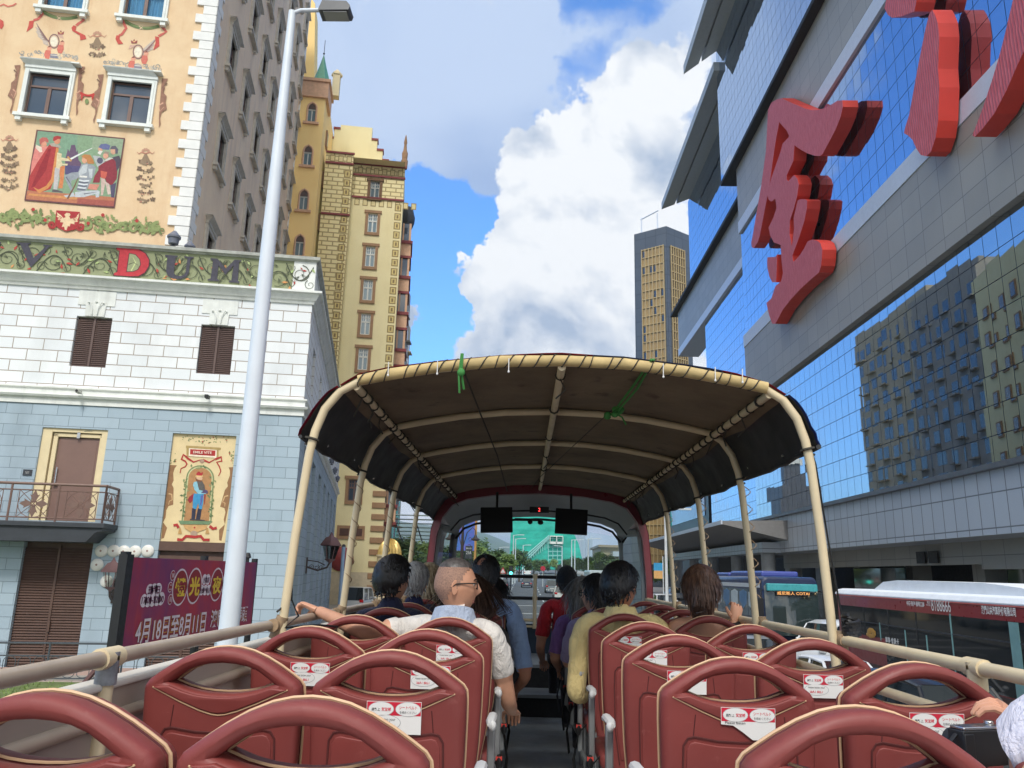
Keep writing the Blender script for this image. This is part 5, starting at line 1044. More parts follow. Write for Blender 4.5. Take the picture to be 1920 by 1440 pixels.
for k in range(5): b.tube([(1.2+.03*math.cos(q*.7+k), 3.42+.035*math.sin(q*.7+k), 3.36+.018*k+.004*q) for q in range(10)], .009, 5)
b.tube([(1.19, 3.47, 3.40), (1.15, 3.47, 3.75), (1.12, 3.48, 4.1), (1.07, 3.49, 4.3)], .004, 4); b.build('coiled_strap', m_black, BUS)
# padded front edge with lashing
pth = [q for q in hoop_path(HY[0]) if abs(q[0]) < .96]
b = MB(); b.tube([(x, y-.01, z+.005) for x, y, z in pth], [.0235+.005*math.sin(i*1.7)**2 for i in range(len(pth))], 12); pad = b.build('edge_padding', m_pad, BUS)
def along(path, t):
    L = [0]
    for a, c in zip(path, path[1:]): L.append(L[-1]+(Vector(c)-Vector(a)).length)
    s = t*L[-1]
    for i in range(len(path)-1):
        if s <= L[i+1]: f = (s-L[i])/max(1e-9, L[i+1]-L[i]); return Vector(path[i]).lerp(Vector(path[i+1]), f)
    return Vector(path[-1])
b = MB(); rr = random.Random(8)
for k in range(30):
    t0 = (k+rr.uniform(.1, .6))/30; sl_ = rr.uniform(.008, .02)
    pts = []
    for q in range(9): a = q*math.pi/4; c = along(pth, min(1, max(0, t0+sl_*math.cos(a*.5)))); pts.append((c.x, c.y-.01+.030*math.cos(a), c.z+.005+.030*math.sin(a)))
    b.tube(pts, .0028, 4)
b.build('lashing', m_rope, pad)
# ridge and corner purlins, wrapped
def bar(x, z, r, m, wraps=0, y0=HY[0], y1=8.8, dz=0):
    b = MB(); b.tube([(x, y0, z), (x, y1, z+dz)], r, 10); o = b.build('canopy_bar', m, BUS)
    if wraps:
        b = MB()
        for k in range(wraps):
            y = y0+.15+k*(y1-y0-.2)/wraps+rr.uniform(-.03, .03); w = rr.uniform(-.05, .05); b.tube([(x+(r+.004)*math.cos(q*.785), y+w*q/8, z+(r+.004)*math.sin(q*.785)) for q in range(9)], rr.choice([.004, .007]), 5)
            if rr.random() < .35: b.tube([(x, y, z-r), (x+rr.uniform(-.03, .03), y+.02, z-r-.05), (x+rr.uniform(-.05, .05), y+.03, z-r-.09)], .004, 5)
        b.build('lashing', m_rope, o)
bar(0, 4.518, .019, m_tube, 6); bar(-.93, 4.408, .018, m_tube, 34); bar(.93, 4.408, .018, m_tube, 34)
# canopy sheet: slung between the hoops, with hanging side flaps
def cover():
    half = [(1.0, 4.40), (.92, 4.452), (.78, 4.488), (.55, 4.525), (.28, 4.555), (0, 4.566)]
    prof = [(-x, z) for x, z in half]+[(x, z) for x, z in half[::-1][1:]]
    ys = []; stops = HY+[8.86]
    for a, c in zip(stops, stops[1:]): ys += [a+(c-a)*k/8 for k in range(8)]
    ys.append(8.86)
    # refine profile
    P = []
    for (a, c) in zip(prof, prof[1:]): P += [(a[0]+(c[0]-a[0])*k/4, a[1]+(c[1]-a[1])*k/4) for k in range(4)]
    P.append(prof[-1]); b = MB(); vs = []
    for y in ys:
        k = max(i for i in range(len(stops)) if stops[i] <= y+1e-6); c = stops[min(k+1, len(stops)-1)]; a = stops[k]; t = (y-a)/(c-a) if c > a else 0; sag = .035*math.sin(math.pi*t)
        for x, z in P: vs.append((x, y-.02, z-sag*(1-.3*abs(x))+.012*mnoise.noise(Vector((x*3, y*3, 0)))))
    n_ = len(P)
    fs = [[r*n_+i, r*n_+i+1, (r+1)*n_+i+1, (r+1)*n_+i] for r in range(len(ys)-1) for i in range(n_-1)]
    b.add(vs, fs, 0, True); b.build('canopy_cover', m_tarp, BUS)
    b = MB(); vs2 = [(x, y, z+.012) for x, y, z in vs]; mi = [0 if (P[i][0] < .1 or P[i][0] > .7) else 1 for i in range(n_-1)]
    for r in range(len(ys)-1):
        for i in range(n_-1): j = r*n_+i; b.poly([vs2[j], vs2[j+1], vs2[j+1+n_], vs2[j+n_]], mi[i])
    b.build('canopy_top', [m_tarpred, m_tarpblu], BUS, smooth=60)
    for sx in (-1, 1):
        b = MB(); q = []; M_ = 9
        for j, y in enumerate(ys):
            for i in range(M_):
                t = i/(M_-1); x = 1.0+(.165 if sx < 0 else .13)*t**.65; z = 4.402-.235*t-(.008*math.sin(y*5.2)+.018*mnoise.noise(Vector((y*1.7, sx*3, 5))))*t
                if i == M_-1: z += .004*math.sin(y*19)
                x += .018*t*mnoise.noise(Vector((y*2.2, i*.6, sx*9)))
                q.append((sx*x, y-.02, z))
        b.add(q, [[r*M_+i, r*M_+i+1, (r+1)*M_+i+1, (r+1)*M_+i] for r in range(len(ys)-1) for i in range(M_-1)], 0, True); fl = b.build('canopy_flap', m_flap, BUS)
        b = MB(); q2 = [(x+sx*.012, y, z+.004) for x, y, z in q]; b.add(q2, [[r*M_+i, r*M_+i+1, (r+1)*M_+i+1, (r+1)*M_+i] for r in range(len(ys)-1) for i in range(M_-1)], 0, True); b.build('outer_cloth', m_tarpred if sx < 0 else m_tarpblu, fl)
        b = MB(); b.tube([(p[0], p[1], p[2]) for p in q[M_-1::M_]], .012 if sx > 0 else .009, 6); b.build('hem', m_flap, fl)
        for y in HY: b = MB(); b.tube([(sx*((1.112 if sx < 0 else 1.085)+.028*math.cos(k*.785)), y+.028*math.sin(k*.785), 4.14+.004*k) for k in range(9)], .006, 5); b.build('tie_cord', m_rope, fl)
        b = MB()
        for k in range(8): b.ell((sx*(1.15 if sx < 0 else 1.115), 3.9+k*.62, 4.2+.02*math.sin(k*2.0)), (.008, .008, .008), 6, 4)
        b.build('eyelet', m_chrome, fl)
cover()
m_gcord = cmat('green_cord', (58, 128, 58), rough=.7)
b = MB(); b.tube([(-.45, HY[0]-.04, 4.56), (-.452, HY[0]-.05, 4.47), (-.44, HY[0]-.02, 4.40)], .006, 6); b.tube([(-.455, HY[0]-.04, 4.56), (-.462, HY[0]-.05, 4.45), (-.458, HY[0]-.03, 4.38)], .005, 6); b.ell((-.453, HY[0]-.05, 4.47), (.018, .015, .02), 8, 6); b.build('tie_cord', m_gcord, BUS)
b = MB(); b.tube([(.4, HY[0]-.04, 4.55), (.36, 3.7, 4.5), (.31, 4.05, 4.45), (.3, 4.1, 4.44)], .006, 6); b.tube([(.41, HY[0]-.04, 4.55), (.38, 3.75, 4.49), (.32, 4.06, 4.44)], .006, 6)
for k in range(7): b.ell((.30+rr.uniform(-.03, .05), 4.08+rr.uniform(-.03, .03), 4.435+rr.uniform(-.02, .02)), (.02, .018, .016), 6, 5)
b.tube([(.3, 4.1, 4.44), (.35, 4.12, 4.42), (.37, 4.12, 4.38)], .005, 5); b.build('tie_cord', m_gcord, BUS)
b = MB(); b.tube([(.3, 4.1, 4.46), (.15, 5.7, 4.48), (-.02, 7.4, 4.49), (-.1, 8.6, 4.5)], .004, 4); b.build('tension_rope', m_rope, BUS)
b = MB(); b.tube([(-.45, 3.47, 4.5), (-.42, 4.6, 4.49), (-.38, 6, 4.48), (-.36, 8.6, 4.47)], .005, 4); b.build('tension_rope', m_rope, BUS)
for k in range(6):
    x = (-.78, -.56, -.24, .45, .68, .8)[k]; b = MB(); z = 4.50-.05*abs(x); b.tube([(x, HY[0]-.055, z+.05), (x, HY[0]-.05, z-.008)], .0025, 5); b.ell((x, HY[0]-.05, z-.01), (.005, .004, .006), 6, 5); b.build('cable_tie', m_plate, BUS)
# windscreen cab
def cab():
    def prof(s, top):    # arch outline in x/z, scaled
        h = [(1.235, 2.9), (1.225, 3.6), (1.19, 4.02), (1.13, 4.22), (1.02, 4.36), (.85, 4.43), (.5, 4.485), (0, 4.51)]
        h = [(x*s, 2.9+(z-2.9)*top) for x, z in h]; return [(-x, z) for x, z in h]+[(x, z) for x, z in h[::-1][1:]]
    def band(name, y0, y1, p0, p1, m):
        b = MB(); n_ = len(p0); b.add([(x, y0, z) for x, z in p0]+[(x, y1, z) for x, z in p1], [[i, i+1, n_+i+1, n_+i] for i in range(n_-1)], 0, True); return b.build(name, m, BUS)
    o, i1 = prof(1.0, 1.035), prof(.945, .975)
    b = MB(); n_ = len(o); b.add([(x, 8.78, z) for x, z in o]+[(x, 8.78, z) for x, z in i1]+[(x, 8.92, z) for x, z in i1], [[i, i+1, n_+i+1, n_+i] for i in range(n_-1)]+[[n_+i, n_+i+1, 2*n_+i+1, 2*n_+i] for i in range(n_-1)], 0); b.build('cab_arch', m_mar2, BUS, smooth=50)
    band('cab_roof', 8.76, 9.95, o, prof(.97, .96), m_mar2)
    # inner liner: only the roof part, above the quarter windows
    ls = [q for q in range(n_) if i1[q][1] > 4.05]; w = prof(.90, .885)
    b = MB(); k = len(ls); b.add([(i1[q][0], 8.9, i1[q][1]) for q in ls]+[(w[q][0]*1.01, 9.3, w[q][1]+.04) for q in ls]+[(w[q][0], 9.78, w[q][1]-.04) for q in ls], [[r*k+i, r*k+i+1, (r+1)*k+i+1, (r+1)*k+i] for r in range(2) for i in range(k-1)], 0, True); b.build('cab_liner', m_liner, BUS)
    b = MB(); b.tube([(w[q][0]*.98, 9.72, w[q][1]-.075) for q in ls], .014, 6); b.tube([(w[q][0]*1.0, 9.25, w[q][1]-.005) for q in ls], .01, 6); b.build('screen_seal', m_black, BUS)
    for sx in (-1, 1):
        b = MB(); b.tube([(sx*1.03, 9.78, 2.9), (sx*1.03, 9.78, 3.9), (sx*1.0, 9.77, 4.12)], .05, 6); b.tube([(sx*1.17, 8.93, 2.9), (sx*1.165, 8.93, 3.7), (sx*1.12, 8.93, 4.08)], .042, 6); b.box(sx*1.17, sx*1.03, 8.9, 9.8, 2.85, 2.95); b.build('screen_pillar', m_liner, BUS)
        b = MB(); b.tube([(sx*1.115, 8.95, 4.08), (sx*1.0, 9.76, 4.1)], .045, 6); b.build('pillar_head', m_liner, BUS)
        b = MB(); b.poly([(sx*1.16, 8.95, 2.95), (sx*1.04, 9.76, 2.95), (sx*1.0, 9.76, 4.1), (sx*1.12, 8.95, 4.07)]); b.build('quarter_glass', clear_glass('cab_glass', (.90, .98, .97)), BUS)
    b = MB(); g = [(-1.0, 2.75), (1.0, 2.75), (1.0, 4.06), (.6, 4.12), (0, 4.15), (-.6, 4.12), (-1.0, 4.06)]; b.poly([(x, 9.8+.06*(1-x*x), z) for x, z in g]); b.build('windscreen', clear_glass('cab_glass'), BUS)
    b = MB(); b.box(-.11, .11, 9.05, 9.12, 4.28, 4.345); b.build('route_display', m_black, BUS)
    led = NT('red_led'); led.p.inputs['Base Color'].default_value = (.4, .01, .01, 1); led.p.inputs['Emission Color'].default_value = (1, .05, .05, 1); led.p.inputs['Emission Strength'].default_value = 2
    b = MB(); fit_text(b, '2', .022, .04, Matrix.Translation((0, 9.046, 4.312)) @ Matrix.Rotation(R_(90), 4, 'X')); b.build('display_digit', led.m, BUS)
    b = MB(); b.box(-.28, .02, 9.3, 9.36, 4.2, 4.23); b.ell((-.1, 9.3, 4.19), (.03, .04, .03), 10, 6); b.ell((0.02, 9.3, 4.185), (.035, .045, .028), 10, 6); b.build('dash_camera', m_black, BUS)
cab()
for x, lab, lean in ((-.46, 'left flat black television hung under the front of the canopy', .03), (.33, 'right flat black television hung under the front of the canopy', -.03)):
    t = thing('television', lab, 'television', (x, 8.45, 4.15), lean, 'televisions under the canopy front')
    b = MB(); b.box(-.17, .17, -.02, .03, -.135, .13); b.build('screen_body', mat('tv_black', (.004, .004, .005), .35, var=0), t, rot=(R_(-8), -lean*1.2, 0), bevel=.006)
    b = MB(); b.tube([(0, .03, .1), (0, .1, .2), (0, .12, .3)], .015, 6); b.build('bracket', m_black, t)
# front guard rails
b = MB(); b.tube([(-.95, 9.35, 3.57), (.55, 9.35, 3.57)], .02, 8); b.build('front_rail', m_black, BUS)
b = MB(); b.tube([(-.55, 9.36, 3.33), (.55, 9.36, 3.33)], .02, 8); b.build('front_rail', m_black, BUS)
b = MB(); b.tube([(-1.0, 9.36, 3.09), (1.0, 9.36, 3.09)], .018, 8); b.tube([(-1, 9.36, 3.02), (1, 9.36, 3.02)], .012, 6); b.build('front_rail', m_tube, BUS)
for x in (-.62, -.54, -.03, .6): b = MB(); b.tube([(x, 9.34, 3.0), (x, 9.34, 3.6)], .021, 8); b.tube([(x, 9.34, 3.55), (x, 9.34, 3.6)], .03, 8); b.tube([(x, 9.34, 3.31), (x, 9.34, 3.36)], .03, 8); b.build('front_post', m_tube, BUS)
b = MB(); b.tube([(.5, 9.3, 3.59), (.72, 8.9, 3.5), (.85, 8.6, 3.42)], .02, 8); b.build('front_rail', m_tube, BUS)
# ---------------------------------------------------------------- seats
n = NT('seat_red'); f = n.mrange(n.noise(3.0, 6, .6), .3, .7); c = n.mix(f, srgb(134, 60, 55), srgb(120, 52, 49)); s_ = n.mrange(n.noise(26, 5, .7), .62, .78, 0, .22); c = n.mix(s_, c, srgb(180, 120, 112)); oi = n.N.new('ShaderNodeObjectInfo'); c = n.mix(n.mrange(oi.outputs['Random'], 0, 1, 0, .22), c, srgb(112, 58, 54)); sc2 = n.mrange(n.noise(5, 8, .75, stretch=(1, 1, 9)), .66, .74, 0, .35); c = n.mix(sc2, c, srgb(176, 122, 114)); n.link(c, n.p.inputs['Base Color']); n.link(n.mrange(n.noise(8, 4), .3, .7, .44, .62), n.p.inputs['Roughness']); n.bump(n.noise(260, 3, .6), .10, .002); m_seat = n.m
m_seatd = cmat('seat_groove', (84, 36, 34), rough=.6); m_pipe = cmat('seat_piping', (206, 170, 134), rough=.5, var=.1)
SW = .203
def outline(sc=1.0, hole=True, zmin=.40):
    R = [(.150, zmin), (.166, .48), (.186, .58), (.198, .70), (.204, .82), (.2065, .92), (.2065, .972), (.2045, .991), (.195, 1.005), (.172, 1.022), (.141, 1.043), (.104, 1.064), (.065, 1.080), (.032, 1.0875), (0, 1.09)]
    return [(x*sc, z) for x, z in R]
HOLE = [(.138, 1.000), (.120, 1.014), (.095, 1.031), (.065, 1.043), (.033, 1.049), (0, 1.051)]   # upper edge, right half
HLOW = [(.138, 1.000), (.10, .986), (.066, .978), (.033, .974), (0, .973)]
def bend(x, z): return (1.09-z)*.13 + .10*max(0, abs(x)-.10)**1.5*2.0
def plate(pts_outer, pts_hole, y0, y1, bev, cuts=True):
    cu = bpy.data.curves.new('c', 'CURVE'); cu.dimensions = '2D'; cu.fill_mode = 'BOTH'; cu.extrude = max(.0005, (y1-y0)/2-bev); cu.bevel_depth = bev; cu.bevel_resolution = 2; cu.offset = -bev
    for pts in (pts_outer, pts_hole):
        if not pts: continue
        s = cu.splines.new('POLY'); s.points.add(len(pts)-1); s.use_cyclic_u = True
        for i, p in enumerate(pts): s.points[i].co = (p[0], p[1], 0, 1)
    o = bpy.data.objects.new('c', cu); COL.objects.link(o); dg = bpy.context.evaluated_depsgraph_get(); dg.update(); me = bpy.data.meshes.new_from_object(o.evaluated_get(dg)); bpy.data.objects.remove(o)
    bm = bmesh.new(); bm.from_mesh(me); bmesh.ops.remove_doubles(bm, verts=bm.verts, dist=1e-5)
    if cuts:
        for ax, vals in (((1, 0, 0), [-.19, -.17, -.15, -.12, -.09, -.05, 0, .05, .09, .12, .15, .17, .19]), ((0, 1, 0), [.5, .6, .7, .78, .86, .92, .96])):
            for v in vals: bmesh.ops.bisect_plane(bm, geom=bm.verts[:]+bm.edges[:]+bm.faces[:], plane_co=Vector(ax)*v, plane_no=ax)
    ym = (y0+y1)/2
    for v in bm.verts: x, z, t = v.co.x, v.co.y, v.co.z; v.co = (x, ym+t+bend(x, z), z)
    bmesh.ops.recalc_face_normals(bm, faces=bm.faces); bm.to_mesh(me); bm.free()
    return me
def mobj(name, me, m, parent, ang=35):
    me.materials.clear(); me.materials.append(m)
    for p in me.polygons: p.use_smooth = True
    me.set_sharp_from_angle(angle=R_(ang)); me.name = name
    o = bpy.data.objects.new(name, me); COL.objects.link(o); o.parent = parent; return o
def sym(right): return right+[(-x, z) for x, z in right[::-1] if abs(x) > 1e-6]
def surf(pts, off): return [(x, bend(x, z)+off, z) for x, z in pts]
def subdiv(pts, k=4, closed=False):
    out = []; m = len(pts)
    for i in range(m if closed else m-1):
        a, c = pts[i], pts[(i+1) % m]; out += [(a[0]+(c[0]-a[0])*j/k, a[1]+(c[1]-a[1])*j/k) for j in range(k)]
    if not closed: out.append(pts[-1])
    return out
m_stw = cmat('sticker_white', (232, 230, 226), rough=.4, var=.03); m_str = cmat('sticker_red', (206, 44, 66), rough=.4, var=.03); m_stk = cmat('sticker_ink', (40, 40, 44), rough=.5); m_sto = cmat('sticker_grey', (176, 176, 176), rough=.5)
def sticker(parent, torn=False, dx=.02):
    b = MB(); z0, z1 = .900, .960; cx = .0+dx; w = .062
    def F(pts, off, mi): b.poly([(cx+x*1.16, bend(cx+x*1.16, .967-(.96-z)*1.36)-off-.0115, .967-(.96-z)*1.36) for x, z in pts], mi)
    base = [(-w, z0), (w, z0), (w, z1), (-w, z1)] if not torn else [(-w, z0+.028), (-w*.55, z0+.026), (-w*.2, z0+.014), (.01, z0+.0), (w, z0), (w, z1), (-w, z1)]
    # fold the sheet at x=0 so it follows the back
    F(base, .0075, 0)
    F([(-w+.001, z1-.026), (w-.001, z1-.026), (w-.001, z1-.001), (-w+.001, z1-.001)], .0078, 1)
    def ell(ex, ez, rx, rz):
        q = [(ex+rx*math.cos(2*math.pi*i/20), ez+rz*math.sin(2*math.pi*i/20)) for i in range(20)]; F([(ex+(x-ex)*1.04, ez+(z-ez)*1.07) for x, z in q], .0081, 3); F(q, .0084, 0)
    ell(-.029, z1-.014, .028, .0125); ell(.032, z1-.014, .028, .0125)
    if not torn: ell(-.022, z0+.021, .037, .014)
    def T(s, x, z, ww, hh, mi, bold=.0): x, z, ww, hh = x*1.16, .967-(.96-z)*1.36, ww*1.16, hh*1.3; M = Matrix.Translation((cx+x, bend(cx+x, z)-.0088-.0115, z)) @ Matrix.Rotation(R_(90), 4, 'X'); fit_text(b, s, ww, hh, M, mi, bold)
    T('請繫上', -.041, z1-.0145, .019, .0065, 2, .01); T('安全帶', -.0175, z1-.0135, .021, .0085, 1, .02)
    T('シートベルト', .032, z1-.0105, .04, .007, 1, .01); T('を締めください', .032, z1-.0195, .038, .0055, 2)
    if not torn: T('Please fasten your', -.022, z0+.0265, .052, .0075, 2); T('SEAT BELT', -.022, z0+.0165, .042, .0075, 1, .02)
    else: T('Please fasten', -.03, z0+.0315, .046, .005, 2)
    return b.build('safety_sticker', [m_stw, m_str, m_stk, m_sto], parent)
def make_seat():
    t = thing('bus_seat', 'x', 'seat', (0, 0, DK))
    full = sym(outline()); hole = [(x, z) for x, z in HOLE]+[(-x, z) for x, z in HOLE[::-1][1:]]+[(-x, z) for x, z in HLOW[1:]]+[(x, z) for x, z in HLOW[::-1][1:-1]]
    full = subdiv(full, 3, True); hole = subdiv(hole, 3, True)
    mobj('back_shell', plate(full, hole, -.012, .05, .018), m_seat, t)
    inn = [(x*.975, z-.006 if z > .9 else z) for x, z in full]
    mobj('cushion_back', plate(inn, hole, .054, .105, .016), m_seat, t)
    b = MB(); b.tube(surf([p for p in full], .0545), .0036, 6, 0, closed=True); b.tube(surf(hole, .0545), .0026, 5, 0, closed=True); b.build('piping', m_pipe, t)
    # brow plate under the grip with its V edge, and the seams of the lower panel
    v = subdiv([(.176, .988), (.135, .993), (.098, .9795), (.066, .9715), (.033, .9675), (0, .9665), (-.033, .9675), (-.066, .9715), (-.098, .9795), (-.135, .993), (-.176, .988), (-.1, .9555), (-.05, .936), (-.02, .9275), (0, .9255), (.02, .9275), (.05, .936), (.1, .9555)], 3, True)
    mobj('brow_panel', plate(v, None, -.0185, -.004, .004, False), m_seat, t)
    vb = [(.178, .988), (.1, .9525), (.05, .9325), (.018, .9235), (0, .9215), (-.018, .9235), (-.05, .9325), (-.1, .9525), (-.178, .988)]
    b = MB(); b.tube(surf(subdiv(vb, 4), -.0135), .0018, 5); b.build('brow_seam', m_pipe, t)
    b = MB(); pan = [(.125, .45), (.146, .6), (.152, .80), (.150, .865), (.138, .884), (.12, .888), (.06, .879), (0, .877), (-.06, .879), (-.12, .888), (-.138, .884), (-.150, .865), (-.152, .80), (-.146, .6), (-.125, .45)]
    b.tube(surf(subdiv(pan, 4), -.0125), .0032, 5)
    for sx in (-1, 1): b.tube(surf(subdiv([(sx*.118, .945), (sx*.124, .89)], 3), -.0122), .0014, 4)
    b.build('panel_seam', m_seatd, t)
    ins = [(.118, .47), (.138, .6), (.144, .79), (.142, .855), (.132, .872), (.12, .876), (.06, .867), (0, .865)]; ins = sym(ins)
    mobj('lower_panel', plate(subdiv(ins, 3, True), None, -.016, -.004, .003, False), m_seat, t)
    b = MB(); b.box(-.205, .205, .14, .56, .40, .485); b.build('seat_cushion', m_seat, t, bevel=.03, smooth=40)
    b = MB()
    for sx in (-1, 1): b.tube([(sx*.15, .2, 0), (sx*.15, .2, .42)], .018, 8); b.tube([(sx*.15, .5, 0), (sx*.15, .5, .42)], .018, 8); b.tube([(sx*.15, .1, .42), (sx*.15, .52, .40)], .016, 8)
    b.build('seat_frame', m_chrome, t)
    return t
def armrest(parent, sx):
    b = MB(); b.box(sx*.222, sx*.252, .24, .275, .30, .73); b.tube([(sx*.237, .26, .32), (sx*.2, .3, .25), (sx*.15, .3, .22)], .014, 6); a = b.build('armrest', cmat('arm_metal', (150, 152, 152), rough=.35, metal=.6), parent, bevel=.006)
    b = MB(); b.tube([(sx*.235, .16, .745), (sx*.235, .22, .75), (sx*.237, .36, .745), (sx*.24, .40, .73)], [.012, .019, .019, .012], 8, flat=.75); b.ell((sx*.243, .17, .74), (.016, .022, .02), 8, 6); b.build('arm_pad', cmat('arm_white', (206, 206, 204), rough=.5), a)
def seatbelt(parent, sx):
    b = MB(); b.tube([(sx*.2, .2, .46), (sx*.25, .22, .40), (sx*.27, .3, .25), (sx*.25, .36, .1)], .014, 6, flat=.25); b.ell((sx*.25, .2, .43), (.018, .03, .035), 8, 6); b.build('seat_belt', m_black, parent)
    b = MB(); b.box(sx*.235, sx*.265, .18, .2, .44, .456); b.build('belt_button', cmat('belt_red', (196, 60, 50)), parent)
proto = make_seat(); SEATS = {}
SX = {'LO': -.945, 'LI': -.505, 'RI': .432, 'RO': .928}
LBL = {'LO': 'red plastic bus seat by the left railing, ', 'LI': 'red plastic bus seat on the left of the aisle, ', 'RI': 'red plastic bus seat on the right of the aisle, ', 'RO': 'red plastic bus seat by the right railing, '}
ORD = ['nearest row', 'second row from the camera', 'third row from the camera', 'fourth row from the camera', 'fifth row from the camera', 'sixth row from the camera', 'seventh row from the camera', 'foremost row']
first = True
for col in ('LO', 'LI', 'RI', 'RO'):
    for k in range(8):
        y = (1.355+.836*k) if col[0] == 'L' else (1.415+.83*k)
        s = proto if first else dup(proto)
        s.location = (SX[col], y, DK); s['label'] = LBL[col]+ORD[k]; s['group'] = 'red seats of the open-top bus'; SEATS[col, k] = s; s.rotation_euler = ((rr.uniform(-.02, .012), 0, rr.uniform(-.014, .014)) if not first else (0, 0, 0)); first = False
sp = sticker(SEATS['LI', 1]); st_ = sticker(SEATS['RI', 1], True)
for col, k in [('LO', 0), ('LO', 2), ('LI', 2), ('LI', 3), ('RI', 2), ('RI', 3), ('RI', 4), ('RO', 1), ('RO', 2), ('RO', 3), ('LO', 4), ('LI', 4), ('RO', 5), ('RI', 0), ('LI', 0)]:
    c = sp.copy(); COL.objects.link(c); c.parent = SEATS[col, k]
for k in range(8): armrest(SEATS['LI', k], 1); armrest(SEATS['RI', k], -1); seatbelt(SEATS['LI', k], 1); seatbelt(SEATS['RI', k], -1)
SEATS['LI', 1]['label'] = 'red seat left of the aisle with a whole white safety sticker, second row'
SEATS['RI', 1]['label'] = 'red seat right of the aisle with a torn white safety sticker, second row'
SEATS['LO', 1]['label'] = 'red seat by the left railing without any sticker, beside the weathered rail post, second row'
SEATS['RO', 1]['label'] = 'red seat by the right railing with a white safety sticker, beside the cream rail post'
# ================================================================ PEOPLE
rp = random.Random(21)
m_skin = cmat('skin', (206, 152, 122), rough=.5, var=.08, vs=20); m_skin2 = cmat('skin_tan', (184, 126, 98), rough=.5, var=.08, vs=20)
def skinmat(n): return m_skin if n == 0 else m_skin2
def cloth(name, rgb):
    if name in MATS: return MATS[name]
    n = NT(name); c = srgb(*rgb); f = n.mrange(n.noise(9, 5, .6), .3, .7); n.link(n.mix(f, tuple(q*.88 for q in c), c), n.p.inputs['Base Color']); n.p.inputs['Roughness'].default_value = .9; n.p.inputs['Sheen Weight'].default_value = .15
    n.bump(n.noise(13, 5, .62, dist=1.6, stretch=(1, 1, .45)), .9, .03); MATS[name] = n.m; return n.m
def hairmat(name, c1, c2):
    if name in MATS: return MATS[name]
    n = NT(name); f = n.mrange(n.noise(60, 3, .6, stretch=(1, 1, .12)), .35, .65); n.link(n.mix(f, c1, c2), n.p.inputs['Base Color']); n.p.inputs['Roughness'].default_value = .42; n.bump(n.noise(160, 2, .5, stretch=(1, 1, .08)), .5, .004); MATS[name] = n.m; return n.m
def head_pt(d):
    x, y, z = d
    p = Vector((x*.0765, y*.097, z*.118))
    if z > 0: p.x *= 1+.05*z*(1-z)*2; p.y *= 1+(.05*z if y < 0 else 0)
    if z < -.1:
        t = (-z-.1)/.9; p.x *= 1-.30*t
        if y < 0: p.y *= 1-.42*t
        else: p.y *= 1+.22*t*t
    if y > 0:
        g = lambda v, c, w: math.exp(-((v-c)/w)**2)
        k = min(1, y*2)
        p.y += k*(.026*g(x, 0, .13)*g(z, -.20, .14)+.012*g(x, 0, .11)*g(z, .02, .16)+.006*g(z, .2, .1)*g(abs(x), .3, .3)-.011*g(abs(x), .38, .16)*g(z, .06, .10)+.007*g(x, 0, .27)*g(z, -.50, .055)+.006*g(x, 0, .25)*g(z, -.63, .05)-.004*g(x, 0, .3)*g(z, -.565, .025)+.008*g(x, 0, .3)*g(z, -.85, .14)+.004*g(abs(x), .55, .2)*g(z, -.2, .2))
    return p
def hairline(d, low=0.0):
    r = math.hypot(d.x, d.y); c = d.y/r if r > 1e-6 else 0
    pts = [(-1, -.62), (-.5, -.52), (-.1, -.12), (.05, -.2), (.2, .1), (.45, .42), (.8, .62), (1, .60)]
    for (a, u), (b_, v) in zip(pts, pts[1:]):
        if a <= c <= b_: return u+(v-u)*(c-a)/(b_-a)+low
    return .6
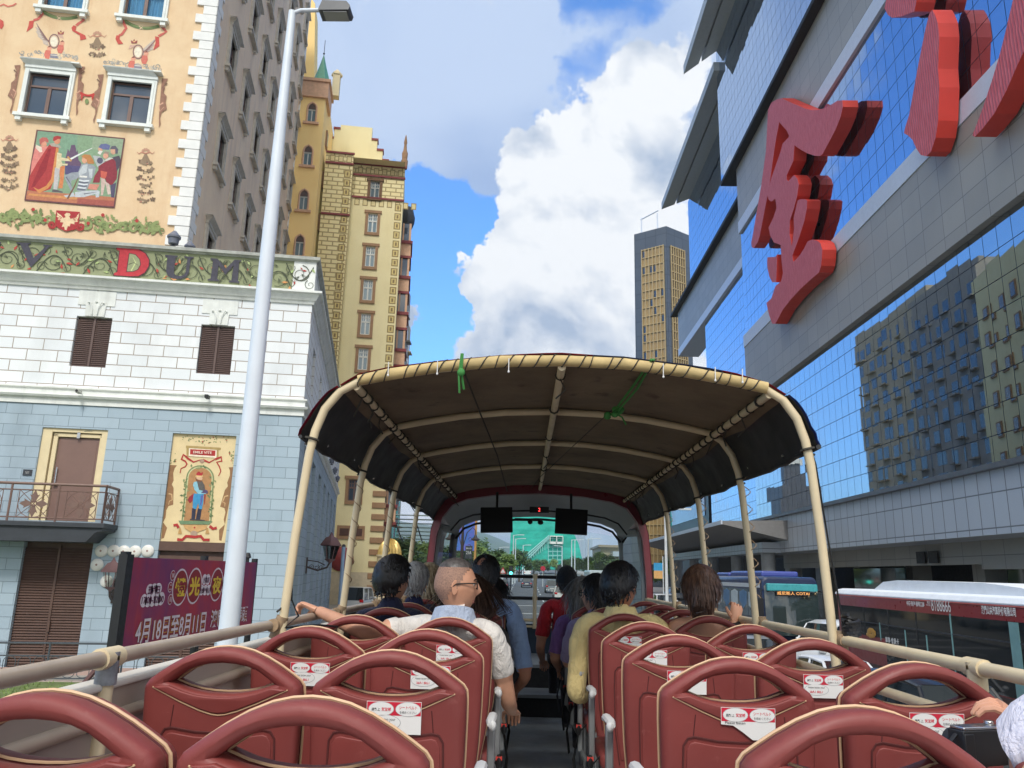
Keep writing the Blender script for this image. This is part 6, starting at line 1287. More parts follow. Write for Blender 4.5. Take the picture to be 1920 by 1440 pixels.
def make_hair(parent, M, style, m, n=520, L=.06, thick=.012, messy=.5, bald=None, seed=1):
    """scalp cap plus hundreds of tapered locks"""
    r = random.Random(seed); b = MB(); NU, NV = 40, 26; vs = []; ok = []
    for i in range(NV+1):
        th = math.pi*i/NV
        for j in range(NU):
            q = 2*math.pi*j/NU; d = Vector((math.sin(th)*math.sin(q), math.sin(th)*math.cos(q), math.cos(th)))
            e = d.z-hairline(d); k = max(0, min(1, e/.22)); nz = mnoise.noise(d*7+Vector((seed, 0, 0)))
            t = (.001+thick*k)*(1+.5*nz*messy)
            if bald and d.dot(bald) > .93: t = -.004
            vs.append(M @ (head_pt(d)+d*t)); ok.append(e > -.02)
    fs = [[i*NU+j, (i+1)*NU+j, (i+1)*NU+(j+1) % NU, i*NU+(j+1) % NU] for i in range(NV) for j in range(NU) if ok[i*NU+j] and ok[(i+1)*NU+j] and ok[i*NU+(j+1) % NU] and ok[(i+1)*NU+(j+1) % NU]]
    b.add(vs, [f[::-1] for f in fs], 0, True)
    made = 0
    while made < n:
        d = Vector((r.gauss(0, 1), r.gauss(0, 1), r.gauss(0, 1))).normalized()
        if d.z < hairline(d)+.03: continue
        if bald and d.dot(bald) > .955+r.uniform(-.02, .03): continue
        made += 1
        p = head_pt(d)+d*thick*.6; flow = Vector((d.x*.5, -.35 if style != 'fringe' else .3, -.7)) if style != 'up' else Vector((d.x*.3, .2, .9))
        flow += Vector((r.gauss(0, 1), r.gauss(0, 1), r.gauss(0, 1)))*messy
        flow = (flow-d*flow.dot(d)*.85).normalized(); seg = 5; pts = [p]; l = L*r.uniform(.6, 1.3); v = flow
        ax = d.cross(flow)
        for s in range(seg):
            v = (v+Vector((0, 0, -.12))+Vector((r.gauss(0, 1), r.gauss(0, 1), r.gauss(0, 1)))*.25*messy); v.normalize(); q = pts[-1]+v*l/seg
            dd = q.normalized(); hp = head_pt(dd).length+thick*.9
            if style in ('long', 'bob') and q.z < -.05: hp = max(hp, .0)
            if q.length < hp and (q.z > -.09 or style == 'short'): q = dd*hp
            if style == 'long' and q.z < -.08: q.y = min(q.y, -.055+.03*math.sin(made)); q.x = max(-.105, min(.105, q.x))
            pts.append(q)
        w = r.uniform(.0035, .0075)
        vv = []
        for i, q in enumerate(pts):
            side = (v.cross(d) if v.cross(d).length > 1e-4 else Vector((1, 0, 0))).normalized()*w*(1-.75*i/seg); vv += [M @ (q+side), M @ (q+d*w*.5*(1-i/seg)), M @ (q-side)]
        ff = []
        for i in range(seg): a = i*3; ff += [[a, a+1, a+4, a+3], [a+1, a+2, a+5, a+4]]
        b.add(vv, ff, 0, True)
    return b.build('hair', m, parent)
def finger_hand(mb, wrist, dirv, up, curl=.6, s=1.0, left=False, mi=0):
    """palm and five separate bent fingers continuing from the wrist"""
    dirv = dirv.normalized(); up = (up-dirv*up.dot(dirv)).normalized(); side = dirv.cross(up)*(1 if left else -1)
    pal = []
    for t, w, h in ((0, .024, .017), (.02, .030, .017), (.05, .037, .015), (.08, .039, .013), (.092, .034, .010)):
        c = wrist+dirv*t*s; pal.append([c+side*math.cos(a)*w*s+up*math.sin(a)*h*s for a in [q*math.pi/5 for q in range(10)]])
    vs = [p for r in pal for p in r]; fs = [[i*10+j, i*10+(j+1) % 10, (i+1)*10+(j+1) % 10, (i+1)*10+j] for i in range(4) for j in range(10)]+[list(range(40, 50))]
    mb.add(vs, fs, mi, True)
    for k, (o, ln) in enumerate(((.028, .068), (.010, .078), (-.009, .073), (-.026, .056))):
        p = wrist+dirv*.078*s+side*o*s; a = .1; pts = [p]; rr_ = [.0095*s]
        for j, f in enumerate((.42, .32, .26)): a += curl*(.5 if j == 0 else 1.0)*(1+.08*k); pts.append(pts[-1]+(dirv*math.cos(a)-up*math.sin(a))*ln*f*s); rr_.append((.0085-.001*j)*s)
        mb.tube(pts, rr_, 7, mi); mb.ell(pts[-1], (.0068*s,)*3, 6, 5, mi)
    p = wrist+dirv*.025*s+side*.028*s; pts = [p, p+(side*.7+dirv*.7-up*.2).normalized()*.03*s, p+(side*.75+dirv*1.25-up*.5*(1+curl)).normalized()*.055*s, p+(side*.6+dirv*1.5-up*.9*(1+curl)).normalized()*.072*s]
    mb.tube(pts, [.013*s, .011*s, .0095*s, .008*s], 7, mi); mb.ell(pts[-1], (.008*s,)*3, 6, 5, mi)
def person(label, x, yb, top, yaw=0, shirt=None, pants=None, skin=0, arms=None, sleeve=.95, wide=1.0, lean=0.0, turn=0.0, pitch=0.0, bare=False, face=False, legs=True, hipy=.31, tilt=0.0, hs=1.0):
    hip = Vector((x, yb+hipy, DK+.53)); TL = top-.292-hip.z           # neck base above hip
    t = thing('person', label, 'person', hip); S = skinmat(skin)
    rz = Matrix.Rotation(turn, 3, 'Z')
    spine = [(0, 0, 0), (lean*.2, -.02, TL*.3), (lean*.6, -.055, TL*.62), (lean*.85, -.07, TL*.90), (lean, -.075, TL)]
    rad = [(.155*wide, .115), (.148*wide, .11), (.165*wide, .115), (.145*wide, .095), (.062, .062)]
    bm = bmesh.new(); lay = bm.verts.layers.skin.verify(); bones = []
    def nv(p, r, root=False):
        v = bm.verts.new(p); v[lay].radius = r if isinstance(r, tuple) else (r, r); v[lay].use_root = root; return v
    sv = [nv(p, r, i == 0) for i, (p, r) in enumerate(zip(spine, rad))]
    for i in range(4): bm.edges.new((sv[i], sv[i+1])); bones.append((Vector(spine[i]), Vector(spine[i+1]), 'torso' if i < 3 else 'upper'))
    neck = Vector(spine[4]); hc = neck+Vector((0, .018, .160)); hc.x += tilt*.1
    nk = nv(neck+Vector((0, .008, .07)), .054); bm.edges.new((sv[4], nk)); bones.append((neck+Vector((0, 0, .02)), hc, 'skin'))
    hands = []
    arms = arms or {}
    for sx, key in ((-1, 'L'), (1, 'R')):
        sh1 = Vector(spine[3])+rz @ Vector((sx*.105*wide, .0, .015)); sh2 = Vector(spine[3])+rz @ Vector((sx*.175*wide, .0, -.005))
        a = arms.get(key, {}); el = (Vector(a['e'])-hip) if 'e' in a else sh2+Vector((sx*.05, .06, -.26)); wr = (Vector(a['w'])-hip) if 'w' in a else el+Vector((-sx*.08, .22, -.02))
        mid = (sh2+el)/2
        vv = [nv(sh1, .074), nv(sh2, .068), nv(mid, .056), nv(el, .043), nv((el+wr)/2, .038), nv(wr, .027)]
        bm.edges.new((sv[3], vv[0]))
        for u, w in zip(vv, vv[1:]): bm.edges.new((u, w))
        ss = sh2.lerp(el, sleeve) if sleeve <= 1 else el.lerp(wr, sleeve-1)
        bones += [(sh1, sh2, 'upper'), (sh2, sh2.lerp(el, min(1, sleeve)), 'sleeve')]
        if sleeve < 1: bones.append((ss, el, 'skin'))
        if sleeve > 1: bones += [(el, ss, 'sleeve')]
        bones.append((el if sleeve <= 1 else ss, wr, 'skin'))
        hands.append((wr, (wr-el).normalized(), a.get('up', Vector((0, 0, 1))), a.get('curl', .45), sx < 0))
    if legs:
        for sx in (-1, 1):
            lv = [nv((sx*.085, .06, -.01), .085), nv((sx*.1, .27, .02), .078), nv((sx*.1, .44, .0), .058), nv((sx*.1, .45, -.22), .05), nv((sx*.1, .44, -.43), .035), nv((sx*.1, .56, -.48), .03)]
            bm.edges.new((sv[0], lv[0]))
            for u, w in zip(lv, lv[1:]): bm.edges.new((u, w))
            bones += [(lv[0].co.copy(), lv[2].co.copy(), 'pants'), (lv[2].co.copy(), lv[4].co.copy(), 'pants'), (lv[4].co.copy(), lv[5].co.copy(), 'shoe')]
    me = bpy.data.meshes.new('b'); bm.to_mesh(me); bm.free(); o = bpy.data.objects.new('b', me); COL.objects.link(o)
    mod = o.modifiers.new('s', 'SKIN'); mod.use_smooth_shade = True; mod.branch_smoothing = .6; sb = o.modifiers.new('u', 'SUBSURF'); sb.levels = 2; sb.render_levels = 2
    dg = bpy.context.evaluated_depsgraph_get(); dg.update(); em = bpy.data.meshes.new_from_object(o.evaluated_get(dg)); bpy.data.objects.remove(o)
    b = MB(); b.v = [tuple(v.co) for v in em.vertices]; nm = [v.normal.copy() for v in em.vertices]
    def near(p):
        best = None; bd = 9
        for a, c, k in bones:
            d = c-a; s = max(0, min(1, (p-a).dot(d)/max(1e-9, d.length_squared))); q = (p-a-d*s).length-(.09 if k == 'torso' else .05 if k in ('upper', 'pants') else 0)
            if q < bd: bd, best = q, k
        return best
    kv = [near(Vector(v)) for v in b.v]; mi = {'torso': 1, 'upper': 1, 'sleeve': 1, 'skin': 0, 'pants': 2, 'shoe': 3}
    if bare:
        kv = ['skin' if (k in ('upper', 'sleeve') or (k == 'torso' and v[2] > TL*.42)) else k for k, v in zip(kv, b.v)]
    for i, v in enumerate(b.v):
        if kv[i] in ('torso', 'upper', 'sleeve'):
            p = Vector(v); w = .004+.006*mnoise.noise((p+hip)*11)+.006*mnoise.noise(Vector((p.x*6, p.y*6, p.z*22))+hip); 
            if kv[i] == 'sleeve': w += .009
            b.v[i] = tuple(p+nm[i]*w)
    for p in em.polygons:
        ks = [kv[i] for i in p.vertices]; k = max(set(ks), key=ks.count); b.f.append(list(p.vertices)); b.m.append(mi[k]); b.smooth.append(True)
    bpy.data.meshes.remove(em)
    # head joined to the neck
    H = Matrix.Translation(hc) @ Matrix.Rotation(yaw, 4, 'Z') @ Matrix.Rotation(-pitch, 4, 'X') @ Matrix.Rotation(tilt, 4, 'Y') @ Matrix.Scale(1.10, 4)
    NU, NV = 44, 34; vs = []
    for i in range(NV+1):
        th = math.pi*i/NV
        for j in range(NU):
            q = 2*math.pi*j/NU; vs.append(H @ head_pt(Vector((math.sin(th)*math.sin(q), math.sin(th)*math.cos(q), math.cos(th)))))
    b.add(vs, [[i*NU+j, i*NU+(j+1) % NU, (i+1)*NU+(j+1) % NU, (i+1)*NU+j] for i in range(NV) for j in range(NU)], 0, True)
    for sx in (-1, 1):
        st = len(b.v); E_ = H @ Matrix.Translation((sx*.077, -.01, -.006)) @ Matrix.Rotation(sx*.35, 4, 'Z') @ Matrix.Rotation(-.18, 4, 'X')
        def ear(p, d): 
            p = p.copy(); rim = math.hypot(d.y, d.z); 
            if d.x*sx > 0: p.x -= sx*.008*(1-rim**3)
            if d.z < -.3: p.y *= .75
            return p
        b.ell((0, 0, 0), (.011, .021, .034), 12, 10, 0, ear); b.xf(E_, st)
    mats = [S, shirt or cloth('shirt_navy', (28, 32, 58)), pants or cloth('trousers_dark', (36, 36, 42)), m_black]
    if face:
        mats += [cmat('eye_white', (224, 218, 212), rough=.25), mat('iris_dark', (.015, .01, .008), .15, var=0), cmat('lips', (176, 104, 96), rough=.5), mat('brow', (.02, .016, .014), .7)]
        for sx in (-1, 1):
            st = len(b.v); b.ell((sx*.031, .0745, .008), (.0145, .0105, .0085), 12, 8, 4); b.ell((sx*.031, .0825, .008), (.006, .004, .0062), 10, 6, 5)
            b.tube([(sx*.014, .0905, .026), (sx*.03, .0895, .031), (sx*.047, .079, .027)], [.003, .004, .002], 6, 7); b.tube([(sx*.017, .084, .0145), (sx*.031, .0865, .018), (sx*.046, .077, .013)], [.002, .003, .002], 5, 0); b.xf(H, st)
        st = len(b.v); b.tube([(-.024, .077, -.064), (-.01, .0855, -.061), (.01, .0855, -.061), (.024, .077, -.064)], [.002, .0045, .0045, .002], 6, 6); b.tube([(-.02, .078, -.07), (0, .0862, -.072), (.02, .078, -.07)], [.002, .0055, .002], 6, 6); b.xf(H, st)
    for h in hands: finger_hand(b, h[0]-h[1]*.01, h[1], Vector(h[2]), h[3], hs, h[4], 0)
    body = b.build('body', mats, t)
    return t, H, hip, TL, Vector(spine[3])
hm_black = hairmat('hair_black', (.006, .0055, .006), (.02, .018, .018)); hm_grey = hairmat('hair_grey', (.20, .195, .19), (.42, .41, .40)); hm_brown = hairmat('hair_brown', (.07, .032, .018), (.17, .085, .05)); hm_blond = hairmat('hair_blond', (.28, .20, .11), (.5, .4, .26)); hm_dbrown = hairmat('hair_dark_brown', (.03, .016, .011), (.075, .04, .027)); hm_bob = hairmat('hair_ash', (.14, .125, .105), (.27, .25, .22))
def ring_collar(parent, base, m, r0=.075, r1=.082, h=.055, a0=-2.6, a1=2.6, tilt=.0, fold=True):
    b = MB(); n = 30; rows = [(r0, 0), (r0*.96, h), (r1, h+.004), (r1+.018, h*.25), (r1+.03, -h*.35)] if fold else [(r0, 0), (r0*1.02, h)]
    vs = []
    for r, z in rows:
        for i in range(n+1): a = a0+(a1-a0)*i/n; vs.append(Vector((r*math.sin(a), -r*.95*math.cos(a), z-tilt*(1-math.cos(a))*.5*h))+base)
    k = n+1; b.add(vs, [[q*k+i, q*k+i+1, (q+1)*k+i+1, (q+1)*k+i] for q in range(len(rows)-1) for i in range(n)], 0, True); return b.build('collar', m, parent)
# --- man with glasses, white printed T-shirt, arm along the seat backs, looking right
LY = lambda k: 1.355+.836*k
RY = lambda k: 1.415+.83*k
hand = onY(548, 1166, 4.25); el_ = onY(640, 1190, 4.02)
m_wt = cloth('tshirt_white', (226, 220, 212))
t, H, hip, TL, s3 = person('man with black glasses and buzz cut in a printed white T-shirt, looking right', -.50, LY(3), 3.665, yaw=R_(-78), shirt=m_wt, face=True, wide=1.18, turn=R_(-14), sleeve=.62, arms={'L': {'e': (-.92, 4.02, 3.30), 'w': (-1.20, 4.12, 3.40), 'curl': .75, 'up': (0, .2, 1)}, 'R': {'e': (-.22, 4.18, 2.98), 'w': (-.2, 4.42, 2.9)}})
# very short hair: a thin cap with a soft faded side
hm_buzz = hairmat('hair_buzz', (.05, .045, .042), (.12, .105, .10))
n = NT('buzz_fade'); tcz = n.noise(140, 3, .6); n.link(n.mix(n.mrange(tcz, .35, .65), srgb(172, 134, 114), srgb(136, 108, 94)), n.p.inputs['Base Color']); n.p.inputs['Roughness'].default_value = .8; m_fade = n.m
b = MB(); NU, NV = 48, 30; vs = []; ok = []; topk = []
for i in range(NV+1):
    th = math.pi*i/NV
    for j in range(NU):
        q = 2*math.pi*j/NU; d = Vector((math.sin(th)*math.sin(q), math.sin(th)*math.cos(q), math.cos(th))); e = d.z-hairline(d); vs.append(H @ (head_pt(d)+d*(.0015+.008*max(0, min(1, (d.z-.5)/.3))))); ok.append(e > 0); topk.append(d.z > .62)
fs = []; ms = []
for i in range(NV):
    for j in range(NU):
        f = [i*NU+j, i*NU+(j+1) % NU, (i+1)*NU+(j+1) % NU, (i+1)*NU+j]
        if all(ok[q] for q in f): b.add([vs[q] for q in f], [[0, 1, 2, 3]], 0 if all(topk[q] for q in f) else 1, True)
b.build('hair', [hm_buzz, m_fade], t, merge=True)
ring_collar(t, Vector((0, -.07, TL+.0)), cloth('collar_blue', (176, 188, 208)), .084, .098, .066, -2.75, 2.75, .75)
g = MB()
for sx in (-1, 1):
    g.tube([(sx*.033+.024*math.cos(a)*1.05, .097-.004*abs(math.cos(a)), .006+.0185*math.sin(a)) for a in [q*math.pi/10 for q in range(20)]], .0026, 6, closed=True)
    g.tube([(sx*.058, .094, .012), (sx*.078, .05, .013), (sx*.083, -.005, .010), (sx*.082, -.03, -.008)], .0026, 6)
g.tube([(-.009, .099, .012), (0, .101, .015), (.009, .099, .012)], .0024, 6)
st = MB(); st.v, st.f, st.m, st.smooth = g.v, g.f, g.m, g.smooth; st.xf(H); st.build('glasses', m_black, t)
b = MB(); M = Matrix.Translation((-.075, -.195, TL*.86)) @ Matrix.Rotation(R_(-14), 4, 'Z') @ Matrix.Rotation(R_(74), 4, 'X')
fit_text(b, 'Go', .11, .075, M, 0, .01); fit_text(b, 'lden', .12, .05, M @ Matrix.Translation((.13, -.02, -.02)), 0); fit_text(b, 'holiday', .12, .03, M @ Matrix.Translation((.1, -.085, 0)), 0); b.build('shirt_print', cmat('print_brown', (170, 138, 96), rough=.8), t)
# --- man with thick black hair in navy
t, H, hip, TL, s3 = person('man with thick tousled black hair in a dark navy T-shirt', -.955, LY(4), 3.675, yaw=R_(-32), shirt=cloth('shirt_navy', (30, 32, 62)), skin=0, sleeve=.6, arms={'L': {'e': (-1.12, 5.12, 3.0), 'w': (-1.0, 5.35, 3.0)}})
make_hair(t, H, 'short', hm_black, 620, .024, .026, .5, seed=3)
ring_collar(t, Vector((0, -.07, TL+.0)), cloth('shirt_navy', (30, 32, 62)), .072, .08, .02, fold=False)
# --- woman with long dark hair
t, H, hip, TL, s3 = person('woman with long straight dark brown hair beside the man with glasses', -.47, LY(4), 3.585, yaw=R_(-8), shirt=cloth('shirt_black', (24, 22, 24)), sleeve=.6)
make_hair(t, H, 'long', hm_dbrown, 760, .34, .016, .12, seed=5)
# --- grey-haired man
t, H, hip, TL, s3 = person('grey-haired man in a navy shirt near the left railing', -.93, LY(5), 3.66, yaw=R_(-10), shirt=cloth('shirt_navy2', (26, 32, 72)), skin=1, sleeve=.6)
make_hair(t, H, 'short', hm_grey, 620, .028, .012, .35, seed=7)
# --- blonde woman
t, H, hip, TL, s3 = person('blonde woman beyond the grey-haired man, mostly hidden', -.93, LY(6), 3.66, yaw=R_(-6), shirt=cloth('shirt_pale', (190, 180, 170)), sleeve=.7)
make_hair(t, H, 'long', hm_blond, 520, .22, .016, .22, seed=9)
# --- balding man in light blue shirt
t, H, hip, TL, s3 = person('balding man in a pale blue short-sleeved shirt, elbow out in the aisle', -.47, LY(5), 3.715, yaw=R_(-14), shirt=cloth('shirt_blue', (146, 172, 210)), skin=1, wide=1.2, sleeve=.92, lean=.04, arms={'R': {'e': (-.13, 5.62, 2.93), 'w': (-.20, 5.92, 2.80)}}, pants=cloth('trousers_grey', (70, 72, 80)))
make_hair(t, H, 'short', hm_black, 700, .03, .018, .25, bald=Vector((-.18, -.62, .76)).normalized(), seed=11)
ring_collar(t, Vector((.04, -.07, TL-.01)), cloth('shirt_blue', (146, 172, 210)), .074, .082, .035)
t, H, hip, TL, s3 = person('dark-haired passenger in black in front of the balding man', -.40, LY(6), 3.56, shirt=cloth('shirt_black', (24, 22, 24)), wide=.85)
make_hair(t, H, 'bob', hm_black, 460, .12, .018, .2, seed=13)
# --- right side
m_yel = cloth('shirt_yellow', (255, 230, 160))
t, H, hip, TL, s3 = person('man with wavy black hair in a yellow shirt, looking to the right', .435, RY(4), 3.665, yaw=R_(-46), shirt=m_yel, skin=1, wide=1.32, sleeve=1.35, face=True, lean=.0, arms={'L': {'e': (.16, 4.92, 2.92), 'w': (.30, 5.2, 2.86)}}, pants=cloth('shorts_grey', (128, 132, 142)))
make_hair(t, H, 'short', hm_black, 760, .026, .030, .4, seed=15)
c_ = ring_collar(t, Vector((0, -.07, TL-.005)), m_yel, .076, .086, .05)
b = MB(); n_ = 24; b.add([Vector((r*math.sin(a), -r*.95*math.cos(a)-.07, TL+z)) for z, r in ((.026, .0925), (.010, .0975)) for a in [-1.1+2.2*i/n_ for i in range(n_+1)]], [[i, i+1, n_+2+i, n_+1+i] for i in range(n_)], 0, True); b.build('collar_band', cloth('band_blue', (176, 190, 206)), t)
t, H, hip, TL, s3 = person('bare-shouldered woman with brown hair in a low bun, hand on the right railing', .925, RY(4), 3.665, yaw=R_(-6), shirt=cloth('top_black', (26, 24, 28)), skin=0, wide=.92, sleeve=.1, bare=True, arms={'R': {'e': (1.06, 5.0, 3.1), 'w': (1.135, 5.04, 3.36), 'curl': .8, 'up': (.3, -.6, .8)}})
make_hair(t, H, 'short', hm_brown, 900, .075, .022, .08, seed=17)
b = MB(); hb = H @ Vector((-.018, -.082, -.125)); b.ell(hb, (.042, .036, .04), 14, 10, 0, lambda p, d: p*(1+.12*mnoise.noise(d*4))); rr2 = random.Random(6)
for k in range(70): a = rr2.uniform(0, 6.3); z = rr2.uniform(-.03, .03); r0 = .043; b.tube([tuple(hb+Vector((r0*math.cos(a+q*.4), .037*math.sin(a+q*.4), z+q*.004))) for q in range(5)], [.003, .004, .004, .003, .001], 4)
b.build('hair_bun', hm_dbrown, t)
b = MB(); w_ = Vector((1.128, 5.035, 3.335))-hip; b.tube([w_+Vector((.031*math.cos(a), .031*math.sin(a), .004*math.cos(a))) for a in [q*math.pi/8 for q in range(16)]], .007, 6, closed=True); b.lathe([(0, -.006), (.016, -.006), (.016, .006), (0, .006)], w_+Vector((.02, -.03, 0)), 12, 0, 'y'); b.build('wristwatch', m_black, t)
t, H, hip, TL, s3 = person('person with black hair and dark glasses, face turned left, beyond the yellow shirt', .36, RY(5), 3.60, yaw=R_(48), shirt=cloth('shirt_lilac', (150, 136, 168)), face=True, wide=.85)
make_hair(t, H, 'short', hm_black, 520, .07, .02, .3, seed=19)
g = MB()
for sx in (-1, 1): g.tube([(sx*.033+.023*math.cos(a), .098, .006+.017*math.sin(a)) for a in [q*math.pi/8 for q in range(16)]], .003, 5, closed=True); g.tube([(sx*.058, .094, .012), (sx*.083, -.01, .010)], .003, 5)
g.xf(H); g.build('glasses', m_black, t)
t, H, hip, TL, s3 = person('woman with an ash-grey bob in a purple top on the right of the aisle', .32, RY(6), 3.575, shirt=cloth('top_purple', (128, 92, 150)), wide=.9, sleeve=.9, arms={'L': {'e': (.10, 6.62, 2.95), 'w': (.15, 6.85, 2.85)}})
make_hair(t, H, 'bob', hm_bob, 720, .17, .02, .10, seed=23)
t, H, hip, TL, s3 = person('person in a black cap and bright red T-shirt in the foremost row', .24, RY(7)+.05, 3.66, shirt=cloth('shirt_red', (186, 30, 40)), sleeve=.75, wide=1.05, arms={'L': {'e': (.0, 7.5, 2.95), 'w': (.03, 7.75, 2.82)}}, pants=cloth('trousers_black', (16, 16, 20)))
make_hair(t, H, 'short', hm_black, 240, .03, .006, .3, seed=25)
b = MB(); NU, NV = 32, 12; vs = []
for i in range(NV+1):
    th = math.pi*.5*i/NV*1.06
    for j in range(NU): q = 2*math.pi*j/NU; d = Vector((math.sin(th)*math.sin(q), math.sin(th)*math.cos(q), math.cos(th))); vs.append(H @ (head_pt(d)*1.02+d*.014+Vector((0, 0, .012))))
b.add(vs, [[i*NU+j, i*NU+(j+1) % NU, (i+1)*NU+(j+1) % NU, (i+1)*NU+j] for i in range(NV) for j in range(NU)], 0, True)
vs = []
for i in range(13): a = -1.1+2.2*i/12; vs += [H @ Vector((.085*math.sin(a), .1*math.cos(a), .02)), H @ Vector((.085*math.sin(a), .1*math.cos(a)+.065*math.cos(a*1.2), .008))]
b.add(vs, [[2*i, 2*i+1, 2*i+3, 2*i+2] for i in range(12)], 0, True); b.build('cap', cloth('cap_black', (14, 14, 16)), t)
# --- photographer at the right edge, only arm, hands and camera in view
pc = onY(1832, 1400, 1.80)
el2 = onY(1945, 1402, 1.58)
t, H, hip, TL, s3 = person('person at the right edge in a white top, only a sleeve and hands in view', 1.03, 1.28, 3.62, shirt=m_wt, wide=1.0, sleeve=.98, turn=R_(12), hs=.9, arms={'L': {'e': (el2.x, el2.y, el2.z), 'w': (pc.x+.06, pc.y-.05, pc.z-.05), 'curl': .5, 'up': (-.9, -.2, .3)}, 'R': {'e': (1.16, 1.82, 3.08), 'w': (pc.x+.125, pc.y+.03, pc.z+.03), 'curl': .6, 'up': (.1, -.3, 1)}})
b = MB(); q0 = el2-hip; b.tube([q0+Vector((.22, -.16, .12)), q0+Vector((.12, -.09, .06)), q0+Vector((.05, -.03, .02)), q0+Vector((.0, .0, -.005)), q0+Vector((-.03, .02, -.02)), q0+Vector((-.038, .024, -.024))], [.105, .10, .098, .088, .062, .02], 26, 0)
st = len(b.v)
for i_ in range(st): p_ = Vector(b.v[i_]); b.v[i_] = tuple(p_+Vector((1, 1, 1))*.008*mnoise.noise(p_*Vector((14, 14, 30)).length*.5)+Vector((0, 0, .006*math.sin(p_.x*70+p_.z*40))))
b.build('sleeve', cloth('white_cotton', (226, 224, 236)), t)
make_hair(t, H, 'short', hm_black, 300, .05, .015, .3, seed=27)
t = thing('photo_camera', 'black compact camera held in two hands at the right edge', 'camera', pc, R_(20))
b = MB(); b.box(-.055, .06, -.02, .02, -.035, .035); b.box(-.056, -.03, -.024, -.02, -.03, .03); b.build('camera_body', m_black, t, bevel=.006, smooth=40)
b = MB(); b.lathe([(.024, .02), (.028, .03), (.028, .06), (.02, .062)], (-.005, 0, 0), 16, 0, 'y'); b.build('lens', m_black, t)
b = MB(); b.box(-.05, .055, -.018, .018, .035, .042); b.lathe([(.01, .042), (.01, .05)], (.04, 0, 0), 12); b.build('top_plate', m_chrome, t, bevel=.002)
b = MB(); b.tube([(-.05, 0, .03), (-.075, .0, .01), (-.08, -.01, -.03), (-.06, -.02, -.06), (-.03, -.03, -.05)], .006, 6, flat=.4); b.build('strap', m_black, t)
# ================================================================ LEFT KERBSIDE: lamp post, banner, fence, lawn
m_lp = cmat('lamp_post_paint', (212, 220, 226), rough=.4, var=.04)
P0 = onY(437, 1100, 9.5); 
T = thing('street_lamp', 'tall pale tapering lamp post rising beside the bus on the left', 'street lamp', (P0.x, P0.y, .1))
top = onY(566, 22, 9.5); hgt = top.z-.1
b = MB(); b.lathe([(.24, 0), (.24, .12), (.135, .16), (.13, 1.4), (.118, 1.44), (.114, 3), (.09, hgt*.7), (.05, hgt)], (0, 0, 0), 24); b.build('pole', m_lp, T)
b = MB(); b.box(-.1, .1, -.16, -.13, .5, 1.2); b.build('service_door', m_lp, T, bevel=.01)
a_ = onY(605, 14, 9.5)-T.location; c_ = onY(660, 20, 9.5)-T.location
b = MB(); b.tube([(0, 0, hgt-.12), (.03, 0, hgt-.02), (.12, 0, hgt+.02), (a_.x, 0, hgt+.03)], .03, 10); b.build('arm', m_lp, T)
b = MB(); b.prism([(a_.x-.03, -.12, hgt-.06), (a_.x+.02, -.12, hgt+.1), (c_.x-.06, -.12, hgt+.09), (c_.x, -.12, hgt+.02), (c_.x-.02, -.12, hgt-.05)], (0, .24, 0)); h_ = b.build('lamp_head', cmat('lamp_head_grey', (84, 86, 88), rough=.4), T, bevel=.02)
b = MB(); b.box(a_.x+.04, c_.x-.05, -.1, .1, hgt-.075, hgt-.062); b.build('lamp_glass', glass('lamp_lens', (.3, .3, .3), .2), h_)
# banner board, parallel to the road
zG = lambda x, y: (170+x/5.7606, 1010+y/5.7606)
BX = -7.55
def bp(x, y): p = onX(*zG(x, y), BX); return p.y, p.z
y0, zt0 = bp(455, 225); _, zb0 = bp(340, 1255); y1, zt1 = bp(1790, 240)
zT = (zt0+zt1)/2; zB_ = bp(1735, 965)[1]*.5+zb0*.5
BN = thing('banner_board', 'maroon and purple night market banner on a black framed board', 'banner', (BX, (y0+y1)/2, .1))
o_ = BN.location
n = NT('banner_print'); f = n.mrange(n.noise(.9, 4, .6, stretch=(1, 1, .5)), .35, .65); c = n.mix(f, srgb(172, 46, 64), srgb(116, 48, 98)); g_ = n.mrange(n.noise(2.5, 3, .5, stretch=(1, 1.5, .3)), .6, .8, 0, .5); n.link(n.mix(g_, c, srgb(190, 84, 84)), n.p.inputs['Base Color']); n.p.inputs['Roughness'].default_value = .55; m_ban = n.m
b = MB(); b.box(-.02, .02, y0-o_.y, y1-o_.y, zB_-.1, zT-.1); b.build('banner_sheet', m_ban, BN)
b = MB()
for yy in (y0-.22, (y0+y1)/2, y1+.02): b.box(-.14, -.03, yy-o_.y, yy+.2-o_.y, 0, zT)
b.box(-.1, -.03, y0-.1-o_.y, y1+.1-o_.y, zT-.22, zT-.1); b.box(-.1, -.03, y0-.1-o_.y, y1+.1-o_.y, zB_-.1, zB_); b.box(-.13, .03, y0-.28-o_.y, y0-.02-o_.y, 0, zT-.05); b.build('board_frame', m_black, BN)
br = [onX(*zG(345, 750), BX-.1), onX(*zG(-400, 1700), BX-.1)]
b = MB(); b.tube([(-.1, y0-.15-o_.y, zT*.52), (-.5, y0-2.6-o_.y, .05)], .045, 6); b.build('brace', cmat('brace_brown', (84, 54, 50), rough=.6), BN)
def MBn(x, y, off): yy, z = bp(x, y); return Matrix.Translation((off, yy-o_.y, z-.1)) @ Matrix(((0, 0, 1, 0), (1, 0, 0, 0), (0, 1, 0, 0), (0, 0, 0, 1)))
def ext(x0, x1, yt, yb): xm, ym = (x0+x1)/2, (yt+yb)/2; return xm, ym, bp(x1, ym)[0]-bp(x0, ym)[0], bp(xm, yt)[1]-bp(xm, yb)[1]
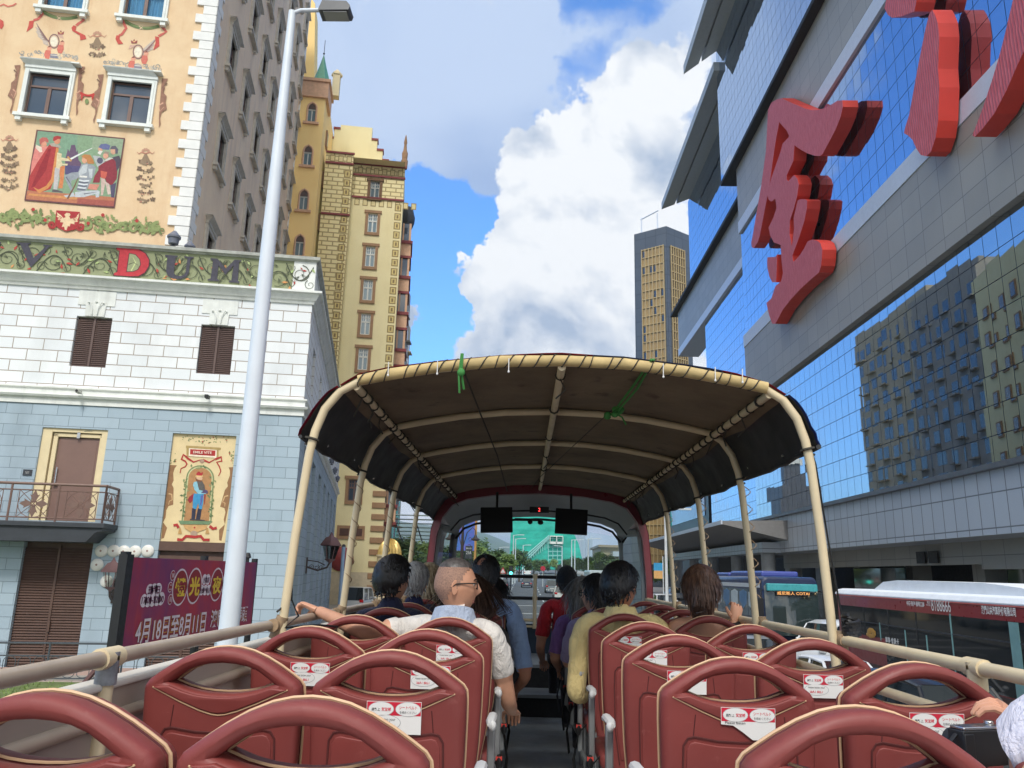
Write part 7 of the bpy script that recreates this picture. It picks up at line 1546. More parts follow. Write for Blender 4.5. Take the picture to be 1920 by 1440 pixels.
b = MB(); cols = [cmat('banner_white', (222, 206, 214)), cmat('banner_red', (140, 34, 44)), cmat('banner_yellow', (222, 186, 60)), cmat('banner_ink', (96, 30, 70)), cmat('banner_gold', (196, 140, 60))]
def bel(x0, x1, yt, yb, off, mi, k=1.0):
    x, y, w, h = ext(x0, x1, yt, yb); M = MBn(x, y, off); b.add([M @ Vector((w/2*k*math.cos(q*.2618), h/2*k*math.sin(q*.2618), 0)) for q in range(24)], [list(range(24))], mi)
def btx(s, x0, x1, yt, yb, off, mi, bold=0.0): x, y, w, h = ext(x0, x1, yt, yb); fit_text(b, s, w, h, MBn(x, y, off), mi, bold)
for s, x0, x1, yt, yb in (('燈', 873, 1037, 322, 724), ('光', 1032, 1188, 312, 706), ('夜', 1283, 1418, 312, 676), ('市', 1410, 1560, 312, 670)):
    bel(x0, x1, yt, yb, .024, 0); bel(x0, x1, yt, yb, .027, 1, .9); m_ = (x1-x0)*.14; btx(s, x0+m_, x1-m_, yt+(yb-yt)*.25, yb-(yb-yt)*.22, .031, 2, .04)
for s, x0, yt in (('第', 850, 340), ('二', 822, 466), ('屆', 822, 598)): bel(x0, x0+50, yt, yt+115, .024, 0); bel(x0, x0+50, yt, yt+115, .027, 1, .86); btx(s, x0+12, x0+40, yt+32, yt+82, .031, 0)
for x, y in ((625, 550), (672, 545), (718, 540)): bel(x-38, x+38, y-62, y+62, .024, 0)
for x, y in ((560, 670), (608, 668), (656, 662), (705, 655), (750, 648)): bel(x-36, x+36, y-72, y+72, .0245, 0)
btx('五六日', 605, 735, 505, 600, .03, 3, .03); btx('17:00-22:00', 540, 775, 622, 695, .031, 3, .02)
for x, y in ((1218, 440), (1255, 440), (1188, 555), (1226, 555), (1262, 555)): bel(x-26, x+26, y-58, y+58, .024, 0)
btx('悅讀', 1205, 1270, 415, 480, .03, 3); btx('澳門街', 1172, 1278, 535, 590, .031, 3)
for mi, off, bold in ((4, .024, .09), (1, .027, .06), (0, .031, .015)):
    btx('4月18日至8月11日', 520, 1252, 828, 1075, off, mi, bold); btx('澳門漁人碼頭', 1300, 1690, 745, 925, off, mi, bold)
b.build('banner_lettering', cols, BN)
b = MB(); b.lathe([(.05, 0), (.05, .1), (.1, .12), (.07, .22), (.03, .25)], (-.08, y1-.5-o_.y, zT-.1), 8); b.build('post_cap', m_black, BN)
# lawn and low fence in front of the theatre
b = MB(); b.box(-30, -5.7, 6, 24.6, .101, .16); o = b.build('lawn', mat('lawn_soil', (.12, .16, .05), .95, var=.35, vs=3)); o['kind'] = 'structure'
b = MB(); rr = random.Random(3)
for i in range(9000):
    x, y = rr.uniform(-24, -5.8), rr.uniform(8, 24.4); a = rr.uniform(0, 6.3); h = rr.uniform(.04, .1); b.add([(x-.02*math.cos(a), y-.02*math.sin(a), .16), (x+.02*math.cos(a), y+.02*math.sin(a), .16), (x+rr.uniform(-.04, .04), y+rr.uniform(-.04, .04), .16+h)], [[0, 1, 2]])
o = b.build('grass', mat('grass_blade', (.16, .24, .06), .8, var=.4, vs=1.5)); o['kind'] = 'stuff'
pf = WM @ Vector((0, -2.0, 0))
FN = thing('iron_fence', 'low dark iron railing of rounded hoops in front of the blue-grey wall', 'fence', pf, R_(9))
m_fen = cmat('fence_iron', (74, 80, 86), rough=.5)
zr = lambda x, y: Lp(x, y, -2.0)[1]
ft, fb = zr(100, 1206), zr(100, 1276); b = MB(); b.box(-17, -2.8, -.12, .12, 0, fb); b.build('kerb_wall', cmat('fence_kerb', (176, 160, 152), rough=.85), FN)
b = MB(); b.tube([(-17, 0, ft), (-2.8, 0, ft)], .03, 6); b.tube([(-17, 0, ft-.36), (-2.8, 0, ft-.36)], .02, 6); b.tube([(-17, 0, fb+.06), (-2.8, 0, fb+.06)], .02, 6)
x = -17; k = 0
while x < -2.9:
    z0, z1 = fb+.06, ft-.36; w = .17; b.tube([(x, 0, z0+.12)]+[(x, 0, z1-.15)]+[(x+w-w*math.cos(q*.524), 0, z1-.15+.13*math.sin(q*.524)) for q in range(1, 6)]+[(x+2*w, 0, z1-.15), (x+2*w, 0, z0+.12)]+[(x+w+w*math.cos(q*.524), 0, z0+.12-.1*math.sin(q*.524)) for q in range(1, 6)], .012, 5, closed=True)
    if k % 5 == 0: b.tube([(x-.02, 0, fb), (x-.02, 0, ft+.03)], .03, 6)
    x += .42; k += 1
b.build('railing', m_fen, FN)
# ================================================================ VEHICLES
m_tyre = mat('tyre', (.02, .02, .02), .85); m_vg = glass('car_glass', (.015, .02, .022), .03); m_rim = cmat('rim', (150, 152, 156), rough=.3, metal=.8)
m_hl = glass('headlight', (.6, .62, .62), .1); m_tl = cmat('tail_lamp', (190, 24, 26), rough=.25)
def paint(name, rgb): 
    if name in MATS: return MATS[name]
    m = mat(name, srgb(*rgb), .35, var=.04, coat=.25); return m
def wheels(t, ys, xs, r=.32, w=.2):
    for y in ys:
        for x in xs:
            b = MB(); s = 1 if x > 0 else -1; b.lathe([(r*.6, -w/2), (r*.95, -w/2), (r, -w/4), (r, w/4), (r*.95, w/2), (r*.6, w/2)], (x, y, r), 20, 0, 'x'); wh = b.build('wheel', m_tyre, t)
            b = MB(); b.lathe([(0, s*(w/2-.02)), (r*.25, s*(w/2+.0)), (r*.6, s*(w/2-.01)), (r*.62, s*(w/2-.05))], (x, y, r), 16, 0, 'x'); b.build('rim', m_rim, wh)
def car(label, loc, rotz, rgb, L=4.4, Wd=1.78, H=1.5, style='sedan', pname=None, group='cars on the avenue', detail=True):
    """front is local -y; lofted body with a narrower greenhouse"""
    t = thing({'van': 'van', 'suv': 'parked_car'}.get(style, 'car'), label, 'van' if style == 'van' else 'car', (loc[0], loc[1], gz(loc[1])-.02), rotz, group)
    pm = paint(pname or 'paint_%d_%d_%d' % rgb, rgb); hw = Wd/2
    if style == 'sedan': sec = [(-.5, .42, .30), (-.485, .62, .28), (-.40, .72, .25), (-.22, .82, .24), (.0, .86, .24), (.30, .86, .24), (.44, .84, .26), (.49, .72, .28), (.5, .45, .32)]; gh = [(-.235, .82, .92), (-.08, H-.06, .72), (.10, H, .72), (.25, H-.04, .72), (.40, .86, .9)]
    elif style == 'suv': sec = [(-.5, .5, .30), (-.485, .74, .28), (-.40, .90, .25), (-.24, .98, .24), (.0, 1.0, .24), (.4, 1.0, .24), (.485, .98, .26), (.5, .5, .32)]; gh = [(-.25, .98, .94), (-.13, H-.08, .80), (.02, H, .80), (.40, H-.04, .80), (.49, 1.0, .92)]
    else: sec = [(-.5, .5, .30), (-.49, .85, .28), (-.45, 1.05, .26), (-.36, 1.08, .25), (.49, 1.08, .25), (.5, .5, .30)]; gh = [(-.455, 1.05, .95), (-.33, H-.12, .86), (-.22, H, .86), (.44, H, .86), (.495, 1.06, .95)]
    b = MB(); n = 10; rows = []
    for y, zt, zb in sec:
        tp = 1-.10*max(0, abs(y)-.38)/.12; q = [(-hw*tp*.93, zb), (-hw*tp, zb+.08), (-hw*tp, zt-.14), (-hw*tp*.95, zt-.03), (-hw*tp*.80, zt)]; q = q+[(-x, z) for x, z in q[::-1]]; rows.append([(x, y*L, z) for x, z in q])
    vs = [p for r in rows for p in r]; b.add(vs, [[i*n+j, i*n+j+1, (i+1)*n+j+1, (i+1)*n+j] for i in range(len(rows)-1) for j in range(n-1)]+[list(range(n)), list(range((len(rows)-1)*n, len(rows)*n))[::-1]]+[[i*n, (i+1)*n, (i+1)*n+n-1, i*n+n-1] for i in range(len(rows)-1)], 0, True)
    # roof skin
    k = len(gh); r2 = []
    for y, z, tw in gh[1:-1]: r2.append([(-hw*tw, y*L, z-.05), (-hw*tw*.9, y*L, z), (hw*tw*.9, y*L, z), (hw*tw, y*L, z-.05)])
    vs = [p for r in r2 for p in r]; b.add(vs, [[i*4+j, i*4+j+1, (i+1)*4+j+1, (i+1)*4+j] for i in range(len(r2)-1) for j in range(3)], 0, True)
    for sx in (-1, 1):       # pillars
        for (y0_, z0_, t0), (y1_, z1_, t1) in ((gh[0], gh[1]), (gh[-1], gh[-2])): b.tube([(sx*hw*t0, y0_*L, z0_), (sx*hw*t1*.98, y1_*L, z1_-.05)], .045, 6)
        ym = (gh[1][0]+gh[-2][0])/2; b.tube([(sx*hw*.93, ym*L, sec[4][1] if len(sec) > 5 else 1.0), (sx*hw*gh[2][2], ym*L, H-.05)], .04, 6); b.tube([(sx*hw*gh[1][2], gh[1][0]*L, gh[1][1]-.05), (sx*hw*gh[2][2], gh[2][0]*L, gh[2][1]-.05), (sx*hw*gh[-2][2], gh[-2][0]*L, gh[-2][1]-.05)], .035, 6)
    b.build('body', pm, t, smooth=40, merge=True)
    def pane(name, q): b = MB(); b.poly(q); b.build(name, m_vg, t)
    for a, c, nm in ((gh[0], gh[1], 'windscreen'), (gh[-1], gh[-2], 'rear_window')): pane(nm, [(-hw*a[2]*.9, a[0]*L, a[1]), (hw*a[2]*.9, a[0]*L, a[1]), (hw*c[2]*.95, c[0]*L, c[1]-.01), (-hw*c[2]*.95, c[0]*L, c[1]-.01)])
    for sx in (-1, 1):
        base = sec[3][1]-.02; pane('side_window', [(sx*hw*.94, gh[0][0]*L+.1, base), (sx*hw*gh[1][2]*.99, gh[1][0]*L, gh[1][1]-.06), (sx*hw*gh[2][2]*.99, gh[2][0]*L, gh[2][1]-.06), (sx*hw*gh[-2][2]*.99, gh[-2][0]*L, gh[-2][1]-.06), (sx*hw*.94, gh[-1][0]*L-.05, base)])
        z = sec[1][1]; b = MB(); b.box(sx*hw*.55, sx*hw*.9, -L*.5-.015, -L*.47, z-.12, z+.02); b.build('headlight', m_hl, t, bevel=.02)
        z = sec[-2][1]; b = MB(); b.box(sx*hw*.6, sx*hw*.93, L*.47, L*.5+.012, z-.16, z+.04); b.build('tail_lamp', m_tl, t, bevel=.02)
        b = MB(); b.ell((sx*(hw+.1), gh[0][0]*L+.25, sec[3][1]+.08), (.09, .06, .07), 10, 6); b.build('wing_mirror', pm, t)
    b = MB(); b.box(-.28, .28, L*.5+.005, L*.5+.02, .55, .68); b.box(-.28, .28, -L*.5-.02, -L*.5-.005, .42, .54); b.build('number_plate', m_plate, t)
    b = MB(); b.box(-hw*.92, hw*.92, -L*.5-.03, -L*.46, .25, .42); b.box(-hw*.92, hw*.92, L*.46, L*.5+.03, .28, .46); b.build('bumper', pm if style != 'van' else m_dark, t, bevel=.03)
    wheels(t, (-L*.31, L*.31), (-hw+.06, hw-.06), .33 if style != 'suv' else .36)
    return t
def big_bus(name, label, loc, rotz, L, Wd, H, body, cat='bus', band=None, win=(1.25, 2.35), paints=None, pod=None, front_style='city'):
    """front is local -y, near side is local -x ; returns thing"""
    t = thing(name, label, cat, (loc[0], loc[1], gz(loc[1])-.02), rotz); hw = Wd/2; hl = L/2
    r = .22; prof = [(-hw, .32), (-hw, H-r)]+[(-hw+r-r*math.cos(R_(a)), H-r+r*math.sin(R_(a))) for a in (30, 60, 90)]; prof += [(-x, z) for x, z in prof[::-1]]
    b = MB(); n = len(prof); ys = [-hl, -hl+.06, -hl+.25, hl-.25, hl-.06, hl]; sc = [.93, .975, 1, 1, .985, .95]
    vs = [(x*s, y, .32+(z-.32)*(1-(1-s)*.5)) for y, s in zip(ys, sc) for x, z in prof]; b.add(vs, [[i*n+j, i*n+j+1, (i+1)*n+j+1, (i+1)*n+j] for i in range(5) for j in range(n-1)]+[list(range(n)), list(range(5*n, 6*n))[::-1]], 0, True)
    b.build('body', body, t, smooth=30, merge=True); return t, hw, hl
# ---- maroon city bus, front towards us at the right edge of the view
bx, yr, yf = 10.5, 28.1, 16.0; H_ = 3.34; Lb = yr-yf; m_mb = paint('bus_maroon_paint', (122, 38, 42)); m_wroof = mat('bus_white', srgb(228, 232, 236), .75, var=.05, spec=.15)
t, hw, hl = big_bus('city_bus', 'maroon city bus with a white roof and white lettering, waiting beside the glass building', (bx+1.27, (yr+yf)/2), 0, Lb, 2.54, H_, m_mb)
o = t.location; ox = -1.27
def sidebox(nm, y0, y1, z0, z1, m, d=.012, par=None): b = MB(); b.box(ox-d, ox+.02, y0, y1, z0, z1); return b.build(nm, m, par or t)
b = MB(); r_ = .24; pts = [(-1.285, H_-.14), (-1.285, H_-.1), (-1.2, H_+.02), (-1.0, H_+.06), (1.0, H_+.06), (1.2, H_+.02), (1.285, H_-.1), (1.285, H_-.14)]; b.prism([(x, -hl-.02, z) for x, z in pts], (0, Lb+.04, 0)); b.build('roof', m_wroof, t, bevel=.02)
b = MB(); pd = [(-hl+1.2, H_+.06), (-hl+2.2, H_+.24), (-hl+3.6, H_+.33), (hl-4.0, H_+.36), (hl-3.0, H_+.30), (hl-2.3, H_+.06)]; b.prism([(-.95, y, z) for y, z in pd], (1.9, 0, 0)); b.build('roof_pod', m_wroof, t, bevel=.05, smooth=40)
sidebox('trim_line', -hl+.02, hl-.02, H_-.17, H_-.14, cmat('pink_trim', (206, 110, 104)))
m_bw = glass('bus_window', (.012, .016, .018), .04, wob=.02); m_bw.node_tree.nodes['Principled BSDF'].inputs['Specular IOR Level'].default_value = .4; m_bw.node_tree.nodes['Principled BSDF'].inputs['IOR'].default_value = 1.4
wz0, wz1 = 2.02, 2.86
sidebox('window_band', -hl+.15, hl-.3, wz0, wz1, m_bw, .008); sidebox('window_band', -hl+.15, hl-3.6, 1.25, wz0+.01, m_bw, .009)
m_fr = cmat('window_frame_teal', (120, 160, 158), rough=.4)
for y, z0, z1 in ((hl-1.55, 2.0, 2.4), (hl-3.3, 1.95, 2.45), (hl-4.9, 1.4, 2.35), (hl-6.1, 1.3, 2.3), (hl-7.4, 1.3, 2.9)): sidebox('window_post', y-.025, y+.025, z0, z1, m_fr, .02)
sidebox('window_post', -hl+1.9, -hl+2.25, 1.2, 2.85, m_fr, .02); sidebox('sliding_rail', -hl+.8, hl-.4, 2.40, 2.43, m_dark, .018)
for y in (hl-2.2, hl-3.9, hl-5.6): sidebox('window_post', y-.03, y+.03, wz0, wz1, m_black, .016)
sidebox('lower_stripe', hl-3.4, hl-.1, 1.6, 1.98, m_mb, .014); sidebox('skirt', -hl+.1, hl-.1, .4, 1.22, mat('bus_skirt', (.045, .02, .022), .4), .012)
def busx(px, py): p = onX(px, py, bx-.02); return p.y-o.y, p.z-o.z
m_let = cmat('bus_lettering', (226, 222, 216), rough=.5)
BM = lambda y, z, off=.022: Matrix.Translation((ox-off, y, z)) @ Matrix(((0, 0, -1, 0), (-1, 0, 0, 0), (0, 1, 0, 0), (0, 0, 0, 1)))
b = MB()
for s, px0, px1, py, h, bold in (('8188666', 1746, 1782, 1134, .30, .0), ('中國·珠海·橫琴口岸', 1700, 1733, 1131, .14, .02), ('電話', 1738, 1744, 1129, .07, 0), ('HOTLINE', 1737, 1745, 1134, .05, 0), ('澳門公共汽車股份有限公司', 1840, 1904, 1143, .20, .03)):
    ya, z = busx(px0, py); yb, _ = busx(px1, py); fit_text(b, s, abs(ya-yb), h, BM((ya+yb)/2, z), 0, bold)
for s, px0, px1, py, h in (('尊享·會員卡', 1660, 1685, 1197, .17),): ya, z = busx(px0, py); yb, _ = busx(px1, py); fit_text(b, s, abs(ya-yb), h, BM((ya+yb)/2, z-.03), 0, .02)
b.build('side_lettering', m_let, t)
b = MB(); ya, z = busx(1633, 1186)
for k in range(9): a = k*.7; b.ell((ox-.02, ya+.3*math.cos(a)*(.4+.06*k), z+.13*math.sin(a)*(.5+.05*k)), (.01, .16, .06), 8, 6)
b.build('gold_emblem', cmat('emblem_gold', (196, 148, 70), rough=.4, metal=.3), t)
b = MB(); b.box(-1.1, 1.1, -hl-.02, -hl+.04, 1.1, 2.6); b.build('windscreen', m_bw, t)
b = MB(); b.box(-.9, .9, -hl-.025, -hl, 2.65, 3.0); b.build('route_sign', m_black, t)
for sx in (-1, 1): b = MB(); b.tube([(sx*1.2, -hl+.1, 2.75), (sx*1.45, -hl-.25, 2.7), (sx*1.5, -hl-.35, 2.5)], .03, 6); b.box(sx*1.38, sx*1.62, -hl-.45, -hl-.3, 1.75, 2.5); b.build('wing_mirror', m_black, t, bevel=.03)
b = MB(); b.box(ox-.03, ox, -hl+.4, -hl+1.6, .5, 2.6); b.build('door', m_bw, t)
wheels(t, (-hl+2.6, hl-3.2), (-1.12, 1.12), .48, .28)
# ---- blue coach, front towards us
m_cb = paint('coach_navy', (34, 46, 78)); m_cw = paint('coach_white', (206, 216, 226))
t, hw, hl = big_bus('tour_coach', 'navy blue touring coach with a big curved windscreen and lit route sign, facing us', (11.3, 41.2), R_(2), 10.6, 2.5, 3.62, m_cb)
b = MB(); vs = []
for i in range(9):
    x = -1.17+2.34*i/8; bow = .16*(1-(x/1.2)**2)
    for z, lean in ((1.15, .12), (2.0, .10), (2.9, .02), (3.3, -.12)): vs.append((x, -hl-.04-bow-lean*.6, z))
b.add(vs, [[i*4+j, (i+1)*4+j, (i+1)*4+j+1, i*4+j+1] for i in range(8) for j in range(3)], 0, True); b.build('windscreen', glass('coach_screen', (.03, .045, .045), .04), t)
b = MB(); b.box(-1.1, 1.1, -hl-.3, -hl-.05, 3.0, 3.32); b.build('route_box', cmat('coach_teal', (70, 160, 165), rough=.3), t, bevel=.04)
am = NT('amber_led'); am.p.inputs['Base Color'].default_value = (.03, .02, .02, 1); am.p.inputs['Emission Color'].default_value = (1, .45, .12, 1); am.p.inputs['Emission Strength'].default_value = .9
b = MB(); b.box(-.75, .75, -hl-.33, -hl-.30, 2.82, 3.02, 0); bb = b.build('route_display', m_black, t)
b = MB(); fit_text(b, '威尼斯人 COTAI', 1.4, .15, Matrix.Translation((0, -hl-.335, 2.92)) @ Matrix.Rotation(R_(90), 4, 'X')); b.build('route_lettering', am.m, bb)
b = MB(); b.box(-1.0, 1.0, -hl-.2, -hl-.1, 2.98, 3.0); b.build('sun_visor', m_plate, t)
for y in range(7):
    b = MB(); b.box(-1.27, -1.24, -hl+.7+y*1.38, -hl+1.98+y*1.38, 1.85, 3.05); b.build('side_window', glass('coach_window', (.12, .17, .2), .04), t)
    b = MB(); q = -hl+.75+y*1.38; b.prism([(-1.275, q, 2.9), (-1.275, q+.5, 3.0), (-1.275, q+1.1, 2.9), (-1.275, q+1.15, 2.3+.2*(y % 2)), (-1.275, q+.6, 2.15), (-1.275, q+.1, 2.35)], (.012, 0, 0)); b.build('curtain', [cmat('curtain_pale', (190, 206, 214)), cmat('curtain_mid', (92, 130, 170))][y % 2], t)
b = MB(); b.box(-1.262, -1.24, -hl+.3, hl-.2, 3.12, 3.3); b.box(1.24, 1.262, -hl+.3, hl-.2, 3.12, 3.3); b.build('white_stripe', m_cw, t)
b = MB()
for k in range(12): b.box(-1.265, -1.25, -hl+2+k*.4, -hl+2.2+k*.4, 1.35, 1.75)
b.build('orange_graphic', cmat('coach_orange', (206, 130, 60)), t)
b = MB(); b.box(-.85, .85, -hl+1.2, hl-4.5, 3.6, 3.86); b.box(-.7, .7, hl-3.6, hl-1.4, 3.6, 3.8); b.build('roof_unit', paint('roof_blue', (70, 84, 160)), t, bevel=.08)
for sx in (-1, 1): b = MB(); b.tube([(sx*1.2, -hl+.1, 3.05), (sx*1.45, -hl-.35, 2.95), (sx*1.45, -hl-.4, 2.7)], .03, 6); b.box(sx*1.36, sx*1.58, -hl-.5, -hl-.36, 1.95, 2.7); b.build('wing_mirror', m_black, t, bevel=.03); b = MB(); b.ell((sx*.95, -hl-.05, .75), (.18, .1, .14), 12, 8); b.build('headlight', m_hl, t)
wheels(t, (-hl+2.2, hl-2.6), (-1.12, 1.12), .5, .28)
# ---- cars beside us
car('white people carrier standing in front of the blue coach', (13.6, 35.2), R_(-62), (222, 226, 230), 4.7, 1.85, 1.95, 'van')
car('white saloon car between the blue coach and the bus railing', (8.9, 24.0), R_(6), (214, 216, 218), 4.6, 1.82, 1.5, 'sedan')
car('black people carrier beside the maroon bus, its dark windows mirroring the facades', (8.4, 17.4), R_(3), (22, 24, 27), 4.8, 1.86, 1.75, 'suv', 'paint_black')
car('silver grey car far down the right lane beside the railing', (8.6, 31.5), R_(2), (150, 154, 158), 4.5, 1.8, 1.5, 'sedan')
# ---- traffic ahead, seen through the windscreen
def ahead(label, px, wpx, rgb, style, Wd=1.8, L=4.4, H=1.5, face=180, py=None):
    Y = Wd*1480/wpx; X = CAM.x+(px-984)/1480*Y; return car(label, (X, Y+L/2), R_(face), rgb, L, Wd, H, style)
ahead('white hatchback with red tail lamps, just right of the front centre post', 1053, 31, (216, 216, 214), 'suv', H=1.62)
ahead('silver grey pickup-like car ahead of the white hatchback', 1034, 24, (128, 134, 140), 'suv', H=1.75)
ahead('dark blue car ahead in the middle of the avenue', 988, 20, (36, 42, 60), 'sedan')
ahead('black and white car at the left edge of the lane ahead', 943, 22, (60, 62, 66), 'sedan')
ahead('small white car far ahead beneath the road sign', 1005, 12, (214, 216, 218), 'sedan')
ahead('white van parked in the side street below the yellow block', 672, 43, (206, 208, 206), 'van', 1.7, 4.2, 1.95)
ahead('white estate car approaching beyond the right canopy posts', 1243, 38, (218, 220, 220), 'suv', H=1.6, face=4)
ahead('second white car behind the approaching estate car', 1262, 27, (206, 208, 210), 'sedan', face=6)
def truck(label, px, wpx, rgb, Wd, L, H, cat='truck', name='box_truck'):
    Y = Wd*1480/wpx; X = CAM.x+(px-984)/1480*Y; t, hw, hl = big_bus(name, label, (X, Y+L/2), R_(180), L, Wd, H, paint('paint_%d_%d_%d' % rgb, rgb), cat)
    b = MB(); b.box(-hw*.8, hw*.8, hl, hl+.03, H*.5, H*.82); b.build('rear_window', m_vg, t)
    for sx in (-1, 1): b = MB(); b.box(sx*hw*.7, sx*hw*.9, hl, hl+.03, .7, 1.0); b.build('tail_lamp', m_tl, t)
    b = MB()
    b.box(-hw-.01, -hw+.02, -hl+.6, hl-.4, H*.5, H*.8); b.box(hw-.02, hw+.01, -hl+.6, hl-.4, H*.5, H*.8); b.build('side_window', m_vg, t)
    wheels(t, (-hl+1.6, hl-1.8), (-hw+.12, hw-.12), .45, .26); return t
truck('white box truck far ahead in the left lane', 989, 13, (222, 222, 220), 2.3, 6, 3.0)
truck('white-roofed bus in the right lanes ahead', 1120, 36, (206, 214, 218), 2.5, 10, 3.2, 'bus', 'city_bus')
truck('grey-blue bus queuing beyond the white-roofed bus', 1055, 18, (120, 140, 156), 2.5, 10, 3.3, 'bus', 'city_bus')
truck('dark green lorry standing beneath the far canopy', 1232, 20, (40, 82, 70), 2.4, 7, 3.0, 'truck', 'box_truck')
# ================================================================ DOWN THE AVENUE
m_leaf = NT('leaf'); f = m_leaf.mrange(m_leaf.noise(.55, 4, .6), .35, .65); c = m_leaf.mix(f, (.035, .075, .016), (.11, .19, .035)); m_leaf.link(c, m_leaf.p.inputs['Base Color']); m_leaf.p.inputs['Roughness'].default_value = .55; m_leaf = m_leaf.m
m_leafy = NT('leaf_light'); f = m_leafy.mrange(m_leafy.noise(.6, 4, .6), .35, .65); c = m_leafy.mix(f, (.09, .16, .03), (.20, .29, .06)); m_leafy.link(c, m_leafy.p.inputs['Base Color']); m_leafy = m_leafy.m
m_bark = mat('bark', (.12, .09, .065), .9, var=.3, vs=6)
def tree_proto(seed, H=8, Rr=3.2, nleaf=2600, ls=.32, m=None, name='broadleaf_tree'):
    r = random.Random(seed); t = thing(name, 'x', 'tree', (0, 0, 0)); b = MB(); tips = []
    b.tube([(0, 0, -.2), (.05, .02, H*.2), (-.05, .05, H*.42), (.05, 0, H*.7)], [H*.03, H*.024, H*.018, H*.008], 8)
    for k in range(9):
        a = k*2.4+r.uniform(-.3, .3); z0 = H*r.uniform(.25, .5); l = Rr*r.uniform(.5, .85); p = [(0, 0, z0), (l*.4*math.cos(a), l*.4*math.sin(a), z0+H*.12), (l*math.cos(a), l*math.sin(a), z0+H*r.uniform(.15, .38))]; b.tube(p, [H*.012, H*.008, H*.003], 5); tips.append(p[2])
    b.build('trunk', m_bark, t); tips += [(r.uniform(-.4, .4)*Rr, r.uniform(-.4, .4)*Rr, H*r.uniform(.72, .9)) for _ in range(6)]
    b = MB()
    for i in range(nleaf):
        c = Vector(tips[i % len(tips)]); d = Vector((r.gauss(0, 1), r.gauss(0, 1), r.gauss(0, .75))).normalized()*Rr*.42*r.uniform(.25, 1)**.6; p = c+d
        a = r.uniform(0, 6.3); u = Vector((math.cos(a), math.sin(a), r.uniform(-.7, .5))).normalized(); w = u.orthogonal().normalized(); s = ls*r.uniform(.6, 1.3); b.add([p-u*s, p+w*s*.45, p+u*s, p-w*s*.45], [[0, 1, 2, 3]])
    b.build('crown', m or m_leaf, t); return t
TP = [tree_proto(1), tree_proto(2, 9, 3.0, 2600, .34, m_leafy), tree_proto(3, 7, 3.4, 2400)]
first_t = [True, True, True]
def tree(kind, px, Y, H, label, base=None, group='trees along the avenue'):
    X = CAM.x+(px-984)/1480*Y; s = H/(8, 9, 7)[kind]; z = gz(Y) if base is None else base
    if first_t[kind]: t = TP[kind]; first_t[kind] = False
    else: t = dup(TP[kind])
    t.location = (X, Y, z); t.scale = (s, s, s); t['label'] = label; t['group'] = group; t.rotation_euler = (0, 0, px*.37); return t
for k, px, Y, top, lab in [(0, 768, 92, 1008, 'dark bushy tree just right of the yellow block'), (1, 800, 105, 1016, 'pale green tree left of the windscreen pillar'), (0, 742, 110, 1030, 'tree showing low beside the golden dome'), (2, 822, 130, 1022, 'tree behind the left windscreen pillar'),
    (1, 905, 135, 1020, 'light green tree behind the ornate lamp post'), (2, 886, 150, 1010, 'tall tree beyond the hanging lamp'), (0, 932, 150, 1030, 'dark tree left of the green netted building'), (1, 951, 140, 1038, 'brightest tree by the two white lamp posts'), (0, 974, 170, 1030, 'dark round tree at the left foot of the netted building'),
    (2, 1000, 215, 1050, 'low tree at the centre of the avenue'), (0, 1018, 225, 1049, 'tree right of the avenue centre'), (1, 1040, 235, 1048, 'pale tree below the white platform'), (0, 1060, 225, 1049, 'tree beside the cap-wearing passenger'), (2, 1078, 230, 1046, 'tree below the right slope of the netting'), (0, 1098, 215, 1044, 'dark tree right of the netted building'),
    (1, 1116, 190, 1035, 'pale green tree beneath the distant towers'), (0, 1132, 180, 1041, 'dark tree left of the beige building'), (2, 1152, 170, 1048, 'small tree at the right windscreen pillar'), (1, 1236, 120, 1046, 'sunlit tree under the far end of the canopy'), (0, 862, 160, 1014, 'tree just inside the left windscreen pillar'), (0, 712, 120, 1040, 'tree at the foot of the golden dome')]: tree(k, px, Y, max(2.5, onY(px, top, Y).z-gz(Y)), lab)
# green netted tower under scaffolding
def at(px, py, Y): p = onY(px, py, Y); return p
GY = 300
n = NT('green_net'); f = n.mrange(n.noise(.14, 5, .65, stretch=(1, 1, 2)), .35, .65); w = n.N.new('ShaderNodeTexWave'); w.bands_direction = 'Z'; w.inputs['Scale'].default_value = .11; w.inputs['Distortion'].default_value = .6; n.link(n.obj(), w.inputs['Vector']); c = n.mix(f, srgb(18, 150, 130), srgb(52, 190, 170)); n.link(n.mix(n.mrange(w.outputs['Fac'], .75, 1, 0, .22), c, srgb(16, 120, 110)), n.p.inputs['Base Color']); n.p.inputs['Roughness'].default_value = .8; m_net = n.m
T = thing('netted_building', 'tower under construction wrapped in bright green netting', 'building', (at(1000, 1060, GY).x, GY, gz(GY))); o = T.location
q = [at(*p, GY) for p in ((955, 1062), (959, 960), (968, 905), (1052, 905), (1060, 985), (1072, 992), (1085, 1020), (1093, 1055), (1093, 1068), (955, 1068))]; b = MB(); b.prism([(p.x-o.x, 0, p.z-o.z) for p in q], (0, 26, 0)); b.build('netting', m_net, T)
b = MB(); m_sc = cmat('scaffold_pale', (150, 200, 196), rough=.6)
def seg(p0, p1, r, off=-.6): a, c = at(*p0, GY), at(*p1, GY); b.tube([(a.x-o.x, off, a.z-o.z), (c.x-o.x, off, c.z-o.z)], r, 5)
for dy in (0, 6, 12): seg((985, 1042+dy), (1030, 1004+dy*.4), .25)
for k in range(10): seg((988+k*4.2, 1042-k*3.6), (988+k*4.2, 1052-k*2.6), .12)
for k in range(6): seg((1028, 1010+k*8), (1054, 1010+k*8), .14)
for k in range(4): seg((1028+k*8.5, 1006), (1028+k*8.5, 1060), .14)
b.build('scaffold', m_sc, T)
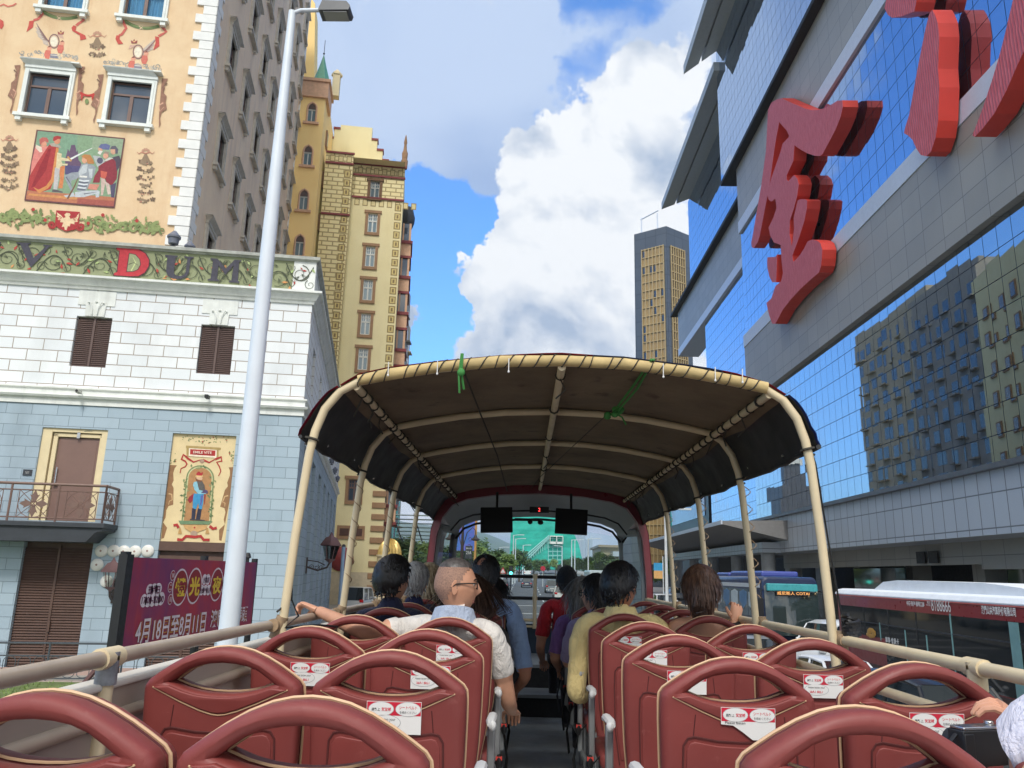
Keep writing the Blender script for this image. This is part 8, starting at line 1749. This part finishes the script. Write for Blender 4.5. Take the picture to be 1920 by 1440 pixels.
b = MB(); a, c = at(1031, 1020, GY), at(1055, 1007, GY); b.box(a.x-o.x, c.x-o.x, -2.5, -.1, a.z-o.z, a.z-o.z+.8); b.box(a.x-o.x, c.x-o.x, -2.5, -.1, c.z-o.z, c.z-o.z+.3)
for k in range(3): x = a.x-o.x+(c.x-a.x)*k/2; b.box(x-.12, x+.12, -2.5, -2.3, a.z-o.z, c.z-o.z)
b.build('white_platform', m_plate, T)
# far towers, beige block, hills
def tower(label, px0, px1, py, Y, rgb, n, storeys=30):
    a, c = at(px0, py, Y), at(px1, py, Y); t = thing('apartment_tower', label, 'building', ((a.x+c.x)/2, Y, gz(Y)), 0, 'pale towers on the horizon'); w = (c.x-a.x)/2; z = a.z-gz(Y)
    b = MB(); b.box(-w, w, 0, 2*w, 0, z); b.box(-w*.5, w*.5, w*.3, w*1.5, z, z*1.04); b.build('wall', cmat('far_tower_%d_%d_%d' % rgb, rgb, rough=.8), t)
    for k in range(n): b = MB(); x = -w+2*w*(k+.3)/n; b.box(x, x+2*w/n*.45, -.3, -.02, z*.03, z*.97); b.build('window_strip', cmat('far_window', (150, 166, 184), rough=.4), t)
for i, (p0, p1, py) in enumerate(((1076, 1083, 1001), (1084, 1090, 996), (1091, 1097, 1003), (1098, 1104, 1010), (1105, 1111, 1006))): tower(['leftmost of the five pale towers right of the netted building', 'tallest of the five pale towers on the horizon', 'middle one of the five pale towers', 'fourth of the five pale towers from the left', 'rightmost of the five pale towers on the horizon'][i], p0, p1, py, 900, (176, 190, 206), 3)
tower('distant tan tower seen through the right quarter window', 1166, 1180, 1008, 600, (176, 150, 130), 3)
T = thing('concert_hall', 'long beige flat-roofed building at the end of the right side', 'building', (at(1185, 1050, 330).x, 330, gz(330))); a, c = at(1126, 1026, 330), at(1250, 1028, 330); o = T.location
b = MB(); b.box(a.x-o.x, c.x-o.x, 0, 40, 0, a.z-o.z); b.build('wall', cmat('beige_hall', (160, 148, 122), rough=.85), T)
a2, c2 = at(1148, 1034, 322), at(1262, 1046, 322); b = MB(); b.box(a2.x-o.x, c2.x-o.x, -10, -.1, c2.z-o.z, a2.z-o.z); b.build('glass_front', glass('hall_glass', (.3, .36, .42), .08), T)
b = MB(); b.box(a.x-o.x-1, c.x-o.x+1, -2, 41, a.z-o.z, a.z-o.z+.9); b.build('roof', cmat('hall_roof', (140, 128, 108)), T)
b = MB(); r = random.Random(9); nx = 70; ny = 12; vs = []
for j in range(ny):
    for i in range(nx):
        x = -1500+2400*i/(nx-1); y = 2300+120*j; env = math.exp(-((x+330)/420)**2)*150+math.exp(-((x+700)/300)**2)*110+20; vs.append((x, y, 4+env*math.sin(math.pi*min(1, (j+.2)/(ny*.5))*.5)*(.85+.3*mnoise.noise(Vector((x*.004, y*.004, 1))))+6*mnoise.noise(Vector((x*.02, y*.02, 4)))))
b.add(vs, [[j*nx+i, j*nx+i+1, (j+1)*nx+i+1, (j+1)*nx+i] for j in range(ny-1) for i in range(nx-1)], 0, True); hl_ = b.build('hills', mat('hill_forest', (.07, .115, .05), .95, var=.4, vs=.02)); hl_['kind'] = 'structure'
# lamp posts, signals, signs along the avenue
m_wl = cmat('white_lamp', (220, 226, 228), rough=.4)
lp = None
for i, (px, pt, Y, lab) in enumerate([(963, 1003, 150, 'taller of the twin white lamp posts left of the avenue centre'), (967, 1010, 158, 'shorter of the twin white lamp posts left of the avenue centre'), (937, 1026, 170, 'white lamp post with a short arm left of the netted building'), (981, 1022, 200, 'white lamp post before the left edge of the scaffolding'), (1054, 1024, 190, 'white lamp post below the white platform'), (1072, 1012, 170, 'white lamp post at the right slope of the netting'), (1078, 1012, 176, 'lamp post just right of the netting slope'), (1103, 1010, 130, 'bright white lamp post before the pale towers'), (1247, 955, 62, 'tall white lamp post between the right canopy posts')]):
    p = at(px, pt, Y); h = p.z-gz(Y); t = thing('street_lamp', lab, 'street lamp', (p.x, Y, gz(Y)), 0, 'white lamp posts along the avenue')
    b = MB(); b.tube([(0, 0, 0), (0, 0, h)], [.14, .09], 8); b.build('pole', m_wl, t); b = MB(); s = 1 if px != 1054 else -1; b.tube([(0, 0, h-.1), (s*.6, 0, h), (s*1.6, 0, h+.05)], .06, 6); b.build('arm', m_wl, t); b = MB(); b.box(s*1.2, s*2.0, -.15, .15, h-.02, h+.12); b.build('lamp_head', m_wl, t)
gl = NT('green_light'); gl.p.inputs['Base Color'].default_value = (0, .3, .25, 1); gl.p.inputs['Emission Color'].default_value = (.1, 1, .8, 1); gl.p.inputs['Emission Strength'].default_value = 2.5
for px, py, Y, lab in ((958, 1074, 120, 'traffic light showing green on the left of the avenue'), (1049, 1074, 110, 'traffic light showing green beside the cap-wearing passenger')):
    p = at(px, py, Y); t = thing('traffic_light', lab, 'traffic light', (p.x, Y, gz(Y)), 0, 'traffic lights at the crossing'); z = p.z-gz(Y)
    b = MB(); b.tube([(0, 0, 0), (0, 0, z+1.1)], .08, 6); b.build('pole', m_black, t); b = MB(); b.box(-.3, .3, -.2, .15, z-.4, z+1.0); b.build('signal_head', m_black, t); b = MB(); b.lathe([(0, -.24), (.24, -.22), (.24, -.2)], (0, 0, z-.05), 12, 0, 'y'); b.build('green_lamp', gl.m, t)
    b = MB()
    for k in (.3, .68): b.lathe([(0, -.22), (.2, -.21), (.2, -.2)], (0, 0, z+k), 10, 0, 'y')
    b.build('dark_lamp', m_dark, t)
p = at(1018, 1066, 140); t = thing('road_sign', 'round red and white road sign in the middle of the avenue', 'road sign', (p.x, 140, gz(140))); z = p.z-gz(140)
b = MB(); b.tube([(0, 0, 0), (0, 0, z)], .06, 6); b.build('pole', m_wl, t); b = MB(); b.lathe([(0, -.1), (.42, -.1), (.42, -.06)], (0, 0, z), 18, 0, 'y'); b.build('sign_disc', m_plate, t); b = MB(); b.lathe([(.30, -.11), (.42, -.11), (.42, -.1)], (0, 0, z), 18, 0, 'y'); b.tube([(-.25, -.12, z-.25), (.25, -.12, z+.25)], .05, 5); b.build('red_ring', m_str, t)
p = at(943, 1070, 120); t = thing('road_sign', 'triangular white road sign with red edge at the left kerb', 'road sign', (p.x, 120, gz(120))); z = p.z-gz(120)
b = MB(); b.tube([(0, 0, 0), (0, 0, z)], .05, 6); b.build('pole', m_wl, t); b = MB(); b.prism([(-.5, -.05, z-.4), (.5, -.05, z-.4), (0, -.05, z+.5)], (0, .03, 0)); b.build('red_border', m_str, t); b = MB(); b.prism([(-.33, -.07, z-.3), (.33, -.07, z-.3), (0, -.07, z+.28)], (0, .02, 0)); b.build('sign_face', m_plate, t)
p = at(1234, 1068, 75); t = thing('street_banner', 'blue and orange banner hanging on a post under the canopy', 'banner', (p.x, 75, gz(75))); z = p.z-gz(75)
b = MB(); b.tube([(.45, 0, 0), (.45, 0, z+1.2)], .05, 6); b.build('pole', m_wl, t); b = MB(); b.box(-.4, .4, -.02, .02, z-.1, z+.6); b.build('upper_cloth', cmat('banner_sky', (60, 160, 210)), t); b = MB(); b.box(-.4, .4, -.02, .02, z-.8, z-.1); b.build('lower_cloth', cmat('banner_orange', (226, 176, 110)), t)
# ornate lamp standard with hanging lanterns, board and purple poster, seen through the left of the windscreen
p = at(868, 990, 62); t = thing('ornate_lamp_post', 'dark ornate lamp post with scrolls and hanging lanterns left of the windscreen', 'lamp post', (p.x, 62, gz(62))); z = p.z-gz(62)
b = MB(); b.lathe([(.3, 0), (.25, .6), (.13, .8), (.11, z*.6), (.13, z*.62), (.09, z), (.05, z+1)], (0, 0, 0), 10); b.build('post', m_iron, t)
b = MB()
for sx in (-1, 1):
    b.tube([(0, 0, z*.75), (sx*.35, 0, z*.95), (sx*.75, 0, z+.05), (sx*.98, 0, z-.15), (sx*1.0, 0, z-.55)], .04, 6)
    for k in range(5): b.tube([(sx*(.35+.12*math.cos(q*.7+k))+sx*.1*k*.6, 0, z*(.55+.08*k)+.14*math.sin(q*.7+k)) for q in range(9)], .022, 5)
b.build('scroll_arm', m_iron, t)
for sx in (-1, 1): b = MB(); b.lathe([(.04, .3), (.09, .2), (.12, .08), (.34, -.08), (.34, -.12), (.2, -.2)], (sx*1.0, 0, z-.75), 10); b.build('lantern', m_iron, t)
p = at(886, 1000, 75); t = thing('advertising_screen', 'large violet and blue poster panel on an orange post', 'poster', (p.x, 75, gz(75))); z = p.z-gz(75)
n = NT('violet_poster'); n.link(n.mix(n.mrange(n.noise(.8, 4, .6), .4, .6), srgb(110, 110, 206), srgb(60, 120, 200)), n.p.inputs['Base Color']); b = MB(); b.box(-1.6, .2, 0, .2, z-1.6, z+1.4); b.build('panel', n.m, t); b = MB(); b.box(.2, .4, -.05, .25, 0, z+1.6); b.box(-1.7, -1.6, 0, .2, 0, z+1.4); b.build('post', cmat('orange_post', (196, 146, 80)), t)
p = at(879, 1034, 58); t = thing('info_board', 'dark information board with pale lettering below the violet poster', 'sign', (p.x, 58, gz(58))); z = p.z-gz(58)
b = MB(); b.box(-.25, .25, 0, .06, z-.5, z+.4); b.tube([(-.2, .03, 0), (-.2, .03, z)], .03, 5); b.tube([(.2, .03, 0), (.2, .03, z)], .03, 5); b.build('board', m_dark, t); b = MB(); fit_text(b, 'BUS', .36, .1, Matrix.Translation((0, -.01, z+.22)) @ Matrix.Rotation(R_(90), 4, 'X')); fit_text(b, '21A', .36, .22, Matrix.Translation((0, -.01, z-.08)) @ Matrix.Rotation(R_(90), 4, 'X')); b.build('board_lettering', m_plate, t)
# awning, dome, red disc and pole by the yellow block
p0, p1 = at(728, 965, 74), at(832, 963, 74); t = thing('glass_awning', 'slatted glass awning on tie rods projecting from the yellow block', 'awning', (p0.x, 74, 0)); o = t.location
m_ga = glass('awning_glass', (.42, .52, .54), .1)
for k in range(7): b = MB(); z = p0.z-k*.32; y = k*1.1; b.box(0, p1.x-p0.x-k*.1, y-.1, y+1.0, z, z+.05); b.build('glass_slat', m_ga, t)
b = MB()
for x in (.4, 2.4, 4.3): b.tube([(x, 0, p0.z-.05), (x, 7, p0.z-2.2)], .06, 5)
for x in (2.0, 3.0): b.tube([(-.4, 1, p0.z+4.2-(x-2)), (x+.6, 1, p0.z)], .05, 5)
b.build('awning_frame', m_dark, t)
p = at(730, 1045, 70); t = thing('golden_dome', 'small golden ribbed dome on a pale base beside the rusticated corner', 'dome', (p.x, 70, gz(70))); r = 1.0; z = p.z-gz(70)
b = MB(); b.lathe([(r*1.05, 0), (r*1.05, z), (r*1.15, z+.05), (r*1.15, z+.2)], (0, 0, 0), 20); b.build('base', m_cream, t)
b = MB(); b.ell((0, 0, z+.2), (r, r, 1.35), 40, 14, 0, lambda p, d: Vector((p.x, p.y, max(0, p.z)))*(1+.05*math.cos(20*math.atan2(d.y, d.x)))); b.build('dome_shell', cmat('dome_gold', (214, 184, 110), rough=.4, metal=.3), t)
u_, z_ = Lp(640, 1048, 43.05); b = MB(); b.lathe([(0, -.35), (.5, -.3), (.95, -.1), (1.05, 0)], (0, 0, 0), 24, 0, 'y'); o = b.build('red_roundel', cmat('roundel_red', (140, 52, 50), rough=.6)); o.location = WM @ Vector((u_, 43.05, z_)); o.rotation_euler = (0, 0, R_(9)); tag(o, 'large round dark red disc on the yellow wall by the side street', 'sign')
p = at(642, 1060, 40); t = thing('sign_pole', 'slim pale blue pole standing by the side street entrance', 'pole', (p.x, 40, .1)); b = MB(); b.tube([(0, 0, 0), (0, 0, 4.6)], .09, 8); b.build('pole', cmat('pale_blue_paint', (150, 176, 204)), t); b = MB(); b.lathe([(.09, 4.6), (.12, 4.62), (.05, 4.72)], (0, 0, 0), 8); b.build('cap', m_dark, t)
# blocks further along the left street: hidden directly, mirrored in the glass facade
def mirrored(label, x, y, w, d, h, m, cols, rows, wm):
    t = thing('apartment_block', label, 'building', (x, y, 0), R_(1))
    b = MB(); b.box(-w, 0, 0, d, 0, h); b.build('wall', m, t)
    b = MB()
    for i in range(cols):
        for k in range(rows): yy = d*(i+.25)/cols; zz = 5+(h-7)*k/rows; b.box(-.02, .03, yy, yy+d/cols*.5, zz, zz+(h-7)/rows*.62)
    b.build('windows', wm, t)
    b = MB()
    for i in range(cols):
        for k in range(rows):
            if (i*3+k) % 2 == 0: yy = d*(i+.15)/cols; zz = 5+(h-7)*k/rows; b.box(0, .7, yy, yy+d/cols*.62, zz-.35, zz-.12)
    b.build('balconies', m, t)
mirrored('grey-beige apartment block mirrored in the glass building', -19.2, 101, 14, 20, 47, stucco('grey_beige_stucco', srgb(160, 156, 148), srgb(146, 142, 136), srgb(120, 118, 114)), 6, 13, glass('dim_pane', (.03, .035, .04), .2))
mirrored('beige corner block mirrored in the glass building', -23.6, 122, 14, 30, 51, stucco('beige_stucco', srgb(186, 174, 150), srgb(172, 160, 138), srgb(146, 136, 118)), 7, 13, glass('dim_pane'))
T = thing('office_tower', 'slim dark tower mirrored in the lower glass wall', 'building', (-86, 372, gz(372))); b = MB(); b.box(-9, 9, 0, 14, 0, 42); b.box(-4, 5, 2, 10, 42, 52); b.build('wall', tiles('dark_tower', srgb(90, 92, 98), srgb(80, 82, 88), srgb(60, 62, 68), 2, 3, .4, .1, .2, 'xz'), T); b = MB(); b.box(-5, 6, 1, 2, 52, 55); b.build('roof_sign', m_plate, T)
# side facade of the yellow block that the mirror shows
b = MB(); yb = [c for c in bpy.data.objects if c.name.startswith('gabled_block')][0]
for k in range(9):
    for i in range(5):
        z = 6+k*3.75; yy = 9.5+i*4.0; w = MB(); w.box(2.25, 2.42, yy, yy+1.5, z, z+2.0); f = w.build('window', m_tan, yb); w = MB(); w.box(2.3, 2.45, yy+.2, yy+1.3, z+.2, z+1.8); w.build('pane', glass('dim_pane'), f)
# ================================================================ AIR
b = MB(); b.box(-2900, 2900, -200, 3900, -1.5, 330)
o = b.build('haze', mat('haze_air', (1, 1, 1))); o['kind'] = 'stuff'
hm = o.data.materials[0]; N = hm.node_tree.nodes; L = hm.node_tree.links
for n in list(N):
    if n.type != 'OUTPUT_MATERIAL': N.remove(n)
v = N.new('ShaderNodeVolumePrincipled'); v.inputs['Density'].default_value = .00022; v.inputs['Color'].default_value = (.86, .93, 1, 1); v.inputs['Anisotropy'].default_value = .2
L.new(v.outputs[0], [n for n in N if n.type == 'OUTPUT_MATERIAL'][0].inputs['Volume'])
